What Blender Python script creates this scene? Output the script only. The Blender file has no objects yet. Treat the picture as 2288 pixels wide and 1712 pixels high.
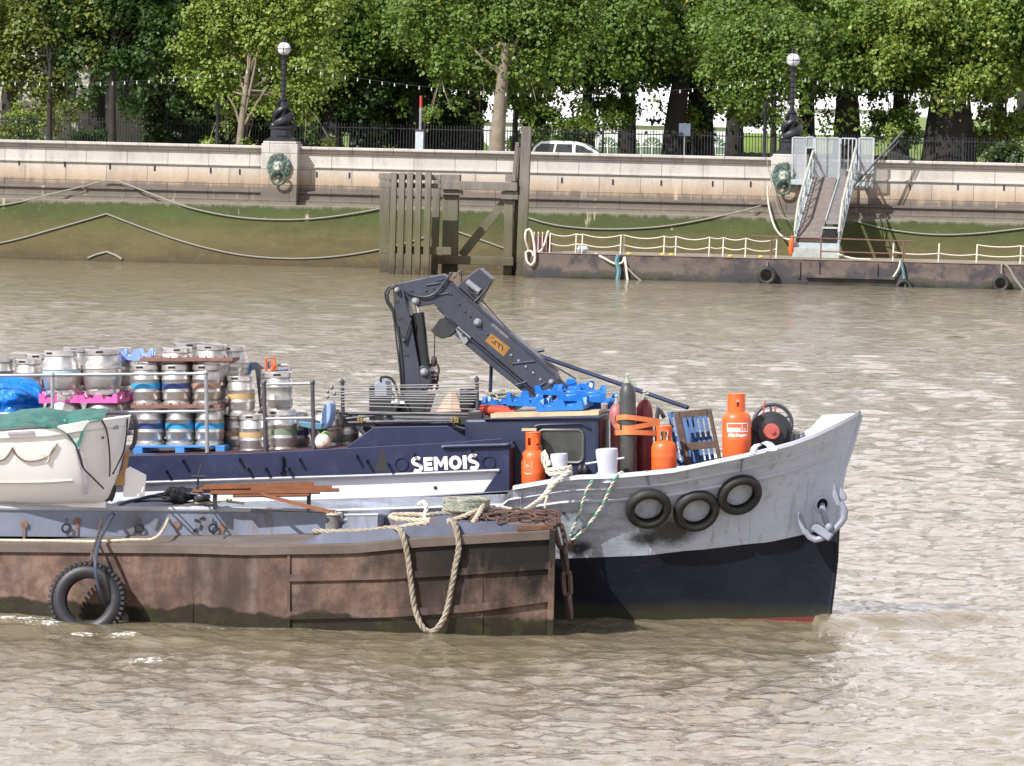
EXPO = 0.42
import bpy, math, random
import numpy as np
from mathutils import Vector, Matrix, noise
from mathutils.geometry import tessellate_polygon
random.seed(7); rng = np.random.default_rng(7)
V = Vector; R_ = math.radians; PI = math.pi
scene = bpy.context.scene; COL = scene.collection
# ---------------------------------------------------------------- camera model
F, CX, CY, CAMZ = 13000.0, 1144.0, 856.0, 7.0
KD = F/9900.0; YW = 188*KD                                        # distance of the far river wall
PIT = math.atan((856-236)/F); ROL = R_(1.3)
cam_p = V((0, 0, CAMZ))
fwd = V((0, math.cos(PIT), -math.sin(PIT))); up0 = V((0, math.sin(PIT), math.cos(PIT))); r0 = V((1, 0, 0))
CR = r0*math.cos(ROL)+up0*math.sin(ROL); CU = -r0*math.sin(ROL)+up0*math.cos(ROL)
def ray(px, py): return CR*((px-CX)/F)+CU*((CY-py)/F)+fwd
def at(px, py, Y):
    d = ray(px, py); return cam_p+d*(Y/d.y)
def onz(px, py, z=0.0):
    d = ray(px, py); return cam_p+d*((z-CAMZ)/d.z)
def hit(px, py, p0, n):
    d = ray(px, py); return cam_p+d*((p0-cam_p).dot(n)/d.dot(n))
class Frame:
    """local frame: x along, y away from the camera side, z up"""
    def __init__(s, M): s.M = M; s.I = M.inverted(); s.R = M.to_3x3()
    def __call__(s, x, y, z): return s.M @ V((x, y, z))
    def pl(s, px, py, y):             # local point on the plane y = const
        return s.I @ hit(px, py, s.M @ V((0, y, 0)), s.R @ V((0, 1, 0)))
    def pw(s, px, py, y): return s.M @ s.pl(px, py, y)
    def plz(s, px, py, z): return s.I @ hit(px, py, s.M @ V((0, 0, z)), s.R @ V((0, 0, 1)))
S0 = onz(1850, 1387, 0.0)
SH = Frame(Matrix.Translation(S0) @ Matrix.Rotation(R_(-10), 4, 'Z') @ Matrix.Rotation(R_(-2.0), 4, 'Y'))
WL = Frame(Matrix.Translation(V((0, YW, 0))) @ Matrix.Rotation(R_(-5), 4, 'Z'))
# ---------------------------------------------------------------- mesh builder
class MB:
    def __init__(s, M=None): s.v = []; s.f = []; s.m = []; s.M = M
    def add(s, vs, fs, m=0):
        o = len(s.v)
        s.v += [(s.M @ V(p)) if s.M else V(p) for p in vs]
        for f in fs: s.f.append(tuple(i+o for i in f)); s.m.append(m)
        return s
    def box(s, c, d, rot=None, m=0):
        c = V(c); hx, hy, hz = d[0]/2, d[1]/2, d[2]/2
        vs = [V((x, y, z)) for x in (-hx, hx) for y in (-hy, hy) for z in (-hz, hz)]
        if rot is not None: vs = [rot @ p for p in vs]
        s.add([p+c for p in vs], [(0, 1, 3, 2), (4, 6, 7, 5), (0, 4, 5, 1), (2, 3, 7, 6), (0, 2, 6, 4), (1, 5, 7, 3)], m); return s
    def bx(s, x0, x1, y0, y1, z0, z1, m=0):
        return s.box(((x0+x1)/2, (y0+y1)/2, (z0+z1)/2), (abs(x1-x0), abs(y1-y0), abs(z1-z0)), None, m)
    def prism(s, poly, ext, m=0):
        poly = [V(p) for p in poly]; ext = V(ext); n = len(poly)
        tri = tessellate_polygon([poly])
        nn = V((0, 0, 0))
        for i in range(n): nn += poly[i].cross(poly[(i+1) % n])
        flip = nn.dot(ext) > 0
        vs = poly+[p+ext for p in poly]; fs = []
        for t in tri:
            a, b, c = t
            g = (poly[b]-poly[a]).cross(poly[c]-poly[a])
            if g.dot(ext) > 0: b, c = c, b
            fs.append((a, b, c)); fs.append((a+n, c+n, b+n))
        for i in range(n):
            j = (i+1) % n
            fs.append((i, j, j+n, i+n) if flip else (j, i, i+n, j+n))
        return s.add(vs, fs, m)
    def tube(s, pts, r, n=8, closed=False, caps=True, m=0, flat=None):
        pts = [V(p) for p in pts]; k = len(pts)
        rs = r if isinstance(r, (list, tuple)) else [r]*k
        tans = []
        for i in range(k):
            a = pts[(i-1) % k] if (closed or i > 0) else pts[i]
            b = pts[(i+1) % k] if (closed or i < k-1) else pts[i]
            t = (b-a); tans.append(t.normalized() if t.length > 1e-9 else V((0, 0, 1)))
        t0 = tans[0]; ref = V((0, 0, 1)) if abs(t0.z) < .9 else V((1, 0, 0))
        u = t0.cross(ref).normalized(); vs = []
        for i in range(k):
            t = tans[i]; u = (u-t*u.dot(t))
            u = u.normalized() if u.length > 1e-6 else t.orthogonal().normalized()
            w = t.cross(u)
            for j in range(n):
                a = 2*PI*j/n; vs.append(pts[i]+(u*math.cos(a)+w*math.sin(a))*rs[i])
        fs = []
        for i in range(k if closed else k-1):
            p = i*n; q = ((i+1) % k)*n
            for j in range(n):
                j2 = (j+1) % n; fs.append((p+j, p+j2, q+j2, q+j))
        if caps and not closed:
            fs.append(tuple(range(n-1, -1, -1))); fs.append(tuple((k-1)*n+j for j in range(n)))
        return s.add(vs, fs, m)
    def lathe(s, prof, o=(0, 0, 0), ax=(0, 0, 1), n=24, m=0, cap=True, a0=0, a1=2*PI):
        o = V(o); ax = V(ax).normalized(); u = ax.orthogonal().normalized(); w = ax.cross(u)
        full = abs(a1-a0-2*PI) < 1e-6; k = n if full else n+1
        vs = []
        for (r, h) in prof:
            for j in range(k):
                a = a0+(a1-a0)*j/n; vs.append(o+ax*h+(u*math.cos(a)+w*math.sin(a))*r)
        fs = []
        for i in range(len(prof)-1):
            for j in range(n):
                j2 = (j+1) % k; fs.append((i*k+j, i*k+j2, (i+1)*k+j2, (i+1)*k+j))
        if cap and full:
            if prof[0][0] > 1e-6: fs.append(tuple(range(k-1, -1, -1)))
            if prof[-1][0] > 1e-6: fs.append(tuple((len(prof)-1)*k+j for j in range(k)))
        return s.add(vs, fs, m)
    def torus(s, c, R, r, ax=(0, 1, 0), n=32, k=12, m=0, sq=1.0):
        prof = [(R+r*math.cos(2*PI*i/k), sq*r*math.sin(2*PI*i/k)) for i in range(k)]
        return s.lathe(prof+[prof[0]], c, ax, n, m, cap=False)
    def sphere(s, c, r, n=16, m=0, sc=(1, 1, 1)):
        c = V(c); k = max(5, n//2); vs = []; fs = []
        for i in range(k+1):
            t = PI*i/k
            for j in range(n):
                a = 2*PI*j/n
                vs.append(c+V((r*sc[0]*math.sin(t)*math.cos(a), r*sc[1]*math.sin(t)*math.sin(a), r*sc[2]*math.cos(t))))
        for i in range(k):
            for j in range(n):
                j2 = (j+1) % n; fs.append((i*n+j, (i+1)*n+j, (i+1)*n+j2, i*n+j2))
        return s.add(vs, fs, m)
    def grid(s, rows, m=0, closed=False):
        k = len(rows[0]); vs = [p for r in rows for p in r]; fs = []
        for i in range(len(rows)-1):
            for j in range(k if closed else k-1):
                j2 = (j+1) % k; fs.append((i*k+j, i*k+j2, (i+1)*k+j2, (i+1)*k+j))
        return s.add(vs, fs, m)
    def rope(s, pts, R, pitch=7.0, n=5, m=0, step=None):
        """three laid strands twisted round the path"""
        P = spline(pts, step or R*1.2); k = len(P)
        u = None; acc = 0; L = [[], [], []]
        for i in range(k):
            t = (P[min(i+1, k-1)]-P[max(i-1, 0)])
            t = t.normalized() if t.length > 1e-9 else V((0, 0, 1))
            if u is None: u = t.orthogonal().normalized()
            u = (u-t*u.dot(t)).normalized(); w = t.cross(u)
            if i: acc += (P[i]-P[i-1]).length
            for q in range(3):
                a = 2*PI*(q/3+acc/(pitch*R)); L[q].append(P[i]+(u*math.cos(a)+w*math.sin(a))*R*.5)
        for q in range(3): s.tube(L[q], R*.56, n, m=(m if not isinstance(m, (list, tuple)) else m[q]))
        return s
    def chain(s, pts, ln, wr, wid=None, m=0):
        P = spline(pts, ln*.1); wid = wid or ln*.36; d = [0]
        for i in range(1, len(P)): d.append(d[-1]+(P[i]-P[i-1]).length)
        pitch = ln-2*wr; nl = max(1, int(d[-1]/pitch))
        def pos(x):
            x = min(max(x, 0), d[-1]); i = 0
            while i < len(d)-2 and d[i+1] < x: i += 1
            return P[i].lerp(P[i+1], (x-d[i])/max(1e-9, d[i+1]-d[i]))
        for q in range(nl):
            a = pos(q*pitch); b = pos((q+1)*pitch); t = (b-a).normalized() if (b-a).length > 1e-6 else V((1, 0, 0))
            c = (a+b)/2; u = t.orthogonal().normalized(); w = t.cross(u)
            ang = PI/2*(q % 2)+.5+random.uniform(-.25, .25); sd = u*math.cos(ang)+w*math.sin(ang)
            h = ln/2-wid/2; pl = []
            for i in range(7): th = -PI/2+PI*i/6; pl.append(c+t*(h+math.cos(th)*(wid/2-wr))+sd*math.sin(th)*(wid/2-wr))
            for i in range(7): th = PI/2+PI*i/6; pl.append(c+t*(-h+math.cos(th)*(wid/2-wr))+sd*math.sin(th)*(wid/2-wr))
            s.tube(pl, wr, 6, closed=True, m=m)
        return s
def spline(pts, step):
    pts = [V(p) for p in pts]
    if len(pts) < 3: 
        n = max(1, int((pts[1]-pts[0]).length/step)); return [pts[0].lerp(pts[1], i/n) for i in range(n+1)]
    out = []
    for i in range(len(pts)-1):
        p0 = pts[max(i-1, 0)]; p1 = pts[i]; p2 = pts[i+1]; p3 = pts[min(i+2, len(pts)-1)]
        n = max(1, int((p2-p1).length/step))
        for j in range(n):
            t = j/n
            out.append(.5*((2*p1)+(p2-p0)*t+(2*p0-5*p1+4*p2-p3)*t*t+(3*p1-p0-3*p2+p3)*t*t*t))
    out.append(pts[-1]); return out
def sag(a, b, d, n=16):
    a = V(a); b = V(b); return [a.lerp(b, i/n)-V((0, 0, d*4*(i/n)*(1-i/n))) for i in range(n+1)]
# ---------------------------------------------------------------- objects
WP = {}
def tag(o, label=None, cat=None, group=None, kind=None):
    if label: o['label'] = label
    if cat: o['category'] = cat
    if group: o['group'] = group
    if kind: o['kind'] = kind
    return o
def link_mesh(name, vs, fs, mats, mi, smooth=True, ang=35):
    me = bpy.data.meshes.new(name); me.from_pydata([tuple(p) for p in vs], [], fs)
    for m in mats: me.materials.append(m)
    if any(mi): me.polygons.foreach_set('material_index', mi)
    if smooth:
        me.shade_smooth(); me.set_sharp_from_angle(angle=R_(ang))
    me.update(); return me
def obj(name, mb, mats, parent=None, base=None, smooth=True, ang=35, label=None, cat=None, group=None, kind=None, bev=0):
    if not isinstance(mats, (list, tuple)): mats = [mats]
    vs = mb.v
    if parent is not None: w = WP[parent.name]
    elif base is not None: w = V(base)
    else:
        A = np.array([tuple(p) for p in vs]); lo = A.min(0); hi = A.max(0)
        w = V(((lo[0]+hi[0])/2, (lo[1]+hi[1])/2, lo[2]))
    me = link_mesh(name, [p-w for p in vs], mb.f, mats, mb.m, smooth, ang)
    o = bpy.data.objects.new(name, me); COL.objects.link(o)
    if parent is not None: o.parent = parent
    else: o.location = w
    WP[o.name] = w
    if bev:
        b = o.modifiers.new('bevel', 'BEVEL'); b.width = bev; b.segments = 2; b.limit_method = 'ANGLE'; b.angle_limit = R_(40)
    return tag(o, label, cat, group, kind)
def thing(name, loc, label=None, cat=None, group=None):
    o = bpy.data.objects.new(name, None); COL.objects.link(o); o.location = V(loc); o.empty_display_size = .2
    WP[o.name] = V(loc); return tag(o, label, cat, group)
KIDS = {}
def dup(root, M, label, group=None):
    """a copy of a thing, its parts and their sub-parts, placed by matrix M"""
    r = root.copy(); COL.objects.link(r); r.matrix_world = M
    if root.data is None or True: WP[r.name] = M.to_translation()
    r['label'] = label
    if group: r['group'] = group
    for ch in root.children:
        c = ch.copy(); COL.objects.link(c); c.parent = r
        for g in ch.children:
            d = g.copy(); COL.objects.link(d); d.parent = c
    return r
def text_mb(body, size, M, depth=.004, bold=0.0, m=0, mb=None, sx=1.0, sp=1.0):
    cu = bpy.data.curves.new('t', 'FONT'); cu.body = body; cu.size = size; cu.align_x = 'CENTER'; cu.align_y = 'CENTER'; cu.space_character = sp
    cu.extrude = depth; cu.offset = bold; cu.resolution_u = 4
    ob = bpy.data.objects.new('t', cu); COL.objects.link(ob)
    dg = bpy.context.evaluated_depsgraph_get(); me = bpy.data.meshes.new_from_object(ob.evaluated_get(dg))
    mb = mb or MB()
    S = Matrix.Diagonal((sx, 1, 1, 1))
    mb.add([M @ (S @ v.co) for v in me.vertices], [tuple(p.vertices) for p in me.polygons], m)
    bpy.data.objects.remove(ob); bpy.data.curves.remove(cu); bpy.data.meshes.remove(me); return mb
# ---------------------------------------------------------------- materials
MATS = {}
class NT:
    def __init__(s, name):
        s.mat = bpy.data.materials.new(name); s.mat.use_nodes = True; s.t = s.mat.node_tree; s.t.nodes.clear()
        s.out = s.n('ShaderNodeOutputMaterial')
    def n(s, ty, **kw):
        x = s.t.nodes.new(ty)
        for k, v in kw.items():
            if k.startswith('i_'): x.inputs[k[2:].replace('_', ' ')].default_value = v
            else: setattr(x, k, v)
        return x
    def l(s, a, b): s.t.links.new(a, b)
    def noise(s, vec, scale, detail=4, rough=.6, dist=0):
        x = s.n('ShaderNodeTexNoise'); x.inputs['Scale'].default_value = scale; x.inputs['Detail'].default_value = detail
        x.inputs['Roughness'].default_value = rough; x.inputs['Distortion'].default_value = dist
        if vec: s.l(vec, x.inputs['Vector'])
        return x.outputs['Fac']
    def ramp(s, fac, stops):
        x = s.n('ShaderNodeValToRGB'); e = x.color_ramp.elements
        while len(e) < len(stops): e.new(.5)
        for i, (p, c) in enumerate(stops):
            e[i].position = p; e[i].color = (c, c, c, 1) if not isinstance(c, (tuple, list)) else (*c, 1)
        s.l(fac, x.inputs[0]); return x.outputs[0]
    def mix(s, fac, a, b, mode='MIX'):
        x = s.n('ShaderNodeMix', data_type='RGBA', blend_type=mode)
        for soc, v in ((x.inputs[0], fac), (x.inputs[6], a), (x.inputs[7], b)):
            if hasattr(v, 'is_output'): s.l(v, soc)
            elif isinstance(v, (tuple, list)): soc.default_value = (*v, 1) if len(v) == 3 else v
            else: soc.default_value = v
        return x.outputs[2]
    def math(s, op, a, b=0.0, c=None):
        x = s.n('ShaderNodeMath', operation=op)
        for i, v in enumerate((a, b, c)):
            if v is None: continue
            if hasattr(v, 'is_output'): s.l(v, x.inputs[i])
            else: x.inputs[i].default_value = v
        return x.outputs[0]
    def coord(s, kind='Object'): return s.n('ShaderNodeTexCoord').outputs[kind]
    def pos(s): return s.n('ShaderNodeNewGeometry').outputs['Position']
    def mapv(s, vec, sc=(1, 1, 1), rot=(0, 0, 0)):
        x = s.n('ShaderNodeMapping'); s.l(vec, x.inputs[0]); x.inputs['Scale'].default_value = sc; x.inputs['Rotation'].default_value = rot
        return x.outputs[0]
    def bump(s, h, st=.2, d=.02, nrm=None):
        x = s.n('ShaderNodeBump'); x.inputs['Strength'].default_value = st; x.inputs['Distance'].default_value = d; s.l(h, x.inputs['Height'])
        if nrm: s.l(nrm, x.inputs['Normal'])
        return x.outputs[0]
    def pbsdf(s, col, rough=.6, metal=0, nrm=None, **kw):
        b = s.n('ShaderNodeBsdfPrincipled')
        for soc, v in ((b.inputs['Base Color'], col), (b.inputs['Roughness'], rough), (b.inputs['Metallic'], metal)):
            if hasattr(v, 'is_output'): s.l(v, soc)
            elif isinstance(v, (tuple, list)): soc.default_value = (*v, 1)
            else: soc.default_value = v
        if nrm: s.l(nrm, b.inputs['Normal'])
        for k, v in kw.items(): b.inputs[k.replace('_', ' ')].default_value = v
        s.l(b.outputs[0], s.out.inputs[0]); return b
def mat(name, c, rough=.55, metal=0, var=.2, sc=4, bump=.15, bsc=30, dirt=None, damt=.45, dsc=3, streak=0, space='Object', bd=.01, **kw):
    """painted or raw surface with mottling, patches of dirt or rust and a little relief"""
    if name in MATS: return MATS[name]
    t = NT(name); v = t.coord(space) if space != 'World' else t.pos()
    n1 = t.noise(v, sc, 5)
    lo = tuple(x*(1-var) for x in c); hi = tuple(min(1, x*(1+var)) for x in c)
    col = t.ramp(n1, [(.3, lo), (.7, hi)])
    if dirt:
        n2 = t.noise(t.mapv(v, (1, 1, .25 if streak else 1)), dsc, 8, .7)
        f = t.ramp(n2, [(1-damt-.08, 0.0), (1-damt+.12, 1.0)])
        col = t.mix(f, col, dirt)
        rr = t.mix(f, (rough,)*3, (min(1, rough+.3),)*3)
        if metal: metal = t.mix(f, (metal,)*3, (0, 0, 0))
    else: rr = rough
    nb = t.bump(t.noise(v, bsc, 4), bump, bd) if bump else None
    t.pbsdf(col, rr, metal, nb, **kw); MATS[name] = t.mat; return t.mat
# ================================================================ light, sky, camera
cd = bpy.data.cameras.new('camera'); cam = bpy.data.objects.new('camera', cd); COL.objects.link(cam)
cd.sensor_width = 36; cd.sensor_fit = 'HORIZONTAL'; cd.lens = F/2288*36; cd.clip_start = .5; cd.clip_end = 3000
cam.matrix_world = Matrix((( CR.x, CU.x, -fwd.x, 0), (CR.y, CU.y, -fwd.y, 0), (CR.z, CU.z, -fwd.z, CAMZ), (0, 0, 0, 1)))
scene.camera = cam
SD = V((1.0, 1.0, -1.25)).normalized()                      # direction the sunlight travels
sun = bpy.data.lights.new('sun', 'SUN'); so = bpy.data.objects.new('sun', sun); COL.objects.link(so)
sun.energy = 5.0; sun.angle = R_(.55); sun.color = (1, .98, .955)
so.rotation_euler = SD.to_track_quat('-Z', 'Y').to_euler(); so.location = (-40, 20, 60)
w = bpy.data.worlds.new('World'); scene.world = w; w.use_nodes = True
nt = w.node_tree; bg = nt.nodes['Background']; sky = nt.nodes.new('ShaderNodeTexSky'); sky.sky_type = 'NISHITA'; sky.sun_disc = False
sky.sun_elevation = math.asin(-SD.z); sky.sun_rotation = math.atan2(-SD.x, -SD.y); sky.air_density = 1.2; sky.dust_density = 1.6; sky.ozone_density = 1
def clouds():                                                    # bright broken cloud, thickest low over the far bank
    N = nt.nodes.new; L = nt.links.new
    tc = N('ShaderNodeTexCoord'); mp = N('ShaderNodeMapping'); mp.inputs['Scale'].default_value = (1.6, 1.6, 5); L(tc.outputs['Generated'], mp.inputs[0])
    nz = N('ShaderNodeTexNoise'); nz.inputs['Scale'].default_value = 1.7; nz.inputs['Detail'].default_value = 7; nz.inputs['Roughness'].default_value = .6; L(mp.outputs[0], nz.inputs['Vector'])
    sp = N('ShaderNodeSeparateXYZ'); L(tc.outputs['Generated'], sp.inputs[0])
    el = N('ShaderNodeMapRange'); el.inputs['From Min'].default_value = .25; el.inputs['From Max'].default_value = .85; el.inputs['To Min'].default_value = .17; el.inputs['To Max'].default_value = -.2; L(sp.outputs[2], el.inputs[0])
    fy = N('ShaderNodeMapRange'); fy.inputs['From Min'].default_value = -.3; fy.inputs['From Max'].default_value = .6; fy.inputs['To Min'].default_value = -.2; fy.inputs['To Max'].default_value = .06; L(sp.outputs[1], fy.inputs[0])
    f2 = N('ShaderNodeMath'); f2.operation = 'ADD'; L(fy.outputs[0], f2.inputs[0]); L(el.outputs[0], f2.inputs[1])
    ad = N('ShaderNodeMath'); ad.operation = 'ADD'; L(nz.outputs['Fac'], ad.inputs[0]); L(f2.outputs[0], ad.inputs[1])
    rp = N('ShaderNodeValToRGB'); rp.color_ramp.elements[0].position = .2; rp.color_ramp.elements[1].position = .52; L(ad.outputs[0], rp.inputs[0])
    mx = N('ShaderNodeMix'); mx.data_type = 'RGBA'; L(rp.outputs[0], mx.inputs[0]); L(sky.outputs[0], mx.inputs[6]); mx.inputs[7].default_value = (17.8, 17.0, 17.8, 1); L(mx.outputs[2], bg.inputs[0])
clouds(); bg.inputs[1].default_value = .066
vs_ = scene.view_settings; vs_.view_transform = 'Standard'; vs_.look = 'None'; vs_.gamma = 1; vs_.exposure = EXPO; vs_.use_curve_mapping = False
scene.cycles.max_bounces = 6; scene.cycles.transparent_max_bounces = 12
# ================================================================ common materials
def Mm(*a, **k): return mat(*a, **k)
def steel():
    t = NT('keg_steel'); oi = t.n('ShaderNodeObjectInfo'); v = t.n('ShaderNodeVectorMath', operation='ADD'); t.l(t.coord(), v.inputs[0]); t.l(oi.outputs['Location'], v.inputs[1]); v = v.outputs[0]
    k = t.ramp(oi.outputs['Random'], [(0, (.5, .48, .455)), (.5, (.62, .605, .585)), (1, (.68, .66, .64))]); n = t.noise(t.mapv(v, (1, 1, 2.5)), 4, 6, .7)
    col = t.mix(t.ramp(n, [(.45, 0.0), (.68, .6)]), k, (.3, .26, .22)); n2 = t.noise(v, 2.2, 3); col = t.mix(t.ramp(t.noise(t.mapv(v, (6, 6, 1)), 3, 5, .7), [(.62, 0.0), (.72, .5)]), col, (.24, .2, .17))
    t.pbsdf(col, t.ramp(n, [(.35, .3), (.7, .5)]), .88, t.bump(n2, .35, .03, t.bump(n, .08, .01))); MATS['keg_steel'] = t.mat; return t.mat
M_steel = steel()
M_navy = mat('navy_paint', (.02, .025, .062), .4, 0, .3, 2, .1, 25, (.05, .048, .055), .36, 4, Specular_IOR_Level=.3)
M_crane = mat('crane_paint', (.043, .047, .068), .42, 0, .2, 2.5, .1, 30, (.035, .032, .032), .42, 5, 1, Specular_IOR_Level=.35)
M_grey = mat('ship_grey', (.46, .48, .55), .5, 0, .08, 1.5, .12, 14, (.27, .24, .22), .24, 2.2, 1)
M_white = mat('ship_white', (.6, .62, .7), .5, 0, .05, 2, .05, 20, (.5, .46, .42), .2, 3, 1)
M_rust = mat('rust', (.16, .07, .04), .85, 0, .35, 8, .4, 40, (.07, .035, .025), .45, 6)
M_rustb = mat('rust_orange', (.2, .078, .038), .85, 0, .25, 6, .3, 40, (.2, .075, .03), .4, 5)
M_black = mat('black_metal', (.022, .022, .024), .5, 0, .3, 6, .15, 30)
M_dark = mat('dark_recess', (.012, .011, .011), .8)
M_rubber = mat('rubber', (.02, .02, .02), .62, 0, .3, 9, .3, 60, (.085, .078, .07), .33, 6)
M_orange = mat('orange_paint', (.72, .12, .026), .42, 0, .12, 3, .08, 30, (.3, .085, .045), .3, 9)
M_wood = mat('grey_timber', (.30, .26, .21), .85, 0, .25, 9, .5, 50, (.16, .13, .1), .4, 6, 1)
M_pipe = mat('grey_pipe', (.27, .27, .29), .5, .2, .2, 8, .1, 40, (.2, .14, .1), .25, 9)
M_pipeb = mat('dark_pipe', (.06, .058, .07), .5, .1, .2, 8, .1, 40, (.18, .12, .08), .25, 9)
M_rope = mat('hemp_rope', (.52, .45, .34), .9, 0, .2, 20, .5, 120, (.3, .24, .17), .4, 9)
M_ropew = mat('pale_rope', (.66, .6, .5), .9, 0, .15, 20, .5, 120, (.42, .37, .3), .35, 9)
M_ropeg = mat('green_rope', (.1, .36, .27), .8, 0, .15, 20, .4, 120)
M_rope_d = mat('dark_rope', (.26, .25, .21), .9, 0, .2, 20, .5, 90)
M_glass = mat('dark_glass', (.03, .035, .035), .08, 0, .1, 2, 0, 10)
M_wht = mat('white_paint', (.8, .8, .8), .5, 0, .03, 3, 0)
# ================================================================ river
BARGE_WL = [onz(-60, 1378), onz(100, 1382), onz(380, 1400), onz(645, 1408), onz(900, 1424), onz(1240, 1424)]
def make_river():
    ys = [45.0]
    while ys[-1] < YW+1.5:
        y = ys[-1]; ys.append(y+max(.08, y*y/(7*F)*(2.0 if y < 90 else 1.3)))
    nx = 660; Y = np.array(ys); U = np.linspace(-1, 1, nx)
    hw = 1144/F*Y*1.7+3
    X = hw[:, None]*U[None, :]; YY = np.repeat(Y[:, None], nx, 1)
    Z = np.zeros_like(X); r = np.random.default_rng(3)
    cell = np.maximum(.08, YY**2/(7*F)*1.5)
    for i in range(190):
        lam = .24*(9 ** (r.random()**1.5)) ; th = R_(80)+r.normal(0, .95); k = 2*PI/lam
        amp = .0047*lam**.62*(.5+r.random()); ph = r.random()*6.28
        keep = np.clip(lam/(cell*2.2)-.6, 0, 1)                     # waves finer than the mesh are left to the relief
        gx, gy = r.normal(0, .35, 2); g = .6+.4*np.sin(X*gx+YY*gy+r.random()*6)
        Z += amp*g*keep*np.sin(k*(X*math.cos(th)+YY*math.sin(th))+ph)
    Z *= np.interp(YY, [60, 80, 120, 200, 240], [.62, .66, .85, 1.1, 1.0])
    for i in range(26):                                              # scattered low humps
        cx, cy = r.uniform(-9, 11), r.uniform(50, 76); a = r.uniform(.5, 1.0); Z += .05*a*np.exp(-((X-cx-.3*(YY-cy))/(.45+.4*a))**2-((YY-cy)/(.5*a+.3))**2)
    # swell thrown off the stem, and wash along the barge
    st = onz(1850, 1390); dx = X-st.x
    rid = (YY-(st.y-.15+.8*dx))
    Z += np.where(dx > -.2, .12*(np.exp(-(rid/.5)**2)-.7*np.exp(-((rid+1.0)/.5)**2))*np.exp(-np.clip(dx, 0, 99)/7), 0)
    Z += np.where(dx > .3, .05*np.exp(-((YY-(st.y-1.3-.28*dx))/.5)**2)*np.exp(-np.clip(dx, 0, 99)/6), 0)
    Z = Z*np.clip((1-np.abs(U))/.05, 0, 1)[None, :]*np.clip((YY-45)/3, 0, 1)-.02*(1-np.clip((1-np.abs(U))/.05, 0, 1))[None, :]
    foam = np.zeros_like(Z); P = np.array([(p.x, p.y) for p in BARGE_WL])
    def dist(X, Y, P):
        d = np.full_like(X, 99.)
        for a, b in zip(P[:-1], P[1:]):
            ab = b-a; t = np.clip(((X-a[0])*ab[0]+(Y-a[1])*ab[1])/(ab@ab), 0, 1)
            d = np.minimum(d, np.hypot(X-a[0]-t*ab[0], Y-a[1]-t*ab[1]))
        return d
    d = dist(X, YY, P); left = np.clip((3.0-X)/6, 0.35, 1)
    Z *= 1-.6*np.exp(-(d/1.3)**2); Z += .022*np.exp(-((d-.6)/.35)**2)*left*(.6+.5*np.sin(X*2.1+1)*np.sin(X*.9))
    foam += .62*np.exp(-(d/.2)**2)*left
    for (px, py, rr) in ((330, 1478, .34), (20, 1386, .3), (108, 1398, .3), (180, 1418, .25), (285, 1424, .3)):
        c = onz(px, py); foam += .75*np.exp(-(((X-c.x)/(rr*1.3))**2+((YY-c.y)/(rr*2.2))**2)); Z += .05*np.exp(-(((X-c.x)/rr)**2+((YY-c.y)/rr)**2))
    for pts in (((842, 616), (1180, 624)), ((1180, 626), (2288, 652)), ((0, 576), (830, 590))):
        Q = np.array([(p.x, p.y) for p in (onz(*q) for q in pts)]); foam += .46*np.exp(-(dist(X, YY, Q)/.9)**2)
    foam += np.exp(-(dist(X, YY, np.array([(p.x, p.y) for p in (onz(1330, 1378), onz(1850, 1388), onz(1900, 1388))]))/.16)**2)*.5
    vs = np.stack([X, YY, Z], -1).reshape(-1, 3); ny = len(Y)
    a = np.arange(ny*nx).reshape(ny, nx)
    q = np.stack([a[:-1, :-1], a[:-1, 1:], a[1:, 1:], a[1:, :-1]], -1).reshape(-1, 4)
    me = bpy.data.meshes.new('river'); me.vertices.add(len(vs)); me.vertices.foreach_set('co', vs.ravel())
    me.loops.add(q.size); me.loops.foreach_set('vertex_index', q.ravel()); me.polygons.add(len(q))
    me.polygons.foreach_set('loop_start', np.arange(0, q.size, 4)); me.polygons.foreach_set('loop_total', np.full(len(q), 4)); me.update()
    at_ = me.attributes.new('foam', 'FLOAT', 'POINT'); at_.data.foreach_set('value', foam.ravel().astype(np.float32)); me.shade_smooth()
    t = NT('river_water'); p = t.pos()
    m2 = t.mapv(p, (1, .8, 1)); n1 = t.noise(m2, 1.25, 6, .6, .6); n2 = t.noise(m2, 4.2, 5, .6, .8); n3 = t.noise(t.mapv(p, (.05, .12, 1)), 1, 3); n4 = t.noise(m2, 14, 3, .5)
    ridge = lambda n: t.math('MULTIPLY', t.math('ABSOLUTE', t.math('SUBTRACT', n, .5)), -2.0)
    calm = t.ramp(t.noise(t.mapv(p, (.1, .2, 1)), 1, 3), [(.3, .75), (.7, 1.0)])
    b1 = t.n('ShaderNodeBump'); b1.inputs['Distance'].default_value = .17; mr = t.n('ShaderNodeMapRange'); sy = t.n('ShaderNodeSeparateXYZ'); t.l(p, sy.inputs[0]); t.l(sy.outputs[1], mr.inputs[0]); mr.inputs['From Min'].default_value = 75; mr.inputs['From Max'].default_value = 130; mr.inputs['To Min'].default_value = .62; mr.inputs['To Max'].default_value = 1.0; t.l(t.math('MULTIPLY', calm, mr.outputs[0]), b1.inputs['Strength']); t.l(t.math('ADD', t.math('MULTIPLY', n1, .6), t.math('MULTIPLY', ridge(n1), .55)), b1.inputs['Height'])
    b2 = t.n('ShaderNodeBump'); b2.inputs['Strength'].default_value = .8; b2.inputs['Distance'].default_value = .02; t.l(t.math('ADD', t.math('MULTIPLY', n2, .7), t.math('MULTIPLY', ridge(n2), .28)), b2.inputs['Height']); t.l(b1.outputs[0], b2.inputs['Normal'])
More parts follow.
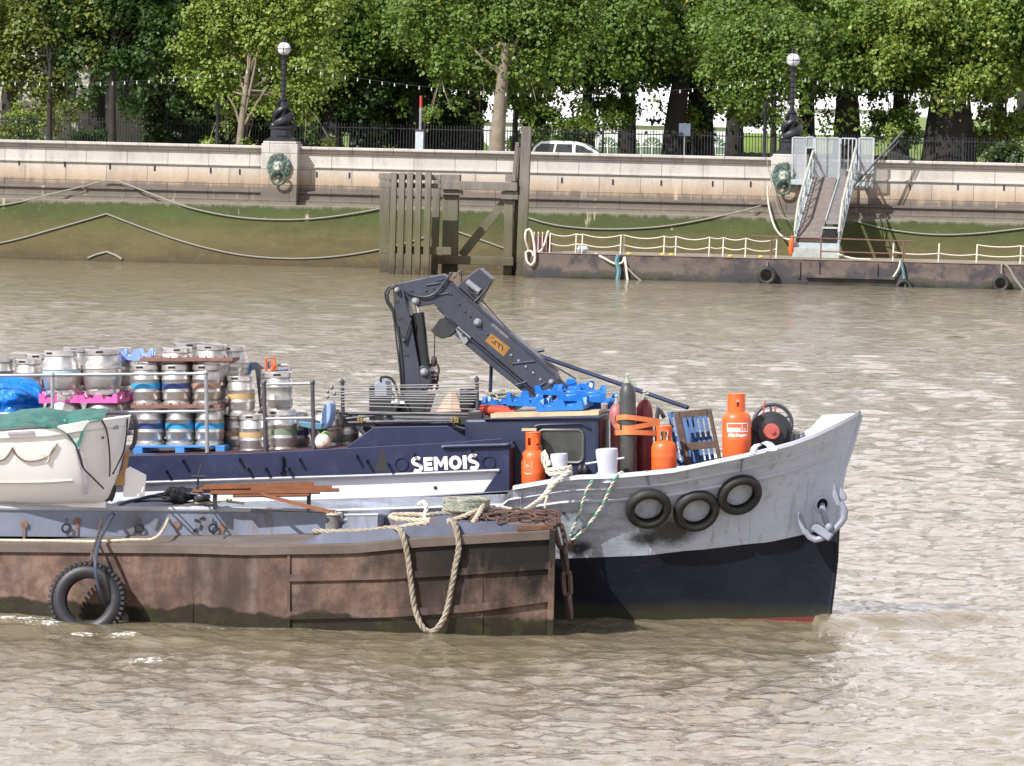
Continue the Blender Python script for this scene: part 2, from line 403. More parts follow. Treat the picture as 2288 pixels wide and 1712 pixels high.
    b3 = t.n('ShaderNodeBump'); b3.inputs['Strength'].default_value = .4; b3.inputs['Distance'].default_value = .006; t.l(n4, b3.inputs['Height']); t.l(b2.outputs[0], b3.inputs['Normal'])
    col = t.ramp(n3, [(.3, (.165, .136, .083)), (.7, (.203, .17, .11))])
    fa = t.n('ShaderNodeAttribute', attribute_name='foam').outputs['Fac']
    fm = t.ramp(t.math('ADD', t.math('MULTIPLY', fa, .55), t.noise(t.mapv(p, (1, .6, 1)), 11, 6, .8)), [(.87, 0.0), (.97, .95)])
    fm = t.math('MULTIPLY', fm, t.ramp(fa, [(.03, 0.0), (.25, 1.0)]))
    col = t.mix(fm, col, (.8, .78, .74)); rr = t.mix(fm, (.06,)*3, (.7,)*3)
    t.pbsdf(col, rr, 0, b3.outputs[0], IOR=1.42)
    me.materials.append(t.mat); o = bpy.data.objects.new('river', me); COL.objects.link(o); tag(o, kind='structure')
    mb = MB(); mb.add([(-900, -300, -1.2), (900, -300, -1.2), (900, 400, -1.2), (-900, 400, -1.2)], [(0, 1, 2, 3)])
    obj('river_bed', mb, mat('river_mud', (.12, .085, .045), .9), kind='structure')
    mb = MB()                                                        # open water outside the wave mesh
    for x0, x1, y0, y1 in ((-900, 900, -300, 45.01),):
        mb.add([(x0, y0, -.02), (x1, y0, -.02), (x1, y1, -.02), (x0, y1, -.02)], [(0, 1, 2, 3)])
    for s in (-1, 1):
        L = [(s*(1144/F*y*1.7+3), y, -.02) for y in (45.01, YW+1.5)]
        mb.add([L[0], (s*900, 45.01, -.02), (s*900, YW+1.5, -.02), L[1]], [(0, 1, 2, 3) if s > 0 else (3, 2, 1, 0)])
    o = obj('water', mb, t.mat, kind='structure', smooth=False)
make_river()
# ================================================================ embankment wall
def wall_material():
    t = NT('embankment_stone'); p = t.pos(); sp = t.n('ShaderNodeSeparateXYZ'); t.l(p, sp.inputs[0]); z = sp.outputs[2]
    n = t.noise(t.mapv(p, (.8, .8, 1.6)), 1.0, 6, .65); st = t.noise(t.mapv(p, (2.4, 2.4, .16)), 1.2, 5, .65); fine = t.noise(p, 14, 4)
    zz = t.math('ADD', z, t.math('MULTIPLY', t.math('SUBTRACT', st, .5), .55)); zz = t.math('ADD', zz, t.math('MULTIPLY', t.math('SUBTRACT', n, .5), .28))
    u = t.math('DIVIDE', zz, 6.0)
    c = t.ramp(u, [(0.0, (.06, .042, .018)), (.07, (.096, .074, .029)), (.2, (.105, .09, .032)), (.27, (.082, .082, .024)), (.35, (.058, .078, .016)), (.40, (.055, .07, .018)),
                   (.425, (.19, .175, .135)), (.50, (.13, .108, .095)), (.545, (.17, .14, .12)), (.575, (.38, .295, .21)), (.62, (.46, .37, .285)), (.66, (.49, .445, .39)), (.7, (.5, .475, .435)), (.9, (.5, .48, .45))])
    br = t.n('ShaderNodeTexBrick'); br.offset = .5; br.inputs['Color1'].default_value = (.88, .88, .88, 1); br.inputs['Color2'].default_value = (1.05, 1.03, 1, 1); br.inputs['Mortar'].default_value = (.5, .46, .43, 1)
    br.inputs['Scale'].default_value = 1; br.inputs['Mortar Size'].default_value = .018; br.inputs['Brick Width'].default_value = 1.75; br.inputs['Row Height'].default_value = .68
    cx = t.n('ShaderNodeCombineXYZ'); t.l(sp.outputs[0], cx.inputs[0]); t.l(z, cx.inputs[1]); t.l(cx.outputs[0], br.inputs['Vector'])
    hi = t.ramp(z, [(0.0, 0.0), (1.0, 1.0)]); up = t.math('GREATER_THAN', z, 2.65)
    c = t.mix(up, c, t.mix(1.0, c, br.outputs[0], 'MULTIPLY'))
    c = t.mix(t.ramp(fine, [(.35, .0), (.75, .28)]), c, t.mix(1.0, c, (.55, .53, .5), 'MULTIPLY'))
    tz = t.noise(t.mapv(p, (.35, .35, .9)), 1.6, 8, .72); lowz = t.math('LESS_THAN', z, 2.37)
    c = t.mix(t.math('MULTIPLY', lowz, t.ramp(tz, [(.4, .45), (.6, 0.0)])), c, t.mix(1.0, c, (.45, .42, .36), 'MULTIPLY')); c = t.mix(t.math('MULTIPLY', lowz, t.ramp(t.noise(t.mapv(p, (.8, .8, 1.4)), 3.5, 6, .75), [(.58, 0.0), (.7, .5)])), c, (.12, .13, .05))
    drip = t.math('MULTIPLY', t.ramp(t.noise(t.mapv(p, (1.3, 1.3, .05)), 2.4, 3, .5), [(.66, 0.0), (.74, .75)]), t.math('MULTIPLY', t.math('LESS_THAN', z, 3.9), t.math('GREATER_THAN', z, 1.9)))
    c = t.mix(drip, c, (.5, .41, .29))
    c = t.mix(t.math('MULTIPLY', up, t.ramp(t.noise(t.mapv(p, (1, 1, .3)), 1.5, 5, .7), [(.5, 0.0), (.72, .5)])), c, (.17, .15, .14))
    t.pbsdf(c, .85, 0, t.bump(t.noise(p, 9, 6, .7), .35, .04)); return t.mat
M_wall = wall_material()
def extr(mb, prof, x0, x1, n=1):
    rows = [[WL(x0+(x1-x0)*i/n, y, z) for (y, z) in prof] for i in range(n+1)]
    return mb.grid(rows[::-1])
wall = thing('river_wall', WL(0, 0, 0), 'long granite embankment wall with green algae along its foot', 'wall')
extr(mb := MB(), [(.75, 5.02), (-.22, 5.06), (-.26, 5.03), (-.26, 4.95), (-.2, 4.92), (0.0, 4.90)], -90, 90, 60); obj('coping', mb, M_wall, wall)
extr(mb := MB(), [(0, 4.90), (0, 4.25), (-.03, 4.24), (-.1, 4.22), (-.1, 4.17), (-.02, 4.15), (-.02, 3.17)], -90, 90, 60); obj('wall_face', mb, M_wall, wall)
extr(mb := MB(), [(-.02, 3.17), (-.36, 3.13), (-.36, 3.06), (-.26, 3.03), (-.26, 2.8), (-.42, 2.76), (-.42, 2.6), (-.5, 2.58), (-.85, 2.56), (-.9, 2.53), (-.9, 2.38)], -90, 90, 60); obj('ledge', mb, M_wall, wall)
extr(mb := MB(), [(-.9, 2.38), (-1.0, 1.9), (-1.15, 1.2), (-1.4, .4), (-1.6, 0), (-2.2, -1.2)], -90, 90, 60); obj('battered_base', mb, M_wall, wall)
extr(mb := MB(), [(.75, 5.02), (.75, 3.7)], -90, 90, 1); obj('inner_face', mb, M_wall, wall)
for px, py in ((42, 362), (144, 366), (245, 371), (345, 375), (470, 380), (535, 383), (707, 389), (780, 391), (1255, 402), (1369, 406), (1477, 408), (1592, 410), (1677, 411), (2033, 417), (2140, 418), (2243, 419)):
    q = WL.pl(px, py, -.1); mb = MB(WL.M); mb.bx(q.x-.03, q.x+.03, -.05, -.015, q.z-.13, q.z+.1); obj('weep_slot', mb, M_dark, wall)
M_pier = M_wall
def pier(pxl, pxr, ytop, ybot, label):
    a = WL.pl(pxl, (ytop+ybot)/2, -.85); b = WL.pl(pxr, (ytop+ybot)/2, -.85); zt = WL.pl((pxl+pxr)/2, ytop, -.85).z; zb = 2.40
    t = thing('lamp_pier', WL((a.x+b.x)/2, -.4, zb), label, 'pier', 'granite lamp piers on the river wall')
    mb = MB(WL.M); mb.bx(a.x, b.x, -.85, .85, zb, zt-.1); obj('shaft', mb, M_pier, t, bev=.03)
    mb = MB(WL.M); mb.bx(a.x+.06, b.x-.06, -.8, .8, zt-.1, zt); obj('cap', mb, M_pier, t, bev=.03)
    return (a.x+b.x)/2, zt
def lion(px, py, label):
    c = WL.pl(px, py, -.95); t = thing('lion_mooring_ring', WL(c.x, -.85, c.z), label, 'mooring ring', 'bronze lion heads on the lamp piers')
    mb = MB(WL.M); rr = random.Random(4)
    mb.sphere((c.x, -.95, c.z), .36, 18, sc=(1, .45, 1.12))
    for k in range(34):                                            # curls of the mane
        a = 2*PI*k/17+.2; ra = .33 if k < 17 else .42
        if math.sin(a) < -.75: continue
        mb.sphere((c.x+ra*math.cos(a), -.93-rr.random()*.06, c.z+.04+ra*1.12*math.sin(a)), .085+rr.random()*.035, 8, sc=(1, .8, 1.3))
    obj('mane', mb, M_bronze, t)
    mb = MB(WL.M); mb.sphere((c.x, -1.06, c.z+.02), .22, 14, sc=(1, .6, 1.15)); mb.sphere((c.x, -1.22, c.z-.06), .12, 12, sc=(1, 1, .8))
    mb.box((c.x, -1.22, c.z+.08), (.09, .12, .26)); mb.sphere((c.x-.1, -1.17, c.z+.12), .06, 8, sc=(1.2, .7, .6)); mb.sphere((c.x+.1, -1.17, c.z+.12), .06, 8, sc=(1.2, .7, .6))
    mb.sphere((c.x, -1.17, c.z-.17), .09, 10, sc=(1, .8, .6)); obj('face', mb, M_bronze2, t)
    mb = MB(WL.M); mb.torus((c.x, -1.16, c.z-.42), .29, .055, (0, 1, .12), 28, 8); mb.sphere((c.x, -1.0, c.z-.38), .11, 10); obj('ring', mb, M_bronze, t)
M_bronze = mat('verdigris', (.1, .17, .14), .6, .2, .35, 8, .3, 30, (.05, .05, .04), .5, 6)
M_bronze2 = mat('pale_verdigris', (.33, .37, .3), .6, .1, .25, 8, .3, 30, (.14, .14, .11), .35, 6)
M_iron = mat('black_iron', (.022, .021, .027), .4, .1, .2, 8, .1, 30)
def glob_mat():
    t = NT('lamp_globe'); t.pbsdf((.7, .69, .72), .25, 0, None, Subsurface_Weight=.0); return t.mat
M_globe = glob_mat()
def lamp(px, pyg, x, zt, label):
    g = WL.pl(px, pyg, 0); H = g.z-zt; x = g.x if abs(g.x-x) > .25 else x
    t = thing('street_lamp', WL(x, 0, zt), label, 'street lamp', 'globe lamps with entwined fish at their feet')
    mb = MB(WL.M)
    mb.bx(x-.62, x+.62, -.62, .62, zt, zt+.1); mb.lathe([(.62, .1), (.56, .16), (.5, .2), (.5, .5), (.56, .54), (.56, .6), (.42, .66), (.3, .72), (.2, .8)], (x, 0, zt), n=20)
    mb.box((x, -.5, zt+.35), (.4, .06, .22)); obj('plinth', mb, M_iron, t)
    mb = MB(WL.M)
    for ph in (0, PI):                                             # two fish, heads down, tails wound up the shaft
        pts = []; rs = []
        for i in range(30):
            u = i/29; a = ph+PI*.2+u*2.3*PI; ra = .36*(1-u)**.8+.05; pts.append((x+ra*math.cos(a), ra*math.sin(a), zt+.68+u*1.25)); rs.append(.19*(math.sin(min(1, u*3+.35)*PI/2))*(1-u)**.75+.03)
        mb.tube(pts, rs, 10)
        a = ph+PI*.2; mb.sphere((x+.4*math.cos(a), .4*math.sin(a), zt+.68), .2, 12, sc=(1, 1, .8))
        a = ph+PI*.2+2.3*PI; mb.add([(x+.05*math.cos(a), .05*math.sin(a), zt+1.85), (x+.28*math.cos(a), .28*math.sin(a), zt+2.1), (x+.1*math.cos(a), .1*math.sin(a), zt+2.0), (x+.22*math.cos(a+.6), .22*math.sin(a+.6), zt+1.75)], [(0, 1, 2), (0, 2, 3)])
    obj('fish', mb, M_iron, t)
    mb = MB(WL.M); pr = [(.2, .7), (.16, 1.2), (.13, 1.7), (.19, 1.74), (.19, 1.8), (.11, 1.86)]
    for k in range(7): z0 = 1.9+k*(H-2.35)/7; pr += [(.105, z0), (.1, z0+.2), (.14, z0+.24), (.14, z0+.28), (.1, z0+.31)]
    pr += [(.09, H-.45), (.15, H-.38), (.2, H-.33), (.1, H-.3)]
    mb.lathe(pr, (x, 0, zt), n=12); obj('column', mb, M_iron, t)
    mb = MB(WL.M); mb.sphere((x, 0, zt+H), .285, 24); obj('globe', mb, M_globe, t)
    mb = MB(WL.M); mb.torus((x, 0, zt+H), .29, .018, (0, 0, 1), 28, 6)
    for a in (0, PI/2):
        mb.torus((x, 0, zt+H), .29, .012, (math.cos(a), math.sin(a), 0), 28, 6)
    mb.lathe([(.11, .29), (.13, .34), (.06, .4), (.09, .46), (0, .56)], (x, 0, zt+H), n=10); obj('globe_frame', mb, M_iron, t)
    return V((x, 0, zt+H*.83))
x1, z1 = pier(583, 664, 316, 462, 'granite pier with green bronze lion left of the timber dolphin')
x2, z2 = pier(1722, 1806, 345, 470, 'granite pier with green bronze lion beside the gangway')
lion(623, 375, 'bronze lion head with ring on the pier left of the timber dolphin')
lion(1752, 396, 'bronze lion head with ring on the pier beside the gangway')
L1 = lamp(626, 109, x1, z1, 'black fish lamp with white globe on the pier left of the timber dolphin')
L2 = lamp(1762, 134, x2, z2, 'black fish lamp with white globe above the gangway')
# strings of bulbs between the lamps
M_bulb = mat('bulb_glass', (.6, .6, .57), .2, 0, .02, 3, 0)
def bulbs(a, b, d, label):
    P = sag(a, b, d, 40); t = thing('light_string', WL(*P[20]), label, 'light string', 'strings of bulbs slung between the lamps')
    mb = MB(WL.M); mb.tube(P, .008, 5); obj('cable', mb, M_black, t)
    L = (V(b)-V(a)).length; n = int(L/.52)
    for i in range(1, n):
        u = i/n; p = V(a).lerp(V(b), u)-V((0, 0, d*4*u*(1-u))); mb = MB(WL.M)
        mb.sphere((p.x, p.y, p.z-.11), .03, 8, sc=(1, 1, 1.35)); mb.tube([(p.x, p.y, p.z), (p.x, p.y, p.z-.07)], .02, 6); obj('bulb', mb, M_bulb, t)
bulbs(L1, L2, 1.0, 'string of small bulbs slung across the trees between the two globe lamps')
bulbs((L1.x-21.5, 0, L1.z), L1, 1.0, 'string of small bulbs running off to the left from the left lamp')
bulbs(L2, (L2.x+21.5, 0, L2.z), 1.0, 'string of small bulbs running off to the right above the gangway')
# mooring ropes draped along the wall
def wall_rope(pts, label, r=.036, off=-1.35):
    P = []
    for (px, py, *p) in pts:
        z = WL.pl(px, py, -1).z; y = float(np.interp(z, [-1.2, 0, .4, 1.2, 1.9, 2.37, 2.39, 2.6, 3.1, 3.3], [-2.2, -1.6, -1.4, -1.15, -1.0, -.92, -.92, -.9, -.4, -.12]))-.06; P.append(WL.pw(px, py, y))
    mb = MB(); mb.tube(spline(P, .35), r, 6)
    obj('mooring_chain', mb, M_rope_d, label=label, cat='mooring chain', group='chains draped along the embankment wall')
wall_rope([(-330, 430), (-180, 470), (0, 459), (130, 430, -1.0), (235, 404, -.5)], 'upper chain rising along the wall at the far left')
wall_rope([(235, 403, -.5), (262, 404, -.55), (330, 430, -.95), (420, 463), (520, 484), (620, 491), (720, 487), (830, 470), (905, 455)], 'upper chain sagging across the wall below the left lion head')
wall_rope([(-300, 520), (-150, 560), (0, 543, -1.5), (120, 512, -1.45), (238, 478, -1.3)], 'lower chain rising along the wall at the far left', off=-1.5)
wall_rope([(238, 478, -1.3), (330, 513, -1.45), (430, 546, -1.55), (540, 570, -1.6), (650, 578, -1.65), (760, 572, -1.65), (870, 553, -1.55), (950, 530, -1.5)], 'lower chain sagging almost to the water left of the dolphin')
wall_rope([(196, 577, -1.7), (238, 563, -1.65), (272, 579, -1.7)], 'short peak of chain just above the water under the lower chain', .05)
wall_rope([(1000, 510), (1080, 538), (1180, 574)], 'chain seen through the open bay of the timber dolphin')
wall_rope([(1170, 484), (1240, 503), (1340, 512), (1450, 509), (1540, 497), (1640, 476), (1700, 460, -1.0)], 'chain sagging across the wall above the floating pontoon')
wall_rope([(1905, 492), (1980, 512), (2080, 524), (2180, 522), (2300, 509)], 'chain sagging across the wall right of the gangway')
# ================================================================ land behind the wall
M_asph = mat('asphalt', (.055, .055, .057), .9, 0, .15, 3, .3, 60); M_pave = mat('paving', (.3, .29, .27), .9, 0, .12, 2, .2, 30)
def sheet(name, x0, x1, y0, y1, z, m, kind='structure'):
    mb = MB(WL.M); mb.add([(x0, y0, z), (x1, y0, z), (x1, y1, z), (x0, y1, z)], [(0, 1, 2, 3)]); return obj(name, mb, m, kind=kind, smooth=False)
mb = MB(WL.M); mb.bx(-90, 90, .75, 3.6, 2.6, 3.92); obj('pavement', mb, M_pave, kind='structure')
mb = MB(WL.M); mb.bx(-90, 90, 3.6, 3.8, 2.6, 3.925); obj('kerb', mb, mat('kerb_stone', (.4, .39, .37), .85), kind='structure')
sheet('road', -90, 90, 3.8, 13.5, 3.78, M_asph)
mb = MB(WL.M)
for i in range(-20, 20): mb.add([(i*4, 8.5, 3.785), (i*4+2, 8.5, 3.785), (i*4+2, 8.62, 3.785), (i*4, 8.62, 3.785)], [(0, 1, 2, 3)])
obj('road_markings', mb, M_wht, kind='structure', smooth=False)
mb = MB(WL.M); mb.bx(-90, 90, 13.5, 16.6, 2.6, 3.91); obj('pavement', mb, M_pave, kind='structure')
M_grass = mat('lawn_grass', (.13, .19, .035), .9, 0, .3, .5, .5, 18, (.2, .2, .06), .35, .3)
mb = MB(WL.M); rows = []
for y, z in ((16.6, 3.9), (22, 3.92), (30, 4.05), (38, 4.6), (46, 5.3), (56, 5.7), (64, 5.8), (66, 5.85), (90, 6.1), (400, 6.5), (900, 6.5)):
    rows.append([V((x, y, (z if not (-6 < x < 10.5 and 16 < y < 65) else 3.95)+.04*math.sin(x*.21+y))) for x in [k*1.5-60 for k in range(81)]])
mb.grid(rows); obj('lawn', mb, M_grass, kind='structure')
# railings
def fence(x0, x1, y, zb, zt, label, pitch=.135):
    t = thing('iron_railing', WL((x0+x1)/2, y, zb), label, 'railing'); mb = MB(WL.M); n = int((x1-x0)/pitch)
    for i in range(n+1):
        x = x0+i*pitch; mb.bx(x-.016, x+.016, y-.016, y+.016, zb+.05, zt-.04); mb.lathe([(.03, 0), (0, .1)], (x, y, zt-.04), n=4)
    obj('bar_panel', mb, M_iron, t, smooth=False)
    for z in (zb+.18, zt-.16): mb = MB(WL.M); mb.bx(x0, x1, y-.02, y+.02, z-.025, z+.025); obj('rail', mb, M_iron, t)
    k = x0
    while k <= x1: mb = MB(WL.M); mb.bx(k-.05, k+.05, y-.05, y+.05, zb, zt+.08); mb.sphere((k, y, zt+.12), .07, 8); obj('post', mb, M_iron, t); k += 4.05
fence(-34, 34, 16.2, 3.91, 6.0, 'black iron park railing with spiked bars behind the road')
# white marquees
M_tent = mat('marquee_white', (.82, .82, .82), .6, 0, .02, 1, 0); M_pane = mat('marquee_window', (.16, .22, .15), .3, 0, .4, 2, 0)
def marquee(pxl, pxr, y, zb, eave, ridge, depth, label, wins=()):
    a = WL.pl(pxl, 300, y); b = WL.pl(pxr, 300, y); t = thing('marquee', WL((a.x+b.x)/2, y, zb), label, 'marquee', 'white marquees on the lawn')
    mb = MB(WL.M); mb.bx(a.x, b.x, y, y+depth, zb-.3, eave); obj('side_wall', mb, M_tent, t)
    mb = MB(WL.M); mb.prism([(a.x-.2, y-.2, eave), (a.x-.2, y+depth+.2, eave), (a.x-.2, y+depth/2, ridge)], (b.x-a.x+.4, 0, 0)); obj('roof', mb, M_tent, t, smooth=False)
    for px in wins:
        c = WL.pl(px, 325, y-.03); zt = WL.pl(px, 306, y).z; wd = .5
        pl = [(c.x-wd, y-.03, zb+.1), (c.x+wd, y-.03, zb+.1), (c.x+wd, y-.03, zt-wd)]+[(c.x+wd*math.cos(i*PI/10), y-.03, zt-wd+wd*math.sin(i*PI/10)) for i in range(1, 10)]+[(c.x-wd, y-.03, zt-wd)]
        mb = MB(WL.M); mb.prism(pl, (0, .02, 0)); o = obj('arched_window', mb, M_pane, t, smooth=False)
        mb = MB(WL.M)
        for k in range(1, 6): an = k*PI/6; mb.tube([(c.x, y-.05, zt-wd), (c.x+wd*math.cos(an), y-.05, zt-wd+wd*math.sin(an))], .018, 4)
        for zz in (zt-wd, zt-wd-.4): mb.bx(c.x-wd, c.x+wd, y-.06, y-.03, zz-.02, zz+.02)
        mb.bx(c.x-.02, c.x+.02, y-.06, y-.03, zb+.1, zt-wd); o2 = bpy.data.objects.new('glazing_bar', link_mesh('glazing_bar', [p-WP[t.name] for p in mb.v], mb.f, [M_tent], mb.m)); COL.objects.link(o2); o2.parent = o
marquee(985, 1640, 47, 4.0, 6.15, 8.4, 9, 'long white marquee with arched windows behind the car', (1040, 1255, 1306, 1358, 1408, 1457, 1600))
marquee(1655, 2020, 66, 5.7, 7.2, 9.2, 9, 'white marquee rising beyond the lawn behind the gangway')
mb = MB(WL.M); q = WL.pl(2032, 330, 24)
mb.prism([(q.x-1.0, 24, 3.9), (q.x+.9, 24, 3.9), (q.x+.9, 24, 4.75), (q.x, 24, 5.05), (q.x-1.0, 24, 5.25)], (0, 1.6, 0)); obj('small_tent', mb, M_tent, label='small white gabled tent beside the thickest trunk', cat='tent', smooth=False)
mb = MB(WL.M); rr = random.Random(3)
q0 = WL.pl(1655, 300, 25).x; q1 = WL.pl(1990, 300, 25).x
for i in range(40):
    x = q0+(q1-q0)*i/39; mb.sphere((x, 25+rr.random()*.4, 4.4), .62, 8, sc=(1, 1, 1.05+.1*rr.random()))
obj('clipped_hedge', mb, mat('hedge_olive', (.17, .16, .06), .9, 0, .35, 3, .8, 12), label='low olive hedge behind the railing near the gangway', cat='hedge')
# stone building
M_bld = mat('pale_stone', (.46, .43, .37), .85, 0, .12, .7, .3, 8, (.3, .27, .23), .3, 1, 1)
def building():
    y = 36; a = WL.pl(-220, 250, y).x; b = WL.pl(352, 250, y).x; t = thing('stone_building', WL((a+b)/2, y, 3.9), 'pale stone building behind the trees at the far left', 'building')
    X = lambda px: WL.pl(px, 220, y).x; Z = lambda py: WL.pl(150, py, y).z
    mb = MB(WL.M); mb.bx(a, b, y, y+9, 3.8, 13); obj('wall', mb, M_bld, t)
    mb = MB(WL.M); mb.bx(a, b+.3, y-.45, y-.002, 3.8, Z(250)); mb.bx(a, b+.4, y-.6, y-.002, Z(250), Z(246)); obj('plinth', mb, M_bld, t)
    for px in (-120, -20, 90, 215, 271, 330):
        mb = MB(WL.M); x = X(px); mb.bx(x-.16, x+.16, y-.28, y-.003, Z(246), Z(95)); mb.bx(x-.24, x+.24, y-.34, y-.003, Z(246), Z(240)); obj('pilaster', mb, M_bld, t)
    for px in (-70, 30, 150, 243, 300):
        x = X(px); mb = MB(WL.M); mb.bx(x-.42, x+.42, y-.05, y-.004, Z(225), Z(130)); f = obj('window', mb, M_glass, t)
    mb = MB(WL.M); x = X(175); mb.prism([(x-.7, y-2.2, 3.9), (x+.5, y-2.2, 3.9), (x+.3, y-2.2, Z(262)), (x-.4, y-2.2, Z(262))], (0, .8, 0)); obj('buttress', mb, M_bld, t)
building()
# ================================================================ trees
def leaf_mat(name, c1, c2, gloss=.5, trans=.33):
    t = NT(name); g = t.n('ShaderNodeNewGeometry'); col = t.ramp(g.outputs['Random Per Island'], [(0, c1), (.62, c2), (.94, tuple(x*1.35 for x in c2)), (1, (c2[0]*2.1, c2[1]*1.25, c2[2]))])
    big = t.noise(t.pos(), .55, 3); col = t.mix(t.ramp(big, [(.35, 0.0), (.7, .55)]), col, (c1[0]*1.25, c1[1]*.95, c1[2]*.8))
    b = t.pbsdf(col, gloss, 0, None, Specular_IOR_Level=.42); tr = t.n('ShaderNodeBsdfTranslucent'); t.l(t.mix(1.0, col, (1.35, 1.25, .5), 'MULTIPLY'), tr.inputs[0])
    mx = t.n('ShaderNodeMixShader'); mx.inputs[0].default_value = trans; t.l(b.outputs[0], mx.inputs[1]); t.l(tr.outputs[0], mx.inputs[2]); t.l(mx.outputs[0], t.out.inputs[0]); return t.mat
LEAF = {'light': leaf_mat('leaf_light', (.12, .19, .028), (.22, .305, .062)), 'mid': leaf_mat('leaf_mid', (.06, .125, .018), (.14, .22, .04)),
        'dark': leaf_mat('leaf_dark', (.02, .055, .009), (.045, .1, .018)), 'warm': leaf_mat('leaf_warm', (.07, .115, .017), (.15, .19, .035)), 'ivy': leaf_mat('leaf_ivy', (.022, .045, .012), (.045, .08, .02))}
M_bark = mat('shaded_bark', (.028, .024, .02), .95, 0, .35, 3, .6, 18, (.016, .02, .012), .45, 2, 1)  # base colour darkened to carry the canopy's shade on the trunks
M_barkp = mat('pale_bark', (.2, .165, .12), .85, 0, .3, 2.5, .4, 14, (.17, .14, .1), .45, 3)
def leaves(me_name, cen, rad, n, size, m, seed, flat=.55):
    r = np.random.default_rng(seed); cen = np.array(cen); rad = np.array(rad); wgt = rad**2; per = 7; m = max(1, n//per)
    k = r.choice(len(cen), m, p=wgt/wgt.sum()); d = r.normal(size=(m, 3)); d /= np.linalg.norm(d, axis=1)[:, None]
    q = cen[k]+d*(rad[k]*(.45+.55*r.random(m)**.5)*(1+.22*r.normal(size=m)))[:, None]*np.array([1, 1, .8])
    sn = d*.7+np.array([0, 0, flat])+r.normal(size=(m, 3))*.35; sn /= np.linalg.norm(sn, axis=1)[:, None]
    q = np.repeat(q, per, 0); sn = np.repeat(sn, per, 0); n = m*per
    off = r.normal(size=(n, 3))*size*1.15; off -= sn*(np.sum(off*sn, 1)*.65)[:, None]; p = q+off-np.array([0, 0, 1])*(np.linalg.norm(off, axis=1)**2*.9)[:, None]
    nm = sn+r.normal(size=(n, 3))*.24; nm /= np.linalg.norm(nm, axis=1)[:, None]
    a = np.cross(nm, r.normal(size=(n, 3))); a /= np.linalg.norm(a, axis=1)[:, None]; b = np.cross(nm, a)
    s = (size*(.55+.95*r.random(n)))[:, None]
    v = np.stack([p-a*s*.55, p+b*s*.42-nm*s*.1, p+a*s*.55, p-b*s*.42-nm*s*.1], 1).reshape(-1, 3)
    return v
def leaf_obj(name, v, m, parent=None, base=None):
    w = WP[parent.name] if parent else V(base); v = v-np.array(tuple(w)); n = len(v)//4
    me = bpy.data.meshes.new(name); me.vertices.add(len(v)); me.vertices.foreach_set('co', v.ravel())
    me.loops.add(len(v)); me.loops.foreach_set('vertex_index', np.arange(len(v))); me.polygons.add(n)
    me.polygons.foreach_set('loop_start', np.arange(0, len(v), 4)); me.polygons.foreach_set('loop_total', np.full(n, 4)); me.update(); me.materials.append(m)
    o = bpy.data.objects.new(name, me); COL.objects.link(o)
    if parent: o.parent = parent
    else: o.location = w
    WP[o.name] = w; return o
TREE_N = [0]
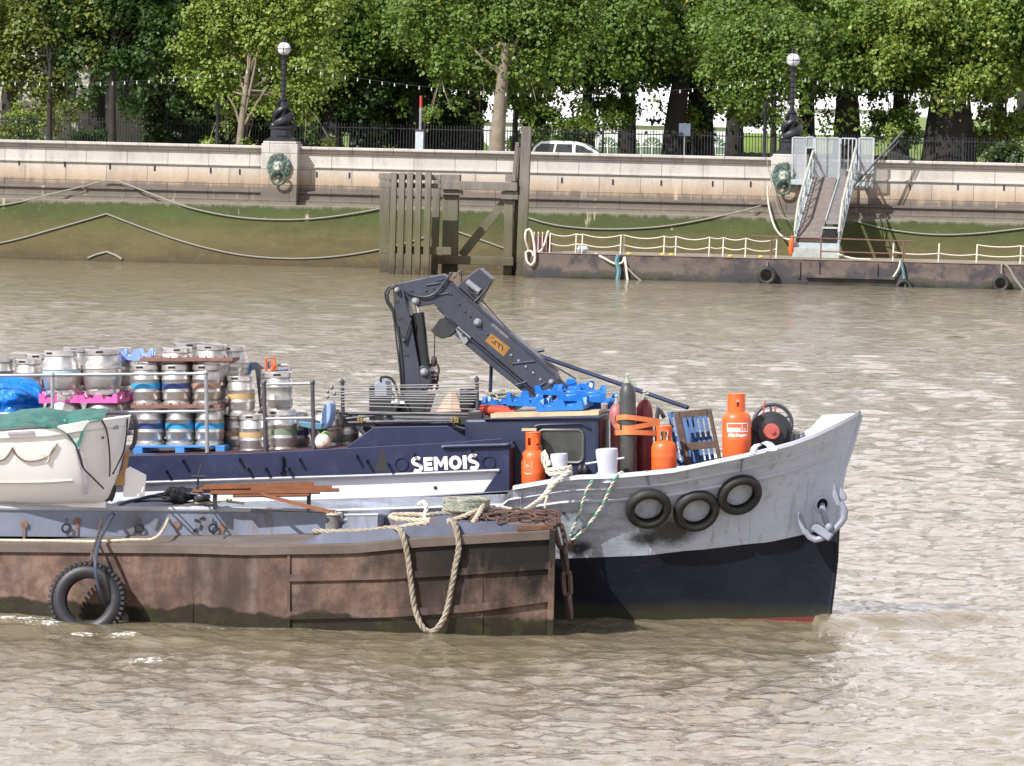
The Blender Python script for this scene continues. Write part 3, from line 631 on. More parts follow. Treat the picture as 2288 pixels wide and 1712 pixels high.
def tree(name, label, px, y, tw, cpx, cbot, crx, kind, n, size, top=13.5, bark=None, zb=3.9, fork=None, ivy=0, group='plane trees along the river bank', cat='tree', lean=0, dense=46, cry=None):
    TREE_N[0] += 1; seed = TREE_N[0]*13+5; rr = random.Random(seed); bark = bark or M_bark
    b = WL.pl(px, 330, y); S = F/(YW+y); rw = tw/S/2; cx = WL.pl(cpx, 150, y).x; zb0 = zb; zbot = WL.pl(cpx, cbot, y).z; rz = (top-zbot)/2; cz = zbot+rz; rx = crx; ry = cry or min(crx*1.1, 4.8)
    t = thing(name, WL(b.x, y, zb0), label, cat, group); mb = MB(WL.M)
    hx = zbot+min(2.2, rz*.7); x1 = b.x+lean
    P = [(b.x, y, zb0-.2), (b.x+.02, y, zb0+.5), (b.x+lean*.35, y, zb0+(hx-zb0)*.5), (x1, y, hx)]
    mb.tube(spline(P, .4), [rw*(1.35-.75*i/(len(spline(P, .4))-1))+(rw*.5 if i == 0 else 0) for i in range(len(spline(P, .4)))], 12)
    C = []; Rd = []
    tries = 0
    while len(C) < dense*1.7 and tries < 4000:
        tries += 1; d = V((rr.gauss(0, 1), rr.gauss(0, 1), rr.gauss(0, 1))).normalized(); q = (.62+.38*rr.random()) if rr.random() < .8 else rr.random()*.6
        c = V((cx+d.x*rx*q, y+d.y*ry*q, cz+d.z*rz*q))
        r = (.36+.42*rr.random())*(.75 if rz < 2 else 1)*min(1.6, crx/3+.35)
        if c.z-r < zbot-.5: c.z = zbot-.5+r+.5*rr.random()
        if y < 10 and c.y-r < 2.3: c.y = 2.3+r
        C.append(c); Rd.append(r)
    if cry is None and rx > 2:                                     # low drooping sprays under the crown
        for k in range(9):
            a = rr.random()*2*PI; ra = (.35+.65*rr.random()); C.append(V((cx+math.cos(a)*rx*ra, max(y+math.sin(a)*ry*ra, 2.6 if y < 10 else -9), zbot-rr.random()*1.25-.1))); Rd.append(.2+.26*rr.random())
    up = [i for i in range(len(C)) if C[i].z > zbot+.3]; lo = sorted(up, key=lambda i: C[i].z)
    for i in lo[:5]+rr.sample(up, min(7, len(up))):                  # limbs out to the clumps
        s = V(P[2]).lerp(V(P[3]), .45+.55*rr.random()); e = C[i]; L_ = (e-s).length; mid = s.lerp(e, .45)+V((rr.uniform(-.12, .12)*L_, rr.uniform(-.1, .1)*L_, .2*L_*rr.random()+.1)); pts = spline([s, mid, e], .3); k = len(pts)
        mb.tube(pts, [min(rw*.34, .16)*(1-.88*j/(k-1))+.012 for j in range(k)], 6)
    for i in range(len(C)):
        if C[i].z <= zbot+.05 and rx > 2:
            j = min(up, key=lambda u: (C[u]-C[i]).length+(0 if C[u].z > C[i].z+.3 else 3)); pts = spline([C[j], C[j].lerp(C[i], .5)+V((rr.uniform(-.1, .1), 0, .15)), C[i]], .2); mb.tube(pts, [.03-.02*q_/(len(pts)-1) for q_ in range(len(pts))], 5)
    if fork:
        for (fx, fy, wd) in fork:
            q = WL.pl(fx, fy, y); pts = spline([V(P[1]).lerp(V(P[2]), .75), V(P[2]).lerp(V((q.x, y, q.z)), .55)+V((.05, 0, -.05)), (q.x, y, q.z)], .25); k = len(pts)
            mb.tube(pts, [wd/S/2*(1-.5*j/(k-1)) for j in range(k)], 7)
    obj('trunk', mb, bark, t)
    v = leaves('crown', [tuple(WL.M @ c) for c in C], Rd, int(n*(1.75 if size < .3 else 1.25)), size*(.8 if size < .3 else .85), LEAF[kind], seed); leaf_obj('crown', v, LEAF[kind], t)
    if ivy:
        cs = [tuple(WL(b.x+lean*.3*h/ivy+rr.uniform(-.6, .6)*rw, y-rw*.6, zb0+h)) for h in np.arange(.2, ivy, .22)]
        v = leaves('ivy', cs, [rw*.75]*len(cs), 2600, .17, LEAF['ivy'], seed+1); leaf_obj('ivy', v, LEAF['ivy'], t)
    return t
T = tree
T('plane_tree', 'young plane tree with pale forked trunk left of the left lamp', 533, 2.6, 15, 575, 268, 3.6, 'light', 21000, .17, bark=M_barkp, fork=[(578, 100, 8), (508, 215, 7), (600, 190, 7), (560, 120, 6)], lean=.35, dense=60)
T('plane_tree', 'plane tree with pale mottled trunk beside the tall mooring post', 1108, 2.8, 31, 1110, 205, 4.4, 'mid', 22000, .18, bark=M_barkp, lean=.35, dense=55)
T('plane_tree', 'slim dark tree at the far left end of the wall', 109, 2.6, 12, 80, 225, 3.2, 'warm', 15000, .19, dense=40)
T('plane_tree', 'slender trunk rising past the pale stone building', 249, 3.0, 16, 250, 165, 3.2, 'dark', 14000, .19, dense=40)
T('plane_tree', 'ivy clad dark trunk right of the stone building', 345, 15.0, 44, 335, 185, 3.8, 'dark', 15000, .24, ivy=3.2)
T('small_tree', 'low dark spreading tree right of the left lamp', 832, 19, 24, 815, 268, 3.0, 'dark', 13000, .2, top=9.5, fork=[(800, 270, 12), (870, 265, 12)])
T('plane_tree', 'straight dark trunk behind the white marker pole', 930, 18.2, 42, 900, 165, 4.0, 'mid', 16000, .22)
T('plane_tree', 'thick ivy covered trunk left of the pale trunk', 1040, 19.5, 66, 1010, 195, 4.4, 'mid', 16000, .23, ivy=3.4, lean=.3)
T('plane_tree', 'leaning dark trunk right of the silver car', 1502, 17.5, 46, 1500, 190, 5.0, 'mid', 23000, .21, lean=.5, dense=60)
T('plane_tree', 'ivy smothered trunk just right of the leaning trunk', 1562, 19.2, 58, 1600, 215, 3.5, 'mid', 14000, .22, ivy=3.8)
T('plane_tree', 'thick dark trunk directly behind the gangway gate', 1893, 18.8, 56, 1880, 222, 4.6, 'mid', 19000, .22, lean=-.1)
T('plane_tree', 'thickest black trunk of all near the right edge', 2120, 18.0, 104, 2125, 225, 4.7, 'light', 25000, .2, dense=70)
T('plane_tree', 'tree crown cut off by the right edge of the picture', 2330, 17.5, 60, 2300, 165, 3.6, 'mid', 14000, .21)
T('slim_tree', 'thin black stem between the pale trunk and the mooring post', 1150, 9.0, 14, 1175, 240, 1.3, 'mid', 3600, .17, top=8.6, dense=16)
T('slim_tree', 'thin stem left of the right lamp', 1727, 3.0, 13, 1690, 238, 2.4, 'mid', 9500, .17, top=11.5, dense=34)
T('plane_tree', 'dark tree whose crown fills the gap right of the left lamp', 742, 17.6, 40, 742, 215, 3.4, 'mid', 14000, .22)
T('plane_tree', 'tree with bright crown above the silver car', 1312, 18.4, 30, 1318, 205, 3.6, 'mid', 16000, .21)
# second row, deeper in the park; dark leaf colour stands in for front-row shade
for px, cb, rx, kd, lb in ((20, 150, 5.5, 'mid', 'deep park tree behind the far left end of the wall'), (215, 130, 5, 'warm', 'deep park tree rising over the stone building'), (420, 175, 5, 'dark', 'dark deep park tree behind the young pale tree'),
        (610, 165, 5, 'dark', 'dark deep park tree behind the left lamp'), (800, 175, 5, 'dark', 'dark deep park tree behind the low spreading tree'), (985, 190, 5, 'dark', 'dark deep park tree behind the thick ivy trunk'),
        (1190, 180, 5, 'dark', 'deep park tree behind the pale mottled trunk'), (1400, 175, 5, 'dark', 'deep park tree left of the leaning trunk'), (1640, 178, 5, 'dark', 'deep park tree behind the right lamp'),
        (1800, 182, 5, 'dark', 'deep park tree left of the trunk behind the gangway'), (2010, 185, 5, 'dark', 'deep park tree right of the trunk behind the gangway'), (2230, 190, 5.5, 'mid', 'deep park tree behind the right edge crown')):
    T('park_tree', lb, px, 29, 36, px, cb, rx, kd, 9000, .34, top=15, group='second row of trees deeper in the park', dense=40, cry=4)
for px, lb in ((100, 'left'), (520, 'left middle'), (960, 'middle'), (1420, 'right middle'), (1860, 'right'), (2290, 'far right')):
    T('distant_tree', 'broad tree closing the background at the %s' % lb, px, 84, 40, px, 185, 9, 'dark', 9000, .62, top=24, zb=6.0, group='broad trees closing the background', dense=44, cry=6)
def shrub(label, px, pyt, pyb, w, y, kind, n, size=.16):
    a = WL.pl(px, pyt, y); c = WL.pl(px, pyb, y); zb = max(3.9, c.z-.2); rr = random.Random(px); C = []; Rd = []; S = F/(YW+y); h = a.z-zb
    for i in range(16): r = .25+.25*rr.random(); C.append(tuple(WL(a.x+rr.uniform(-1, 1)*(w/S/2-r*.5), y+rr.uniform(-.5, .5), zb+r*.5+rr.random()*max(.1, h-r*1.3)))); Rd.append(r)
    t = thing('shrub', WL(a.x, y, zb), label, 'shrub', 'shrubs behind the railing'); n = int(n*1.2); size *= .85; mb = MB(WL.M)
    for i in range(5): q = WL.I @ V(C[i]); mb.tube([(a.x+.08*i-.16, y, zb-.1), (q.x, q.y, q.z)], [.03, .012], 5)
    obj('stems', mb, M_bark, t); leaf_obj('foliage', leaves('f', C, Rd, n, size, LEAF[kind], px), LEAF[kind], t)
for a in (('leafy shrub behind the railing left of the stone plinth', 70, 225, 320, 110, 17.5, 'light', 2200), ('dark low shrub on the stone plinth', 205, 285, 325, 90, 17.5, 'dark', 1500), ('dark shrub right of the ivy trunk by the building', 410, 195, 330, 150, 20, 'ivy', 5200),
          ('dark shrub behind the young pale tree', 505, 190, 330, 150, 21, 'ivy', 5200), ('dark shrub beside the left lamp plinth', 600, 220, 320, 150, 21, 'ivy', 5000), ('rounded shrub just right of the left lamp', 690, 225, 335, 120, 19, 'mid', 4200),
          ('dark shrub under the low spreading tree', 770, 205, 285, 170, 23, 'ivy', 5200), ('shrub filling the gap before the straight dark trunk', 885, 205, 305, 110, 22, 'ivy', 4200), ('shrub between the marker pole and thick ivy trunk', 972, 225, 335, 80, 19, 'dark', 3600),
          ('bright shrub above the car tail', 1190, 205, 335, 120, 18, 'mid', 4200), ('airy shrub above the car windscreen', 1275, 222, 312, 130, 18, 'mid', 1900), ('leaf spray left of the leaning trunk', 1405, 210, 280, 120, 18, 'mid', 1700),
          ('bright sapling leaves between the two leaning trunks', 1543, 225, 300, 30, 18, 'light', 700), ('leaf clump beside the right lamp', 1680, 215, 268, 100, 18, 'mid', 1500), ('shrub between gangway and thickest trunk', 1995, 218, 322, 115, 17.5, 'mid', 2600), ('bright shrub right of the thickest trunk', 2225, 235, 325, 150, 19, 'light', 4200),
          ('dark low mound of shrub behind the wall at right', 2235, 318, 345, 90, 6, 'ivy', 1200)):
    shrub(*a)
# ================================================================ small things on the far pavement
def marker():
    y = 1.6; a = WL.pl(938, 340, y); t = thing('marker_pole', WL(a.x, y, 3.92), 'white marker pole with red tip rising from a small cabinet', 'marker pole')
    zt = WL.pl(938, 214, y).z; zc = WL.pl(938, 290, y).z; mb = MB(WL.M); mb.lathe([(.055, 3.92), (.055, zt-.5)], (a.x, y, 0), n=10); obj('pole', mb, M_pipe, t)
    mb = MB(WL.M); mb.lathe([(.058, zt-.5), (.058, zt-.02), (.03, zt)], (a.x, y, 0), n=10); obj('red_tip', mb, mat('red_paint', (.45, .04, .03), .5), t)
    mb = MB(WL.M); mb.bx(a.x-.17, a.x+.17, y-.32, y-.06, 3.92, zc-.06); obj('cabinet', mb, mat('cabinet_grey', (.42, .46, .48), .5, 0, .2, 3, .1, 9, (.15, .22, .3), .3, 3), t, bev=.015)
    mb = MB(WL.M); mb.bx(a.x-.2, a.x+.2, y-.35, y-.03, zc-.06, zc); obj('cabinet_top', mb, M_pipeb, t)
marker()
for px, lb in ((485, 'black bollard post beside the young pale tree'), (1708, 'black bollard post left of the right lamp')):
    a = WL.pl(px, 330, 2.2); zt = WL.pl(px, 225, 2.2).z; mb = MB(WL.M)
    mb.lathe([(.12, 3.92), (.12, 4.5), (.09, 4.56), (.07, zt-.35), (.1, zt-.3), (.1, zt-.06), (0, zt)], (a.x, 2.2, 0), n=12); obj('black_post', mb, M_iron, label=lb, cat='post', group='slender black posts on the pavement')
a = WL.pl(1530, 290, 14.5); t = thing('road_sign', WL(a.x, 14.5, 3.91), 'small pale road sign behind the leaning trunk', 'road sign')
mb = MB(WL.M); mb.tube([(a.x, 14.5, 3.91), (a.x, 14.5, a.z+.3)], .035, 8); obj('pole', mb, M_pipe, t)
mb = MB(WL.M); mb.bx(a.x-.26, a.x+.26, 14.44, 14.46, a.z-.28, a.z+.28); obj('plate', mb, mat('sign_back', (.12, .15, .19), .6), t)
# silver car
def car():
    y0 = 4.6; S = F/(YW+y0); xr = WL.pl(1183, 345, y0).x; zr = 3.78; L = 4.65; W = 1.8; hr = WL.pl(1250, 315, y0).z-zr
    t = thing('silver_car', WL(xr+L/2, y0+W/2, zr), 'silver people carrier driving along the embankment road', 'car')
    X = lambda u: xr+u; M_car = mat('silver_paint', (.85, .87, .87), .3, .1, .04, 1, 0); bl = WL.pl(1250, 340, y0).z-zr
    bl = max(.9, min(bl, 1.05))
    low = [(0, .35), (0, .8), (.03, bl), (3.35, bl), (4.2, bl-.12), (4.58, .75), (4.65, .45), (4.6, .25), (.06, .25)]
    mb = MB(WL.M); mb.prism([(X(u), y0, zr+h) for u, h in low], (0, W, 0)); obj('body', mb, M_car, t, smooth=False, bev=.05)
    top = [(.04, bl), (.16, bl+.38), (.45, hr-.05), (.95, hr), (1.9, hr-.01), (2.35, hr-.1), (3.35, bl)]
    mb = MB(WL.M); i = .16                                           # greenhouse narrows upward
    A = [V((X(u), y0+i*(h-bl)/(hr-bl), zr+h)) for u, h in top]; B = [V((X(u), y0+W-i*(h-bl)/(hr-bl), zr+h)) for u, h in top]
    mb.grid([A, B]); mb.add(A, [tuple(range(len(A)))]); mb.add(B, [tuple(range(len(B)))[::-1]]); obj('roof', mb, M_car, t, ang=40)
    def side(pts, name):
        for s in (0, 1):
            pl = []
            for u, h in pts:
                k = i*(h-bl)/(hr-bl); yy = (y0+k-.012) if s == 0 else (y0+W-k+.012); pl.append(V((X(u), yy, zr+h)))
            mb = MB(WL.M); mb.add(pl, [tuple(range(len(pl)))]); obj(name, mb, M_glass, t, smooth=False)
    h1 = hr-.13
    side([(.16, bl+.04), (.28, bl+.38), (.5, h1), (1.08, h1), (.98, bl+.04)], 'quarter_window'); side([(1.06, bl+.04), (1.16, h1), (1.84, h1), (1.84, bl+.04)], 'rear_window'); side([(1.98, bl+.04), (1.98, h1), (2.3, h1-.07), (3.08, bl+.04)], 'front_window')
    mb = MB(WL.M); mb.add([(X(2.42), y0+.2, zr+hr-.13), (X(3.3), y0+.1, zr+bl+.05), (X(3.3), y0+W-.1, zr+bl+.05), (X(2.42), y0+W-.2, zr+hr-.13)], [(0, 1, 2, 3)])
    for k in range(len(mb.v)): mb.v[k] = mb.v[k]+V((.012, 0, .012))
    obj('windscreen', mb, M_glass, t, smooth=False)
    mb = MB(WL.M); mb.box((X(2.95), y0-.1, zr+bl+.1), (.14, .2, .14)); obj('wing_mirror', mb, M_car, t, bev=.02)
    for u in (.85, 3.72):
        for yy in (y0+.08, y0+W-.08):
            mb = MB(WL.M); mb.torus((X(u), yy, zr+.32), .23, .09, (0, 1, 0), 24, 10); w = obj('wheel', mb, M_rubber, t)
            mb = MB(WL.M); mb.lathe([(.2, -.05), (.2, .05)], (X(u), yy, zr+.32), (0, 1, 0), 18); obj('rim', mb, M_pipe, w)
    for yy in (y0+.2, y0+W-.5):
        mb = MB(WL.M); mb.bx(X(4.5), X(4.63), yy, yy+.3, zr+.6, zr+.74); obj('headlight', mb, M_glass, t)
        mb = MB(WL.M); mb.bx(X(-.02), X(.04), yy, yy+.22, zr+.75, zr+1.0); obj('tail_light', mb, mat('red_paint', (.45, .04, .03), .5), t)
car()
# ================================================================ timber dolphin
def dolphin():
    y = -9.3; y2 = -7.2
    t = thing('timber_dolphin', WL(WL.pl(990, 600, y).x, y+1, -1), 'weathered timber dolphin with upright fender planks and tall post', 'dolphin')
    def tm(name):
        tt = NT(name); p = tt.pos(); sp = tt.n('ShaderNodeSeparateXYZ'); tt.l(p, sp.inputs[0]); n = tt.noise(tt.mapv(p, (5, 5, .5)), 1.5, 6, .7); n2 = tt.noise(p, 1.2, 4)
        z = tt.math('ADD', sp.outputs[2], tt.math('MULTIPLY', tt.math('SUBTRACT', n2, .5), 1.4))
        c = tt.ramp(tt.math('DIVIDE', z, 6), [(.02, (.05, .042, .025)), (.12, (.12, .105, .062)), (.33, (.105, .105, .055)), (.5, (.15, .138, .105)), (.66, (.2, .178, .16)), (.95, (.15, .132, .125))])
        c = tt.mix(tt.ramp(n, [(.45, 0.0), (.7, .6)]), c, (.07, .06, .045)); tt.pbsdf(c, .9, 0, tt.bump(n, .5, .03)); return tt.mat
    M = tm('tide_timber')
    def post(p0, p1, w, yy, name, d=None, zb=-1.1):
        a = WL.pl(p0[0], p0[1], yy); b = WL.pl(p1[0], p1[1], yy); d = d or w
        k = (zb-b.z)/(a.z-b.z); xb = b.x+(a.x-b.x)*k                    # carried down under the water
        mb = MB(WL.M); mb.prism([(xb-w/2, yy, zb), (xb+w/2, yy, zb), (a.x+w/2, yy, a.z), (a.x-w/2, yy, a.z)], (0, d, 0)); obj(name, mb, M, t, smooth=False, bev=.015)
    post((860, 387), (858, 612), .42, y2+.2, 'post')
    for a, b in ((880, 875), (898, 893), (916, 912), (935, 931), (957, 951)): post((a, 386), (b, 616), .245, y, 'fender_plank', .3)
    post((976, 404), (968, 616), .3, y2, 'post'); post((1007, 424), (1003, 614), .62, y2+.1, 'post'); post((1137, 424), (1134, 614), .36, y2+.1, 'post')
    def beam(x0, x1, pyt, pyb, yy, d, name):
        a = WL.pl(x0, pyt, yy); b = WL.pl(x1, pyt, yy); zt = (a.z+b.z)/2; zb = WL.pl((x0+x1)/2, pyb, yy).z; mb = MB(WL.M); mb.bx(a.x, b.x, yy, yy+d, zb, zt); obj(name, mb, M, t, smooth=False, bev=.02)
    beam(846, 985, 389, 402, y+.32, .25, 'rail'); beam(846, 985, 409, 420, y+.32, .25, 'rail'); beam(850, 1008, 551, 568, y+.32, .25, 'rail')
    beam(986, 1156, 406, 425, y2-.25, .3, 'cross_beam'); beam(975, 1147, 573, 592, y2-.27, .3, 'cross_beam')
    beam(981, 1028, 390, 406, y2-.2, .6, 'cap_block'); beam(1129, 1152, 391, 406, y2-.2, .5, 'cap_block'); beam(984, 1032, 425, 436, y2-.1, .6, 'cap_block'); beam(1120, 1158, 428, 446, y2-.1, .5, 'cap_block')
    a = WL.pl(1126, 452, y2+.3); b = WL.pl(1031, 571, y2+.3); n = V((b.z-a.z, 0, -(b.x-a.x))).normalized()*.17
    mb = MB(WL.M); mb.prism([a+n, b+n, b-n, a-n], (0, .22, 0)); obj('diagonal_brace', mb, M, t, smooth=False)
    post((1176, 283), (1163, 618), .40, y2-.1, 'tall_post', .42); post((1156, 318), (1147, 405), .16, y2+.1, 'side_stave', .2, zb=3.6)
    post((1160, 330), (1153, 618), .3, y2+.5, 'post'); post((870, 400), (868, 612), .3, y2+1.6, 'post'); post((1000, 424), (996, 612), .4, y2+1.8, 'post')
dolphin()
# ================================================================ pontoon and gangway
M_pont = mat('pontoon_steel', (.125, .085, .078), .8, 0, .3, 1.2, .3, 14, (.05, .045, .05), .48, .9, 0)
YP = -9.0
pa = WL.pl(1171, 566, YP); pb = WL.pl(2288, 588, YP); ZP = (pa.z+pb.z)/2
def pontoon():
    t = thing('pontoon', WL((pa.x+pb.x)/2, YP+2, 0), 'rusty flat steel pontoon moored under the river wall', 'pontoon')
    x0, x1 = pa.x, pb.x+6
    def zband():
        tt = NT('pontoon_side'); p = tt.pos(); sp = tt.n('ShaderNodeSeparateXYZ'); tt.l(p, sp.inputs[0]); n = tt.noise(tt.mapv(p, (.9, .9, .5)), 1.3, 6, .7)
        z = tt.math('ADD', sp.outputs[2], tt.math('MULTIPLY', tt.math('SUBTRACT', n, .5), .75)); c = tt.ramp(z, [(.0, (.012, .012, .008)), (.14, (.045, .046, .028)), (.3, (.075, .065, .045)), (.38, (.13, .105, .088)), (.75, (.112, .086, .074)), (.98, (.14, .09, .072))])
        c = tt.mix(tt.ramp(tt.noise(p, 1.1, 7, .7), [(.46, 0.0), (.58, .85)]), c, (.036, .034, .042)); tt.pbsdf(c, .8, 0, tt.bump(n, .3, .05)); return tt.mat
    Mb = zband()
    mb = MB(WL.M); mb.bx(x0, x1, YP, YP+4.6, -.6, ZP-.03); obj('hull', mb, Mb, t, bev=.04)
    mb = MB(WL.M); mb.bx(x0-.03, x1, YP-.03, YP+4.63, ZP-.03, ZP); obj('deck', mb, mat('pontoon_deck', (.24, .2, .16), .9, 0, .3, 1, .2, 9, (.16, .17, .08), .4, .8), t)
    q0 = WL.pl(1822, 600, YP).x; q1 = WL.pl(2000, 600, YP).x; mb = MB(WL.M); mb.bx(q0-.4, q1, YP-.16, YP-.003, .28, .4); obj('rubbing_strake', mb, Mb, t)
    for px in (1785, 1828, 1958): x = WL.pl(px, 600, YP).x; mb = MB(WL.M); mb.bx(x-.05, x+.05, YP-.07, YP-.004, .25, ZP-.1); obj('fender_rib', mb, Mb, t)
    # stanchions and slack rope rails
    pts = [(1229, 520), (1287, 520), (1301, 522), (1387, 525), (1394, 525), (1484, 527), (1510, 527), (1585, 530), (1616, 530), (1666, 532), (1735, 534)]
    tops = []
    for i, (px, py) in enumerate(pts):
        yy = YP+.25+(.5 if i in (1, 4, 6, 8) else 0)*.3; a = WL.pl(px, py, yy); mb = MB(WL.M); mb.tube([(a.x, yy, ZP), (a.x+.02, yy, ZP+.8)], .03, 7); obj('stanchion', mb, M_ropew, t); tops.append((a.x+.02, yy))
    for u, v in zip(tops[:-1], tops[1:]):
        for h, d in ((.78, .12), (.38, .12)):
            P = sag((u[0], u[1], ZP+h), (v[0], v[1], ZP+h), d*min(1, abs(v[0]-u[0])/1.2), 10); mb = MB(WL.M); mb.tube(P, .022, 5); obj('rope_rail', mb, M_ropew, t)
    tops = []
    for px in (1996, 2098, 2183, 2281, 2370):
        yy = YP+.25; a = WL.pl(px, 540, yy); mb = MB(WL.M); mb.tube([(a.x, yy, ZP), (a.x+.02, yy, ZP+.76)], .035, 7); obj('stanchion', mb, M_ropew, t); tops.append((a.x+.02, yy))
    for i, (u, v) in enumerate(zip(tops[:-1], tops[1:])):
        for h in ((.36,), (.36,), (.74, .34), (.74, .34))[i]:
            mb = MB(WL.M); mb.tube(sag((u[0], u[1], ZP+h), (v[0], v[1], ZP+h), .07, 10), .024, 5); obj('rope_rail', mb, M_ropew, t)
    # rusty pipe handrail in front of the gangway
    mb = MB(WL.M); xs = [WL.pl(p, 560, YP+.15).x for p in (1722, 1834, 2018)]
    for x in xs: mb.tube([(x, YP+.15, ZP), (x, YP+.15, ZP+.86)], .03, 7)
    mb.tube([(xs[0]-.8, YP+.15, ZP+.88), (xs[2]+.4, YP+.15, ZP+.82)], .028, 7); mb.tube([(xs[1], YP+.15, ZP+.32), (xs[2], YP+.15, ZP+.3)], .028, 7); obj('pipe_handrail', mb, mat('rust_pipe', (.16, .085, .06), .8, 0, .3, 8, .2, 40), t)
    # engine box at the left end
    a = WL.pl(1208, 540, YP+.9); mb = MB(WL.M); mb.bx(a.x-.4, a.x+.42, YP+.7, YP+1.4, ZP, ZP+.62); obj('winch_box', mb, mat('maroon_paint', (.085, .025, .03), .6, 0, .3, 4, .1, 20), t, bev=.02)
    for k in range(4): mb = MB(WL.M); mb.torus((a.x-.25+.17*k, YP+.68, ZP+.75), .06, .02, (1, 0, 0), 14, 6, sq=1); mb.tube([(a.x-.25+.17*k, YP+.68, ZP), (a.x-.25+.17*k, YP+.68, ZP+.7)], .022, 6); obj('fairlead', mb, M_ropew, t)
    mb = MB(WL.M); x = WL.pl(1302, 562, YP+.8).x; mb.lathe([(.04, 0), (.2, .05), (.25, .16), (.19, .28), (0, .31)], (x, YP+.8, ZP), n=14); obj('mooring_buoy_cover', mb, mat('pale_blue', (.5, .6, .66), .5), t)
    for px, c in ((1405, 0), (1480, 1), (1632, 0), (1700, 0), (1500, 1)):
        x = WL.pl(px, 569, YP+.2).x; mb = MB(WL.M); mb.lathe([(.11, 0), (.13, .03), (.05, .09), (0, .1)], (x, YP+.2, ZP), n=10); obj('cleat', mb, mat('yellow_paint', (.6, .4, .08), .6), t)
pontoon()
def hanging_rope(pts, label, m, r=.04, y=YP-.12, cat='rope', name='mooring_rope', group='ropes hanging from the pontoon'):
    mb = MB(); mb.tube(spline([WL.pw(a, b, (c[0] if c else y)) for a, b, *c in pts], .12), r, 6); obj(name, mb, m, label=label, cat=cat, group=group)
hanging_rope([(1185, 572, YP+.3), (1174, 535), (1176, 515), (1183, 512), (1190, 525), (1195, 560), (1194, 585), (1186, 593), (1178, 585), (1175, 565), (1180, 560), (1188, 562), (1192, 572)], 'pale rope loop hanging over the left end of the pontoon', M_ropew, .05)
hanging_rope([(1195, 570, YP+.2), (1212, 555, YP+.5), (1222, 525, YP+.6), (1226, 515, YP+.6)], 'pale rope running up to the winch box on the pontoon', M_ropew, .035)
hanging_rope([(1330, 567, YP+.2), (1350, 577), (1372, 589), (1390, 587), (1396, 570, YP+.1)], 'pale rope slung across the pontoon side', M_ropew, .045)
hanging_rope([(1395, 570, YP+.1), (1398, 590), (1401, 615), (1404, 634)], 'pale rope dropping into the water from the pontoon edge', M_ropew, .05)
hanging_rope([(1396, 592), (1420, 618), (1445, 637)], 'dark rope slanting into the water from the pontoon', M_rope_d, .04)
hanging_rope([(1382, 570), (1378, 585), (1383, 605), (1380, 625)], 'blue green net rope hanging down the pontoon side', mat('teal_rope', (.1, .22, .24), .9, 0, .4, 15, .5, 60), .1)
hanging_rope([(2012, 582), (2008, 600), (1998, 616), (1993, 624)], 'frayed pale rope hanging beside the teal rope', M_ropew, .04)
hanging_rope([(2013, 582), (2018, 605), (2021, 625), (2023, 640)], 'teal rope holding the half sunk tyre', MATS['teal_rope'], .06)
hanging_rope([(2240, 586), (2255, 600), (2270, 625), (2290, 652)], 'pale ropes trailing into the water at the right edge', M_rope_d, .05)
hanging_rope([(1870, 567, YP+.4), (1885, 572, YP+.3), (1910, 578, YP+.25), (1945, 580, YP+.3)], 'pale rope lying along the pontoon edge below the gangway', M_ropew, .035)
TY = []
def tyre_mb(c, R, r, ax, tread=0, n=40, sq=1.15):
    mb = MB(); prof = []
    for i in range(15):
        a = -2.45+4.9*i/14; prof.append((R-r+r*math.cos(a)*1.0, sq*r*math.sin(a)))
    inner = [(R-2*r+.02+r*.25, sq*r*.62), (R-r*1.1, sq*r*.7), (R-r*.55, 0), (R-r*1.1, -sq*r*.7), (R-2*r+.02+r*.25, -sq*r*.62)]
    mb.lathe(prof+inner+[prof[0]], c, ax, n, cap=False)
    if tread:
        axv = V(ax).normalized(); u = axv.orthogonal().normalized(); w = axv.cross(u)
        for j in range(tread):
            a = 2*PI*j/tread; dr = u*math.cos(a)+w*math.sin(a); tg = axv.cross(dr)
            for s in (-1, 1):
                M = Matrix((tg, axv, dr)).transposed(); mb.box(V(c)+dr*(R-.012)+axv*(s*r*.62), (2*PI*R/tread*.55, r*.75, .05), M)
    return mb
def tyre(px, py, Y, wpx, label, rtype=.27, ax=(0, -1, .05), group='tyre fenders hung along the pontoon', tread=0, frame=WL):
    q = frame.pw(px, py, Y); d = (q-cam_p).length; R = wpx*d/F/2
    n = frame.R @ V(ax); o = obj('tyre_fender', tyre_mb(q, R, R*rtype, n, tread), M_rubber, base=q, label=label, cat='tyre', group=group); return q, R
def hang(q, R, px, py, Y, label, frame=WL, m=None, ln=.16):
    e = frame.pw(px, py, Y); mb = MB(); mb.chain([e, e.lerp(q+V((0, 0, R)), .6), q+V((0, 0, R*.8))], ln, .014)
    obj('chain', mb, m or M_pipe, label=label, cat='chain')
q, R = tyre(1713, 616, YP-.22, 44, 'clean black tyre hung on the pontoon left of the gangway'); hang(q, R, 1714, 585, YP-.06, 'short chain holding the tyre left of the gangway')
tyre(2020, 643, YP-.2, 40, 'half sunk tyre hung by teal rope on the pontoon'); q, R = tyre(2236, 634, YP-.2, 40, 'tyre on the pontoon near the right edge'); hang(q, R, 2238, 590, YP-.06, 'short chain holding the tyre near the right edge')
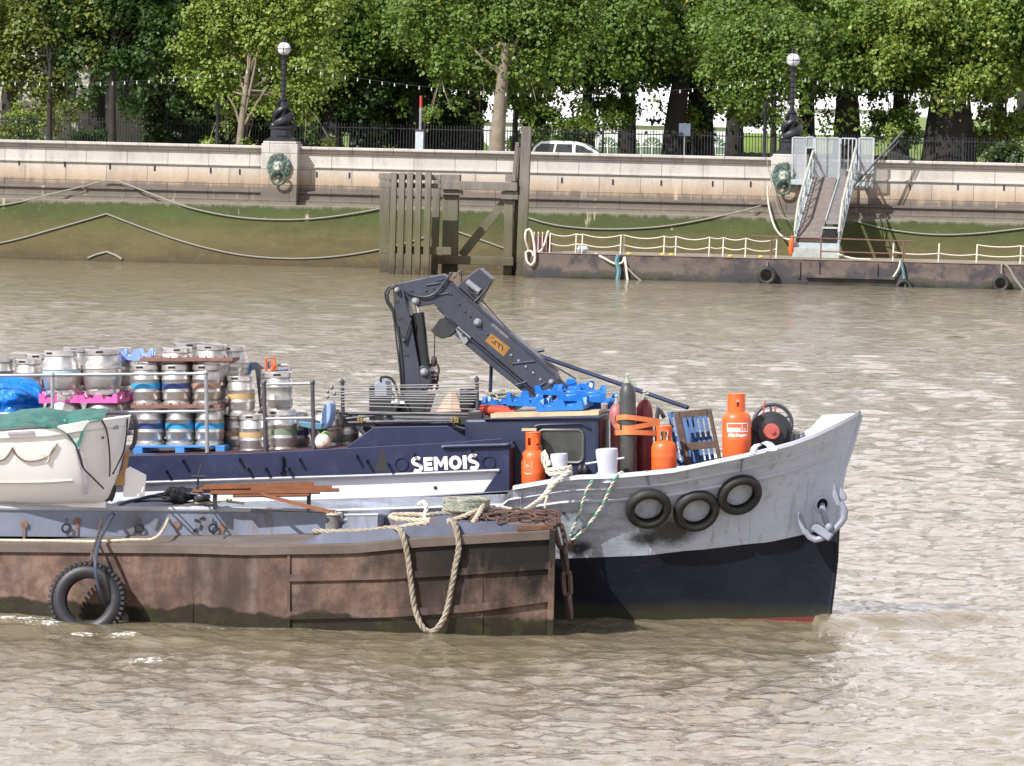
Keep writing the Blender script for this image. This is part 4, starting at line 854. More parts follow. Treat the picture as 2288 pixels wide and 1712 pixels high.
def gangway():
    yb, yt = -6.9, -1.15
    BL = WL.pl(1779, 535, yb); BR = WL.pl(1872, 537, yb); TL = WL.pl(1817, 400, yt); TR = WL.pl(1905, 402, yt); zb = (BL.z+BR.z)/2; zt = (TL.z+TR.z)/2
    t = thing('gangway', WL((BL.x+BR.x)/2, yb, ZP), 'steep metal gangway with ridged treads from pontoon to wall', 'gangway')
    Mg = mat('galvanised', (.4, .44, .46), .5, .2, .15, 3, .05, 20); Mt = mat('tread_brown', (.06, .047, .04), .8, 0, .2, 5, .1, 30)
    def P(u, v, h=0): # u 0..1 left-right, v 0..1 bottom-top
        a = BL.lerp(BR, u); b = TL.lerp(TR, u); p = a.lerp(b, v); return V((p.x, yb+(yt-yb)*v, zb+(zt-zb)*v+h))
    mb = MB(WL.M); mb.add([P(0, 0), P(.62, 0), P(.62, 1), P(0, 1)], [(0, 1, 2, 3)])
    mb.add([P(0, 0, -.12), P(.62, 0, -.12), P(.62, 1, -.12), P(0, 1, -.12)], [(3, 2, 1, 0)]); mb.add([P(0, 0), P(.62, 0), P(.62, 0, -.12), P(0, 0, -.12)], [(3, 2, 1, 0)]); obj('ramp', mb, Mt, t, smooth=False)
    N = 34; mb = MB(WL.M)
    for i in range(N):
        v = (i+.5)/N; a = P(.03, v, .03); b = P(.6, v, .03); mb.prism([a+V((0, -.05, -.02)), b+V((0, -.05, -.02)), b+V((0, .05, .04)), a+V((0, .05, .04))], (0, .0, .06))
    o = obj('tread', mb, mat('tread_edge', (.17, .14, .125), .8), t, smooth=False); 
    mb = MB(WL.M); mb.add([P(.66, .14, .42), P(.96, .14, .42), P(.97, 1.0, .12), P(.67, 1.0, .12)], [(0, 1, 2, 3)]); mb.add([P(.66, .14, .42), P(.96, .14, .42), P(.96, .14, .3), P(.66, .14, .3)], [(3, 2, 1, 0)])
    mb.add([P(.66, .14, .42), P(.67, 1.0, .12), P(.67, 1, .0), P(.66, .14, .3)], [(0, 1, 2, 3)])
    for i in range(40): v = .15+.85*i/40; a = P(.67, v, .43-.3*(v-.14)/.86); b = P(.96, v, .43-.3*(v-.14)/.86); mb.tube([a, b], .012, 4)
    obj('luggage_lane', mb, mat('lane_grey', (.2, .185, .18), .7), t, smooth=False)
    mb = MB(WL.M); mb.tube([P(.65, .14, .46), P(.665, 1, .16)], .035, 6); obj('lane_edge', mb, Mg, t)
    a = P(.63, .05, .0); b = P(.95, .05, .0); mb = MB(WL.M); mb.bx(a.x, b.x, a.y-.25, a.y+.5, a.z-.25, a.z+.34); obj('end_box', mb, M_dark, t); mb = MB(WL.M)
    mb.bx(a.x-.05, b.x+.05, a.y-.3, a.y+.5, a.z+.345, a.z+.41); obj('end_box_lid', mb, Mg, t)
    for s, nm in ((0, 'l'), (1, 'r')):
        u0 = -.03 if s == 0 else 1.03; prof = lambda v: .15+.95*min(1, max(0, v)*5+.1)**.6-.5*max(0, v-.8)*0
        top = [P(u0, v/16*1.18-.03, prof(v/16)) for v in range(17)]; bot = [P(u0, v/16*1.18-.03, -.05) for v in range(17)]
        mb = MB(WL.M); mb.tube(top, .055, 7); obj('handrail', mb, mat('rail_cream', (.42, .4, .33), .6), t)
        mb = MB(WL.M); mb.tube(bot, .06, 6)
        for i in range(0, 17, 2): mb.tube([bot[i], top[i]], .03, 5)
        for i in range(0, 16, 2): mb.tube([bot[i], top[i+2]] if (i//2) % 2 else [top[i], bot[i+2]], .024, 5)
        mid = [a.lerp(b, .5) for a, b in zip(bot, top)]; mb.tube(mid, .024, 5); obj('side_truss', mb, Mg, t)
    a = P(0, 0); b = P(1, 0); mb = MB(WL.M); mb.bx(a.x-.12, b.x+.1, yb-.55, yb+.1, ZP+.002, ZP+.42); obj('landing_step', mb, mat('landing_grey', (.33, .35, .33), .7, 0, .2, 2, .1, 20, (.2, .1, .06), .35, 3), t, bev=.02)
    mb = MB(WL.M); mb.bx(a.x-.1, b.x+.08, yb-.3, yb-.2, ZP+.42, ZP+.62); obj('toe_board', mb, Mg, t)
    x = WL.pl(1768, 545, yb-.4).x; mb = MB(WL.M); mb.tube([(x, yb-.5, ZP+.12), (x, yb-.5, ZP+.3), (x+.03, yb-.5, ZP+.75), (x+.04, yb-.5, ZP+.9)], [.05, .12, .11, .05], 10)
    obj('orange_float', mb, M_orange, label='orange float hung at the foot of the gangway', cat='float')
gangway()
def gate():
    y = -1.0; a = WL.pl(1768, 402, y); t = thing('security_gate', WL(a.x+1.5, y, a.z), 'grey mesh security gate and side screens at the top of the gangway', 'gate')
    Mg = MATS['galvanised']; tt = NT('mesh_panel'); p = tt.coord(); sp = tt.n('ShaderNodeSeparateXYZ'); tt.l(p, sp.inputs[0])
    b = tt.pbsdf((.5, .52, .56), .5, .1); tr = tt.n('ShaderNodeBsdfTransparent'); mx = tt.n('ShaderNodeMixShader'); mx.inputs[0].default_value = .36; tt.l(tr.outputs[0], mx.inputs[1]); tt.l(b.outputs[0], mx.inputs[2]); tt.l(mx.outputs[0], tt.out.inputs[0])
    def panel(x0, x1, yt, ybt, mesh=True, bars=0, yy=y):
        A = WL.pl(x0, ybt, yy); B = WL.pl(x1, ybt, yy); Z = WL.pl(x0, yt, yy).z; mb = MB(WL.M)
        for x in (A.x, B.x): mb.bx(x-.035, x+.035, yy-.035, yy+.035, A.z, Z)
        for z in (A.z, Z): mb.bx(A.x+.036, B.x-.036, yy-.03, yy+.03, z-.03, z+.03)
        for i in range(1, bars): x = A.x+(B.x-A.x)*i/bars; mb.bx(x-.02, x+.02, yy-.02, yy+.02, A.z+.031, Z-.031)
        f = obj('gate_frame', mb, Mg, t, smooth=False)
        if mesh:
            mb = MB(WL.M); mb.bx(A.x+.036, B.x-.036, yy-.004, yy+.004, A.z+.031, Z-.031); obj('mesh_sheet', mb, tt.mat, f, smooth=False)
    panel(1769, 1799, 307, 402); panel(1800, 1818, 306, 330); panel(1820, 1846, 308, 400); panel(1846, 1874, 308, 398); panel(1877, 1912, 309, 380, False, 4, y+.3); panel(1918, 1950, 308, 386, True, 0, y+.2)
    Z = WL.pl(1880, 403, y).z; x0 = WL.pl(1768, 402, y).x; x1 = WL.pl(1950, 402, y).x; mb = MB(WL.M); mb.bx(x0, x1, -1.3, -.86, Z-.22, Z-.02); obj('platform', mb, Mg, t)
    for x in (x0+.2, x1-.2):
        mb = MB(WL.M); mb.prism([(x, -1.28, Z-.23), (x, -.12, Z-.23), (x, -.12, Z-1.0)], (.09, 0, 0)); obj('bracket', mb, Mg, t)
gate()
a = WL.pw(2020, 292, -.9); b = WL.pw(1905, 418, -1.7); mb = MB(); mb.tube([a, b], .05, 7); mb.tube([a.lerp(b, .18)+V((.18, 0, 0)), b+V((.22, 0, .02))], .025, 6)
obj('mooring_spar', mb, M_pipeb, label='long black spar leaning across the wall right of the gangway', cat='spar')
a = WL.pl(1715, 440, -.9)
hanging_rope([(1716, 415, -.95), (1717, 455, -.95), (1730, 505, -1.6), (1750, 530, -4), (1768, 536, -6.5)], 'pale hose curving from the lamp pier down to the gangway foot', M_ropew, .04, group='ropes beside the gangway')
hanging_rope([(1712, 350, -.95), (1722, 400, -1.0), (1740, 470, -1.3), (1758, 490, -1.6), (1772, 488, -2)], 'thin dark cable hanging beside the pier lion', M_rope_d, .02, group='ropes beside the gangway')

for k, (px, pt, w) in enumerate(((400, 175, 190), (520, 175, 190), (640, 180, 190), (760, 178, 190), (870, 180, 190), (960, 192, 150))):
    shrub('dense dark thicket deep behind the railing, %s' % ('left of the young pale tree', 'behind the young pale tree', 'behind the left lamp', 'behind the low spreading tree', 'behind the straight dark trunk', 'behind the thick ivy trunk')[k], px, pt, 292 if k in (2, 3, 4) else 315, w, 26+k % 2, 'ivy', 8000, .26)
# ================================================================ the cargo ship
def interp(xs, ys): 
    xs = np.array(xs, float); ys = np.array(ys, float); o = np.argsort(xs); xs = xs[o]; ys = ys[o]
    return lambda x: float(np.interp(x, xs, ys))
stem = [SH.pl(*q, 0) for q in ((1850, 1389), (1860, 1310), (1867, 1250), (1870, 1181), (1877, 1090), (1886, 1045), (1902, 998), (1924, 921))]
XST = interp([p.z for p in stem]+[-1.2], [p.x for p in stem]+[stem[0].x-.1]); ZTIP = stem[-1].z; XTIP = stem[-1].x
def hb(s, t):
    t = max(0, min(1, t)); a = 4.6+(1.5-4.6)*t**1.3; p = 1.2+(.85-1.2)*t; return (1.82+.17*t)*(1-math.exp(-(max(s, 0)/a)**p))+.015
railpx = [(1909, 930.5), (1862, 955), (1821, 974), (1772, 992), (1731, 1003), (1674, 1017.5), (1609, 1031), (1500, 1054), (1363, 1066), (1281, 1068), (1145, 1091.5), (1132, 1104), (1000, 1109), (754, 1117), (500, 1126), (200, 1136), (-200, 1150)]
rs_, rz_ = [0.0], [ZTIP]
for px, py in railpx:
    b = 1.0
    for _ in range(8): q = SH.pl(px, py, -b); s = XTIP-q.x; b = hb(s, 1)
    rs_.append(s); rz_.append(q.z)
rs_.append(26); rz_.append(rz_[-1])
ZR = interp(rs_, rz_); S_STEP = (rs_[11]+rs_[12])/2
def hullp(s, t, side=-1, off=0.0):
    if t == .455: t += .006*noise.noise(V((s*1.7, 0, 0)))+.004*noise.noise(V((s*6, 3, 0)))
    zr = ZR(s); z = t*zr if t > 0 else t*2.6; b = hb(s, t)+off
    x = XST(z)-s*(1 if s > 0 else 0); k = min(1, s/3.0); x = (XST(t*ZTIP if t > 0 else z)-s); return V((x, side*b, z))
svals = [0, .04, .1, .2, .32, .5, .7, .95, 1.25, 1.6, 2, 2.5, 3, 3.5, 4, 4.4, rs_[11]-.02, rs_[11], rs_[12], rs_[12]+.05, 5.6, 6.4, 7.5, 9, 11, 13, 16, 19, 22]
svals = sorted(svals+[k*.23+.6 for k in range(20)])
def ship_paint(name, base, world_t=True):
    return base
def grey_hull():
    t = NT('topsides_paint'); v = t.coord(); n = t.noise(v, 1.2, 6, .65); col = t.ramp(n, [(.3, (.46, .51, .625)), (.7, (.54, .59, .7))])
    sp = t.n('ShaderNodeSeparateXYZ'); t.l(v, sp.inputs[0])
    scr = t.noise(t.mapv(v, (.5, 1, 4)), 2.2, 8, .75); aft = t.math('SMOOTHSTEP', 0, 0) if False else None
    x = sp.outputs[0]; mr = t.n('ShaderNodeMapRange'); mr.inputs['From Min'].default_value = 4.9; mr.inputs['From Max'].default_value = 2.2; t.l(x, mr.inputs[0])
    f = t.math('MULTIPLY', t.ramp(scr, [(.42, 0.0), (.68, .85)]), t.math('ADD', t.math('MULTIPLY', mr.outputs[0], .85), .15)); col = t.mix(f, col, (.2, .165, .14))
    st = t.noise(t.mapv(v, (5, 5, .35)), 2, 5, .7); col = t.mix(t.ramp(st, [(.54, 0.0), (.72, .6)]), col, (.2, .155, .13))
    for (px, py, r) in ((1500, 1190, .5), (1440, 1205, .3), (1290, 1225, .3)):     # soot rubbed on by the tyres
        q = SH.pw(px, py, -1.2)-WP['cargo_ship']; vm = t.n('ShaderNodeVectorMath', operation='DISTANCE'); mp = t.mapv(v, (1, .25, 1.9)); t.l(mp, vm.inputs[0]); vm.inputs[1].default_value = (q.x, q.y*.25, q.z*1.9)
        f = t.math('SUBTRACT', t.math('ADD', 1.0, t.math('MULTIPLY', t.math('SUBTRACT', t.noise(v, 4, 6, .75), .5), .8)), t.math('DIVIDE', vm.outputs['Value'], r)); col = t.mix(t.ramp(f, [(.05, 0.0), (.6, .93)]), col, (.02, .02, .02))
    t.pbsdf(col, .48, 0, t.bump(t.noise(v, 1.6, 3), .25, .06)); return t.mat
def black_hull():
    t = NT('boot_black'); v = t.coord(); n = t.noise(v, 1.4, 6, .7); col = t.ramp(n, [(.3, (.006, .008, .015)), (.7, (.014, .017, .027))])
    sp = t.n('ShaderNodeSeparateXYZ'); t.l(t.pos(), sp.inputs[0])
    f = t.ramp(t.noise(t.mapv(v, (1, 1, 3)), 3, 8, .75), [(.62, 0.0), (.74, .7)]); col = t.mix(f, col, (.1, .075, .045))
    zz = t.math('ADD', sp.outputs[2], t.math('MULTIPLY', t.noise(v, 3, 4), .2)); col = t.mix(t.ramp(zz, [(.18, .7), (.36, 0.0)]), col, (.045, .045, .022))
    t.pbsdf(col, .6, 0, t.bump(t.noise(v, 2, 4), .25, .05), Specular_IOR_Level=.22); return t.mat
ship = thing('cargo_ship', SH(-6, 0, 0), 'grey and black motor barge heading right with tyres along its bow', 'ship')
M_top = grey_hull(); M_boot = black_hull(); M_red = mat('red_boot', (.12, .02, .018), .6, 0, .3, 3, .1, 20)
M_anch = mat('anchor_grey', (.24, .25, .31), .55, 0, .15, 6, .2, 30, (.2, .13, .1), .3, 7)
def loft(tl, name, mats, mi=None, ends=True):
    mb = MB()
    for side in (-1, 1):
        rows = [[SH.M @ hullp(s, t, side) for s in svals] for t in tl]
        if side > 0: rows = [r[::-1] for r in rows]
        mb.grid(rows[::-1])
    a = [SH.M @ hullp(svals[-1], t, -1) for t in tl]; b = [SH.M @ hullp(svals[-1], t, 1) for t in tl]; mb.grid([a, b])
    return obj(name, mb, mats, ship, ang=50)
loft([-.45, -.2, .022], 'keel_strake', M_red)
loft([.022, .1, .2, .3, .4, .455], 'lower_hull', M_boot)
loft([.455, .5, .56, .62, .68, .74, .8, .86, .92, .96, 1.0], 'topsides', M_top)
for t, r in ((.918, .022), (.838, .026)):                           # rubbing strakes
    for side in (-1, 1):
        P = spline([SH.M @ hullp(s, t, side, .006) for s in svals if .1 < s < 22], .3); mb = MB(); mb.tube(P, r, 6); obj('rubbing_strake', mb, M_grey, ship)
for s in (1.15, 2.45, 3.75, 5.2):                                   # plate seams
    mb = MB(); mb.tube(spline([SH.M @ hullp(s, t, -1, .001) for t in (.465, .6, .7, .83)], .1), .006, 4); obj('plate_seam', mb, M_boot if False else M_top, ship)
zb_ = .455*ZTIP
for z0, z1, nm, m_ in ((-.4, zb_, 'lower_stem', M_boot), (zb_, ZTIP-.03, 'stem_bar', M_top)):
    mb = MB(); mb.tube([SH(XST(z)+.005, 0, z) for z in np.linspace(z0, z1, 16)], .035, 8); obj(nm, mb, m_, ship)
# bulwark inside, cap rail
for side in (-1, 1):
    mb = MB(); ss = [s for s in svals if .3 < s <= S_STEP]
    rows = [[SH.M @ V((hullp(s, 1-d/ZR(s), side, -.06).x, side*max(.006, abs(hullp(s, 1-d/ZR(s), side, -.06).y)), ZR(s)-d)) for s in ss] for d in (0, .2, .4, .62)]
    mb.grid(rows if side < 0 else rows[::-1]); obj('bulwark_inside', mb, M_grey, ship)
    mb = MB(); ss = np.concatenate([np.linspace(.02, 1, 14), np.linspace(1.1, rs_[11]-.01, 20)]); sec = []
    for s in ss:
        b = hb(s, 1); bi = max(.004, b-.12-.1*max(0, 1-s/.5)); z = ZR(s); x = XTIP-s
        sec.append([SH(x, side*(b+.035), z-.02), SH(x, side*(b+.035), z+.03), SH(x, side*bi, z+.035), SH(x, side*bi, z-.02)])
    mb.grid(sec if side > 0 else sec[::-1], closed=True); mb.add(sec[-1], [(0, 1, 2, 3)]); obj('cap_rail', mb, mat('cap_paint', (.62, .65, .74), .45, 0, .06, 2, .1, 16, (.36, .32, .29), .2, 3), ship)
ZFD = lambda s: ZR(s)-.6
mb = MB(); rows = []
for s in [.5, 1, 1.5, 2, 2.6, 3.2, 3.8, 4.4, S_STEP]: q = hullp(s, ZFD(s)/ZR(s), 1, -.05); rows.append([SH(q.x, y*q.y, ZFD(s)) for y in (-1, -.5, 0, .5, 1)])
mb.grid(rows[::-1]); obj('foredeck', mb, mat('deck_grey', (.2, .2, .22), .7, 0, .2, 2, .1, 20, (.15, .1, .07), .3, 3), ship)
mb = MB(); rows = []
for s in [S_STEP, 6, 8, 11, 16, 22]: b = hb(s, 1)-.004; rows.append([SH(XTIP-s, y*b, ZR(s)-.004) for y in (-1, 0, 1)])
mb.grid(rows[::-1]); obj('side_deck', mb, MATS['deck_grey'], ship)
s = S_STEP; b = hb(s, .55)-.06; mb = MB(); mb.add([SH(XTIP-s, -b, ZFD(s)), SH(XTIP-s, b, ZFD(s)), SH(XTIP-s, b, ZR(s+.1)), SH(XTIP-s, -b, ZR(s+.1))], [(0, 1, 2, 3)]); obj('deck_break', mb, M_grey, ship)
# hold coaming
def spoly(pts, y): return [SH.pw(a, b, y) for a, b in pts]
dep = lambda d: SH.R @ V((0, d, 0))
YC = -1.62
mb = MB(); mb.prism(spoly([(-160, 1027), (300, 1018), (550, 1013), (767, 1002), (974, 991), (1121, 980), (1138, 984), (1138, 1104), (1077, 1104), (1115, 1051), (820, 1062), (550, 1070), (-160, 1093)], YC), dep(.07)); obj('hold_coaming', mb, M_navy, ship, smooth=False, bev=.012)
mb = MB(); mb.prism(spoly([(-160, 1088), (550, 1065), (1112, 1046), (1112, 1110), (550, 1128), (-160, 1150)], YC+.075), dep(.05)); obj('white_side_panel', mb, M_white, ship, smooth=False)
mb = MB(); P = [SH.pw(a, b, YC-.012) for a, b in ((-160, 1094), (550, 1071), (820, 1063), (1116, 1051))]; mb.tube(P, .022, 6); obj('coaming_bead', mb, M_pipe, ship)
mb = MB(); P = [SH.pw(a, b, YC+.05) for a, b in ((-160, 1151), (550, 1128), (760, 1118), (1110, 1105))]; mb.tube(P, .018, 6); obj('deck_edge_bead', mb, M_pipe, ship)
c0 = SH.pl(1138, 984, YC); c1 = SH.pl(-160, 1027, YC); c2 = SH.pl(1136, 1104, YC); zc = lambda x: c0.z+(c1.z-c0.z)*(x-c0.x)/(c1.x-c0.x)
mb = MB(); mb.prism([SH(c0.x-.003, YC+.13, c0.z-.03), SH(c1.x, YC+.13, c1.z-.03), SH(c1.x, YC+.13, c1.z-.9), SH(c0.x-.003, YC+.13, c2.z)], dep(3.0)); obj('hatch_cover', mb, mat('maroon_steel', (.075, .03, .035), .65, 0, .3, 3, .2, 20), ship, smooth=False)
ZH = lambda x: zc(x)-.028                                          # level the cargo stands on
mb = MB(); mb.prism(spoly([(767.5, 1003), (835.5, 954), (999, 951.5), (1061, 989.6), (1061, 997), (780, 1006)], YC+.1), dep(.05)); obj('raised_plate', mb, M_navy, ship, smooth=False, bev=.01)
mb = MB(); mb.tube(spline([SH.pw(a, b, YC-.03) for a, b in ((988, 1000), (992, 998), (1060, 996), (1130, 994), (1143, 991), (1147, 1000))], .06), .03, 8); obj('grab_rail', mb, M_navy, ship)
for a, b in ((409, 1029), (535, 1026), (372, 1052), (555, 1048), (594, 1047), (669, 1025), (645, 1047), (797, 1019), (868, 1038), (925, 1015), (1053, 1007), (820, 1030)):
    q = SH.pw(a, b, YC); mb = MB(); mb.tube([q+dep(.02), q-dep(.14)], .022, 7); obj('coaming_peg', mb, M_navy, ship)
q = SH.pl(629, 1037, YC); mb = MB(SH.M); mb.tube([(q.x, YC-.04, q.z-.11), (q.x, YC-.04, q.z+.11)], .04, 8); obj('fender_lug', mb, M_navy, ship)
for a, b in ((973, 1090),): q = SH.pw(a, b, YC+.075); mb = MB(); mb.lathe([(.026, 0), (.026, .012)], q-dep(.012), dep(1), 10); obj('drain_hole', mb, M_dark, ship)
for a, b in ((897, 1037), (1092, 1034)): q = SH.pw(a, b, YC); mb = MB(); mb.torus(q-dep(.01), .088, .012, dep(1), 24, 6); obj('porthole_ring', mb, M_navy, ship)
mb = MB(); mb.prism(spoly([(853, 1003), (858, 1003), (866, 1052), (838, 1053)], YC-.003), dep(.002)); obj('oil_stain', mb, mat('oil_stain', (.018, .018, .014), .6), ship, smooth=False)
# name in white letters
pA = SH.pl(921, 1052, YC-.004); pB = SH.pl(1071, 1044.5, YC-.004); pm = SH.pl(996, 1035, YC-.006); ang = math.atan2(pB.z-pA.z, pB.x-pA.x)
MT = SH.M @ Matrix.Translation(pm) @ Matrix.Rotation(-ang, 4, 'Y') @ Matrix(((1, 0, 0, 0), (0, 0, -1, 0), (0, 1, 0, 0), (0, 0, 0, 1)))
def name_mb():
    mb = MB(); h = .092; d = .003; x = -.475
    def put(polys, w):
        nonlocal x
        for P in polys: mb.prism([MT @ V((x+a, b, 0)) for a, b in P], (MT.to_3x3() @ V((0, 0, d))))
        x += w+.018
    def S_():                                                     # swept stroke
        w = .15; cs = []
        for k in range(9): a = R_(38+k*(232/8)); cs.append((w/2+.046*math.cos(a)*1.2, h*.5+.044*math.sin(a)))
        for k in range(1, 9): a = R_(90-k*(232/8)); cs.append((w/2+.046*math.cos(a)*1.2, -h*.5+.044*math.sin(a)))
        cs = cs[:8]+[(w/2, 0)]+cs[9:]; L = []; Rr = []
        for k in range(len(cs)):
            a = cs[max(0, k-1)]; b = cs[min(len(cs)-1, k+1)]; tx, ty = b[0]-a[0], b[1]-a[1]; n = math.hypot(tx, ty); L.append((cs[k][0]-ty/n*.024, cs[k][1]+tx/n*.024)); Rr.append((cs[k][0]+ty/n*.024, cs[k][1]-tx/n*.024))
        put([L+Rr[::-1]], w)
    S_(); t = .046
    put([[(0, -h), (.05, -h), (.05, h), (0, h)], [(.051, h-t), (.125, h-t), (.125, h), (.051, h)], [(.051, -t/2), (.115, -t/2), (.115, t/2), (.051, t/2)], [(.051, -h), (.125, -h), (.125, -h+t), (.051, -h+t)]], .125)
    put([[(0, -h), (.048, -h), (.048, h), (0, h)], [(.142, -h), (.19, -h), (.19, h), (.142, h)], [(.0485, h), (.0485, h*.1), (.095, -h*.62), (.095, h*.1)], [(.1415, h), (.0955, h*.1), (.0955, -h*.62), (.1415, h*.1)]], .19)
    O = [((.088+math.cos(a)*.088, math.sin(a)*h*1.03), (.088+math.cos(a)*.038, math.sin(a)*h*.5)) for a in [k*PI/12 for k in range(25)]]
    put([[O[k][0] for k in range(13)]+[O[k][1] for k in range(12, -1, -1)], [O[k][0] for k in range(12, 25)]+[O[k][1] for k in range(24, 11, -1)]], .176)
    put([[(0, -h), (.054, -h), (.054, h), (0, h)]], .054); S_(); return mb
obj('ship_name', name_mb(), mat('name_white', (.82, .8, .82), .5, 0, .02, 3, 0), ship, smooth=False)
# fore cabin
YCB = -1.22
ca = SH.pl(1085, 937, YCB); cb = SH.pl(1338, 931, YCB); cbt = SH.pl(1338, 1070, YCB)
M_navy2 = mat('cabin_navy', (.018, .026, .06), .38, 0, .25, 2, .1, 25, (.06, .058, .055), .3, 3)
mb = MB(); mb.prism([SH(ca.x-.3, YCB, ca.z), SH(cb.x, YCB, cb.z), SH(cb.x, YCB, cbt.z-.4), SH(ca.x-.3, YCB, cbt.z-.4)], dep(2.4)); obj('cabin', mb, [M_navy2], ship, smooth=False, bev=.05)
mb = MB(); mb.prism([SH(cb.x+.002, YCB+.06, cb.z-.06), SH(cb.x+.012, YCB+.06, cb.z-.06), SH(cb.x+.012, YCB+.06, cbt.z-.38), SH(cb.x+.002, YCB+.06, cbt.z-.38)], dep(2.28)); obj('cabin_front', mb, MATS['maroon_steel'], ship, smooth=False)
mb = MB(); mb.prism(spoly([(1080, 939), (1085, 934), (1340, 929), (1343, 934), (1340, 938)], YCB-.04), dep(2.5)); obj('cabin_roof', mb, M_navy, ship, smooth=False, bev=.015)
wl = [(1213, 961), (1292, 961), (1300, 965), (1303, 975), (1303, 1020), (1300, 1030), (1292, 1034), (1213, 1034), (1205, 1030), (1202, 1020), (1202, 975), (1205, 965)]
mb = MB(); mb.prism(spoly(wl, YCB-.012), dep(.011)); pane = obj('cabin_window', mb, mat('dusty_glass', (.05, .055, .05), .18, 0, .35, 2.5, 0, 10), ship, smooth=False)
mb = MB(); mb.tube(spoly(wl, YCB-.015), .02, 6, closed=True); obj('window_frame', mb, mat('rubber_trim', (.09, .09, .085), .4), pane)
mb = MB(); mb.tube(spoly([(1195, 953), (1205, 950), (1300, 947), (1318, 957)], YCB-.03), .018, 6); obj('drip_rail', mb, M_navy, ship)
mb = MB(); mb.tube([SH.pw(1362, 935, -1.1), SH.pw(1363, 1002, -1.1)], .012, 5); obj('stay_wire', mb, M_pipe, ship)
for px in (1297, 1308):
    q = SH.pl(px, 1060, -1.3); mb = MB(SH.M); mb.sphere((q.x, -1.3, q.z+.06), .05, 10, sc=(1, 1, 1.5)); obj('vent_cowl', mb, M_black, ship)
# white bollards on the rail
def bollard(pxl, pxr, pt, pb_, pin, sl):
    s = XTIP-SH.pl((pxl+pxr)/2, pb_, -1.6).x; y = -(hb(s, 1)-.12); a = SH.pl((pxl+pxr)/2, pb_, y); d = (SH.pw((pxl+pxr)/2, pb_, y)-cam_p).length; r = (pxr-pxl)*d/F/2; h = SH.pl((pxl+pxr)/2, pt, y).z-a.z
    mb = MB(); ax = SH.R @ V((-.03, -.05, 1)); o = SH(a.x, y, a.z-.06); mb.lathe([(r*.86, 0), (r*.86, h*.5), (r, h*.95), (r, h+.03), (r*.97, h+.06), (0, h+.06)], o, ax, 24)
    if pin: mb.tube([o+ax*h*.72+SH.R @ V((-r-.14, -.05, -.03)), o+ax*h*.72+SH.R @ V((r+.09, -.05, .05))], .014, 6)
    obj('bollard', mb, mat('bollard_paint', (.5, .52, .62), .5, 0, .06, 4, .1, 20, (.35, .25, .2), .2, 5), ship); return o, r
bo1, br1 = bollard(1232, 1271, 1014, 1062, 0, 0); bo2, br2 = bollard(1334, 1384, 1003, 1067, 1, 0)
# fairlead on the rail
mb = MB(); yf = -(hb(2.2, 1)-.1)
prof = [(1672, 1019), (1678, 1001), (1684, 994), (1696, 992), (1700, 996), (1692, 1000), (1687, 1010), (1690, 1013), (1708, 1010), (1715, 1003), (1712, 997), (1700, 990), (1710, 987), (1722, 990), (1730, 998), (1738, 1002), (1737, 1008)]
mb.prism(spoly(prof[::-1], yf-.06), dep(.16)); obj('fairlead', mb, MATS['cap_paint'], ship, bev=.015)
# hawse pipe
def hullhit(px, py, off=0.0):
    lo = None
    y = -.3
    for _ in range(25):
        q = SH.pl(px, py, y); s = XTIP-q.x
        for _k in range(6): t = min(1, max(0, q.z/ZR(max(0, s)))); s = XST(t*ZTIP)-q.x
        y = .5*y+.5*(-hb(s, t)-off)
    return SH.M @ V((SH.pl(px, py, y).x, y, SH.pl(px, py, y).z))
q = hullhit(1837, 1127); q2 = hullhit(1830, 1127); q3 = hullhit(1837, 1120); nh = (q3-q).cross(q2-q).normalized(); nh = nh if nh.y < 0 else -nh
mb = MB(); mb.lathe([(.085, .004), (0, .004)], q, nh, 18); mb.v = [p for p in mb.v]; h_ = obj('hawse_hole', mb, M_dark, ship)
mb = MB(); mb.torus(q+nh*.005, .1, .022, nh, 24, 8); obj('hawse_ring', mb, M_top, ship)
q = hullhit(1260, 1147, .003); mb = MB(); mb.lathe([(.025, 0), (.025, .01)], q, (0, -1, 0), 10); obj('drain_hole', mb, M_dark, ship)
# pipe railings on the coaming
def rail(posts, rails, label):
    t = thing('guard_rail', SH.pw(posts[0][0], posts[0][2], YC+.12), label, 'guard rail', 'pipe guard rails on the coaming')
    for px, a, b in posts:
        mb = MB(); p = SH.pw(px, a, YC+.12); q = SH.pw(px+ (3 if px > 450 else 1), b, YC+.12); mb.tube([p, q], .028, 8); mb.sphere(p, .04, 8); obj('post', mb, M_pipe if px < 500 else M_pipeb, t)
    for L in rails: mb = MB(); mb.tube([SH.pw(a, b, YC+.12) for a, b in L], .022, 7); obj('rail', mb, M_pipe, t)
rail([(-60, 842, 1022), (117, 838, 1018), (460, 833, 1012)], [[(-60, 840), (117, 838), (458, 835)], [(-60, 926), (117, 923), (462, 919)]], 'grey pipe guard rail in front of the casks and kegs')
rail([(590, 856, 1011), (698, 855, 1007)], [[(590, 859), (698, 857)], [(593, 936), (703, 934)]], 'dark pipe guard rail between kegs and operator seat')
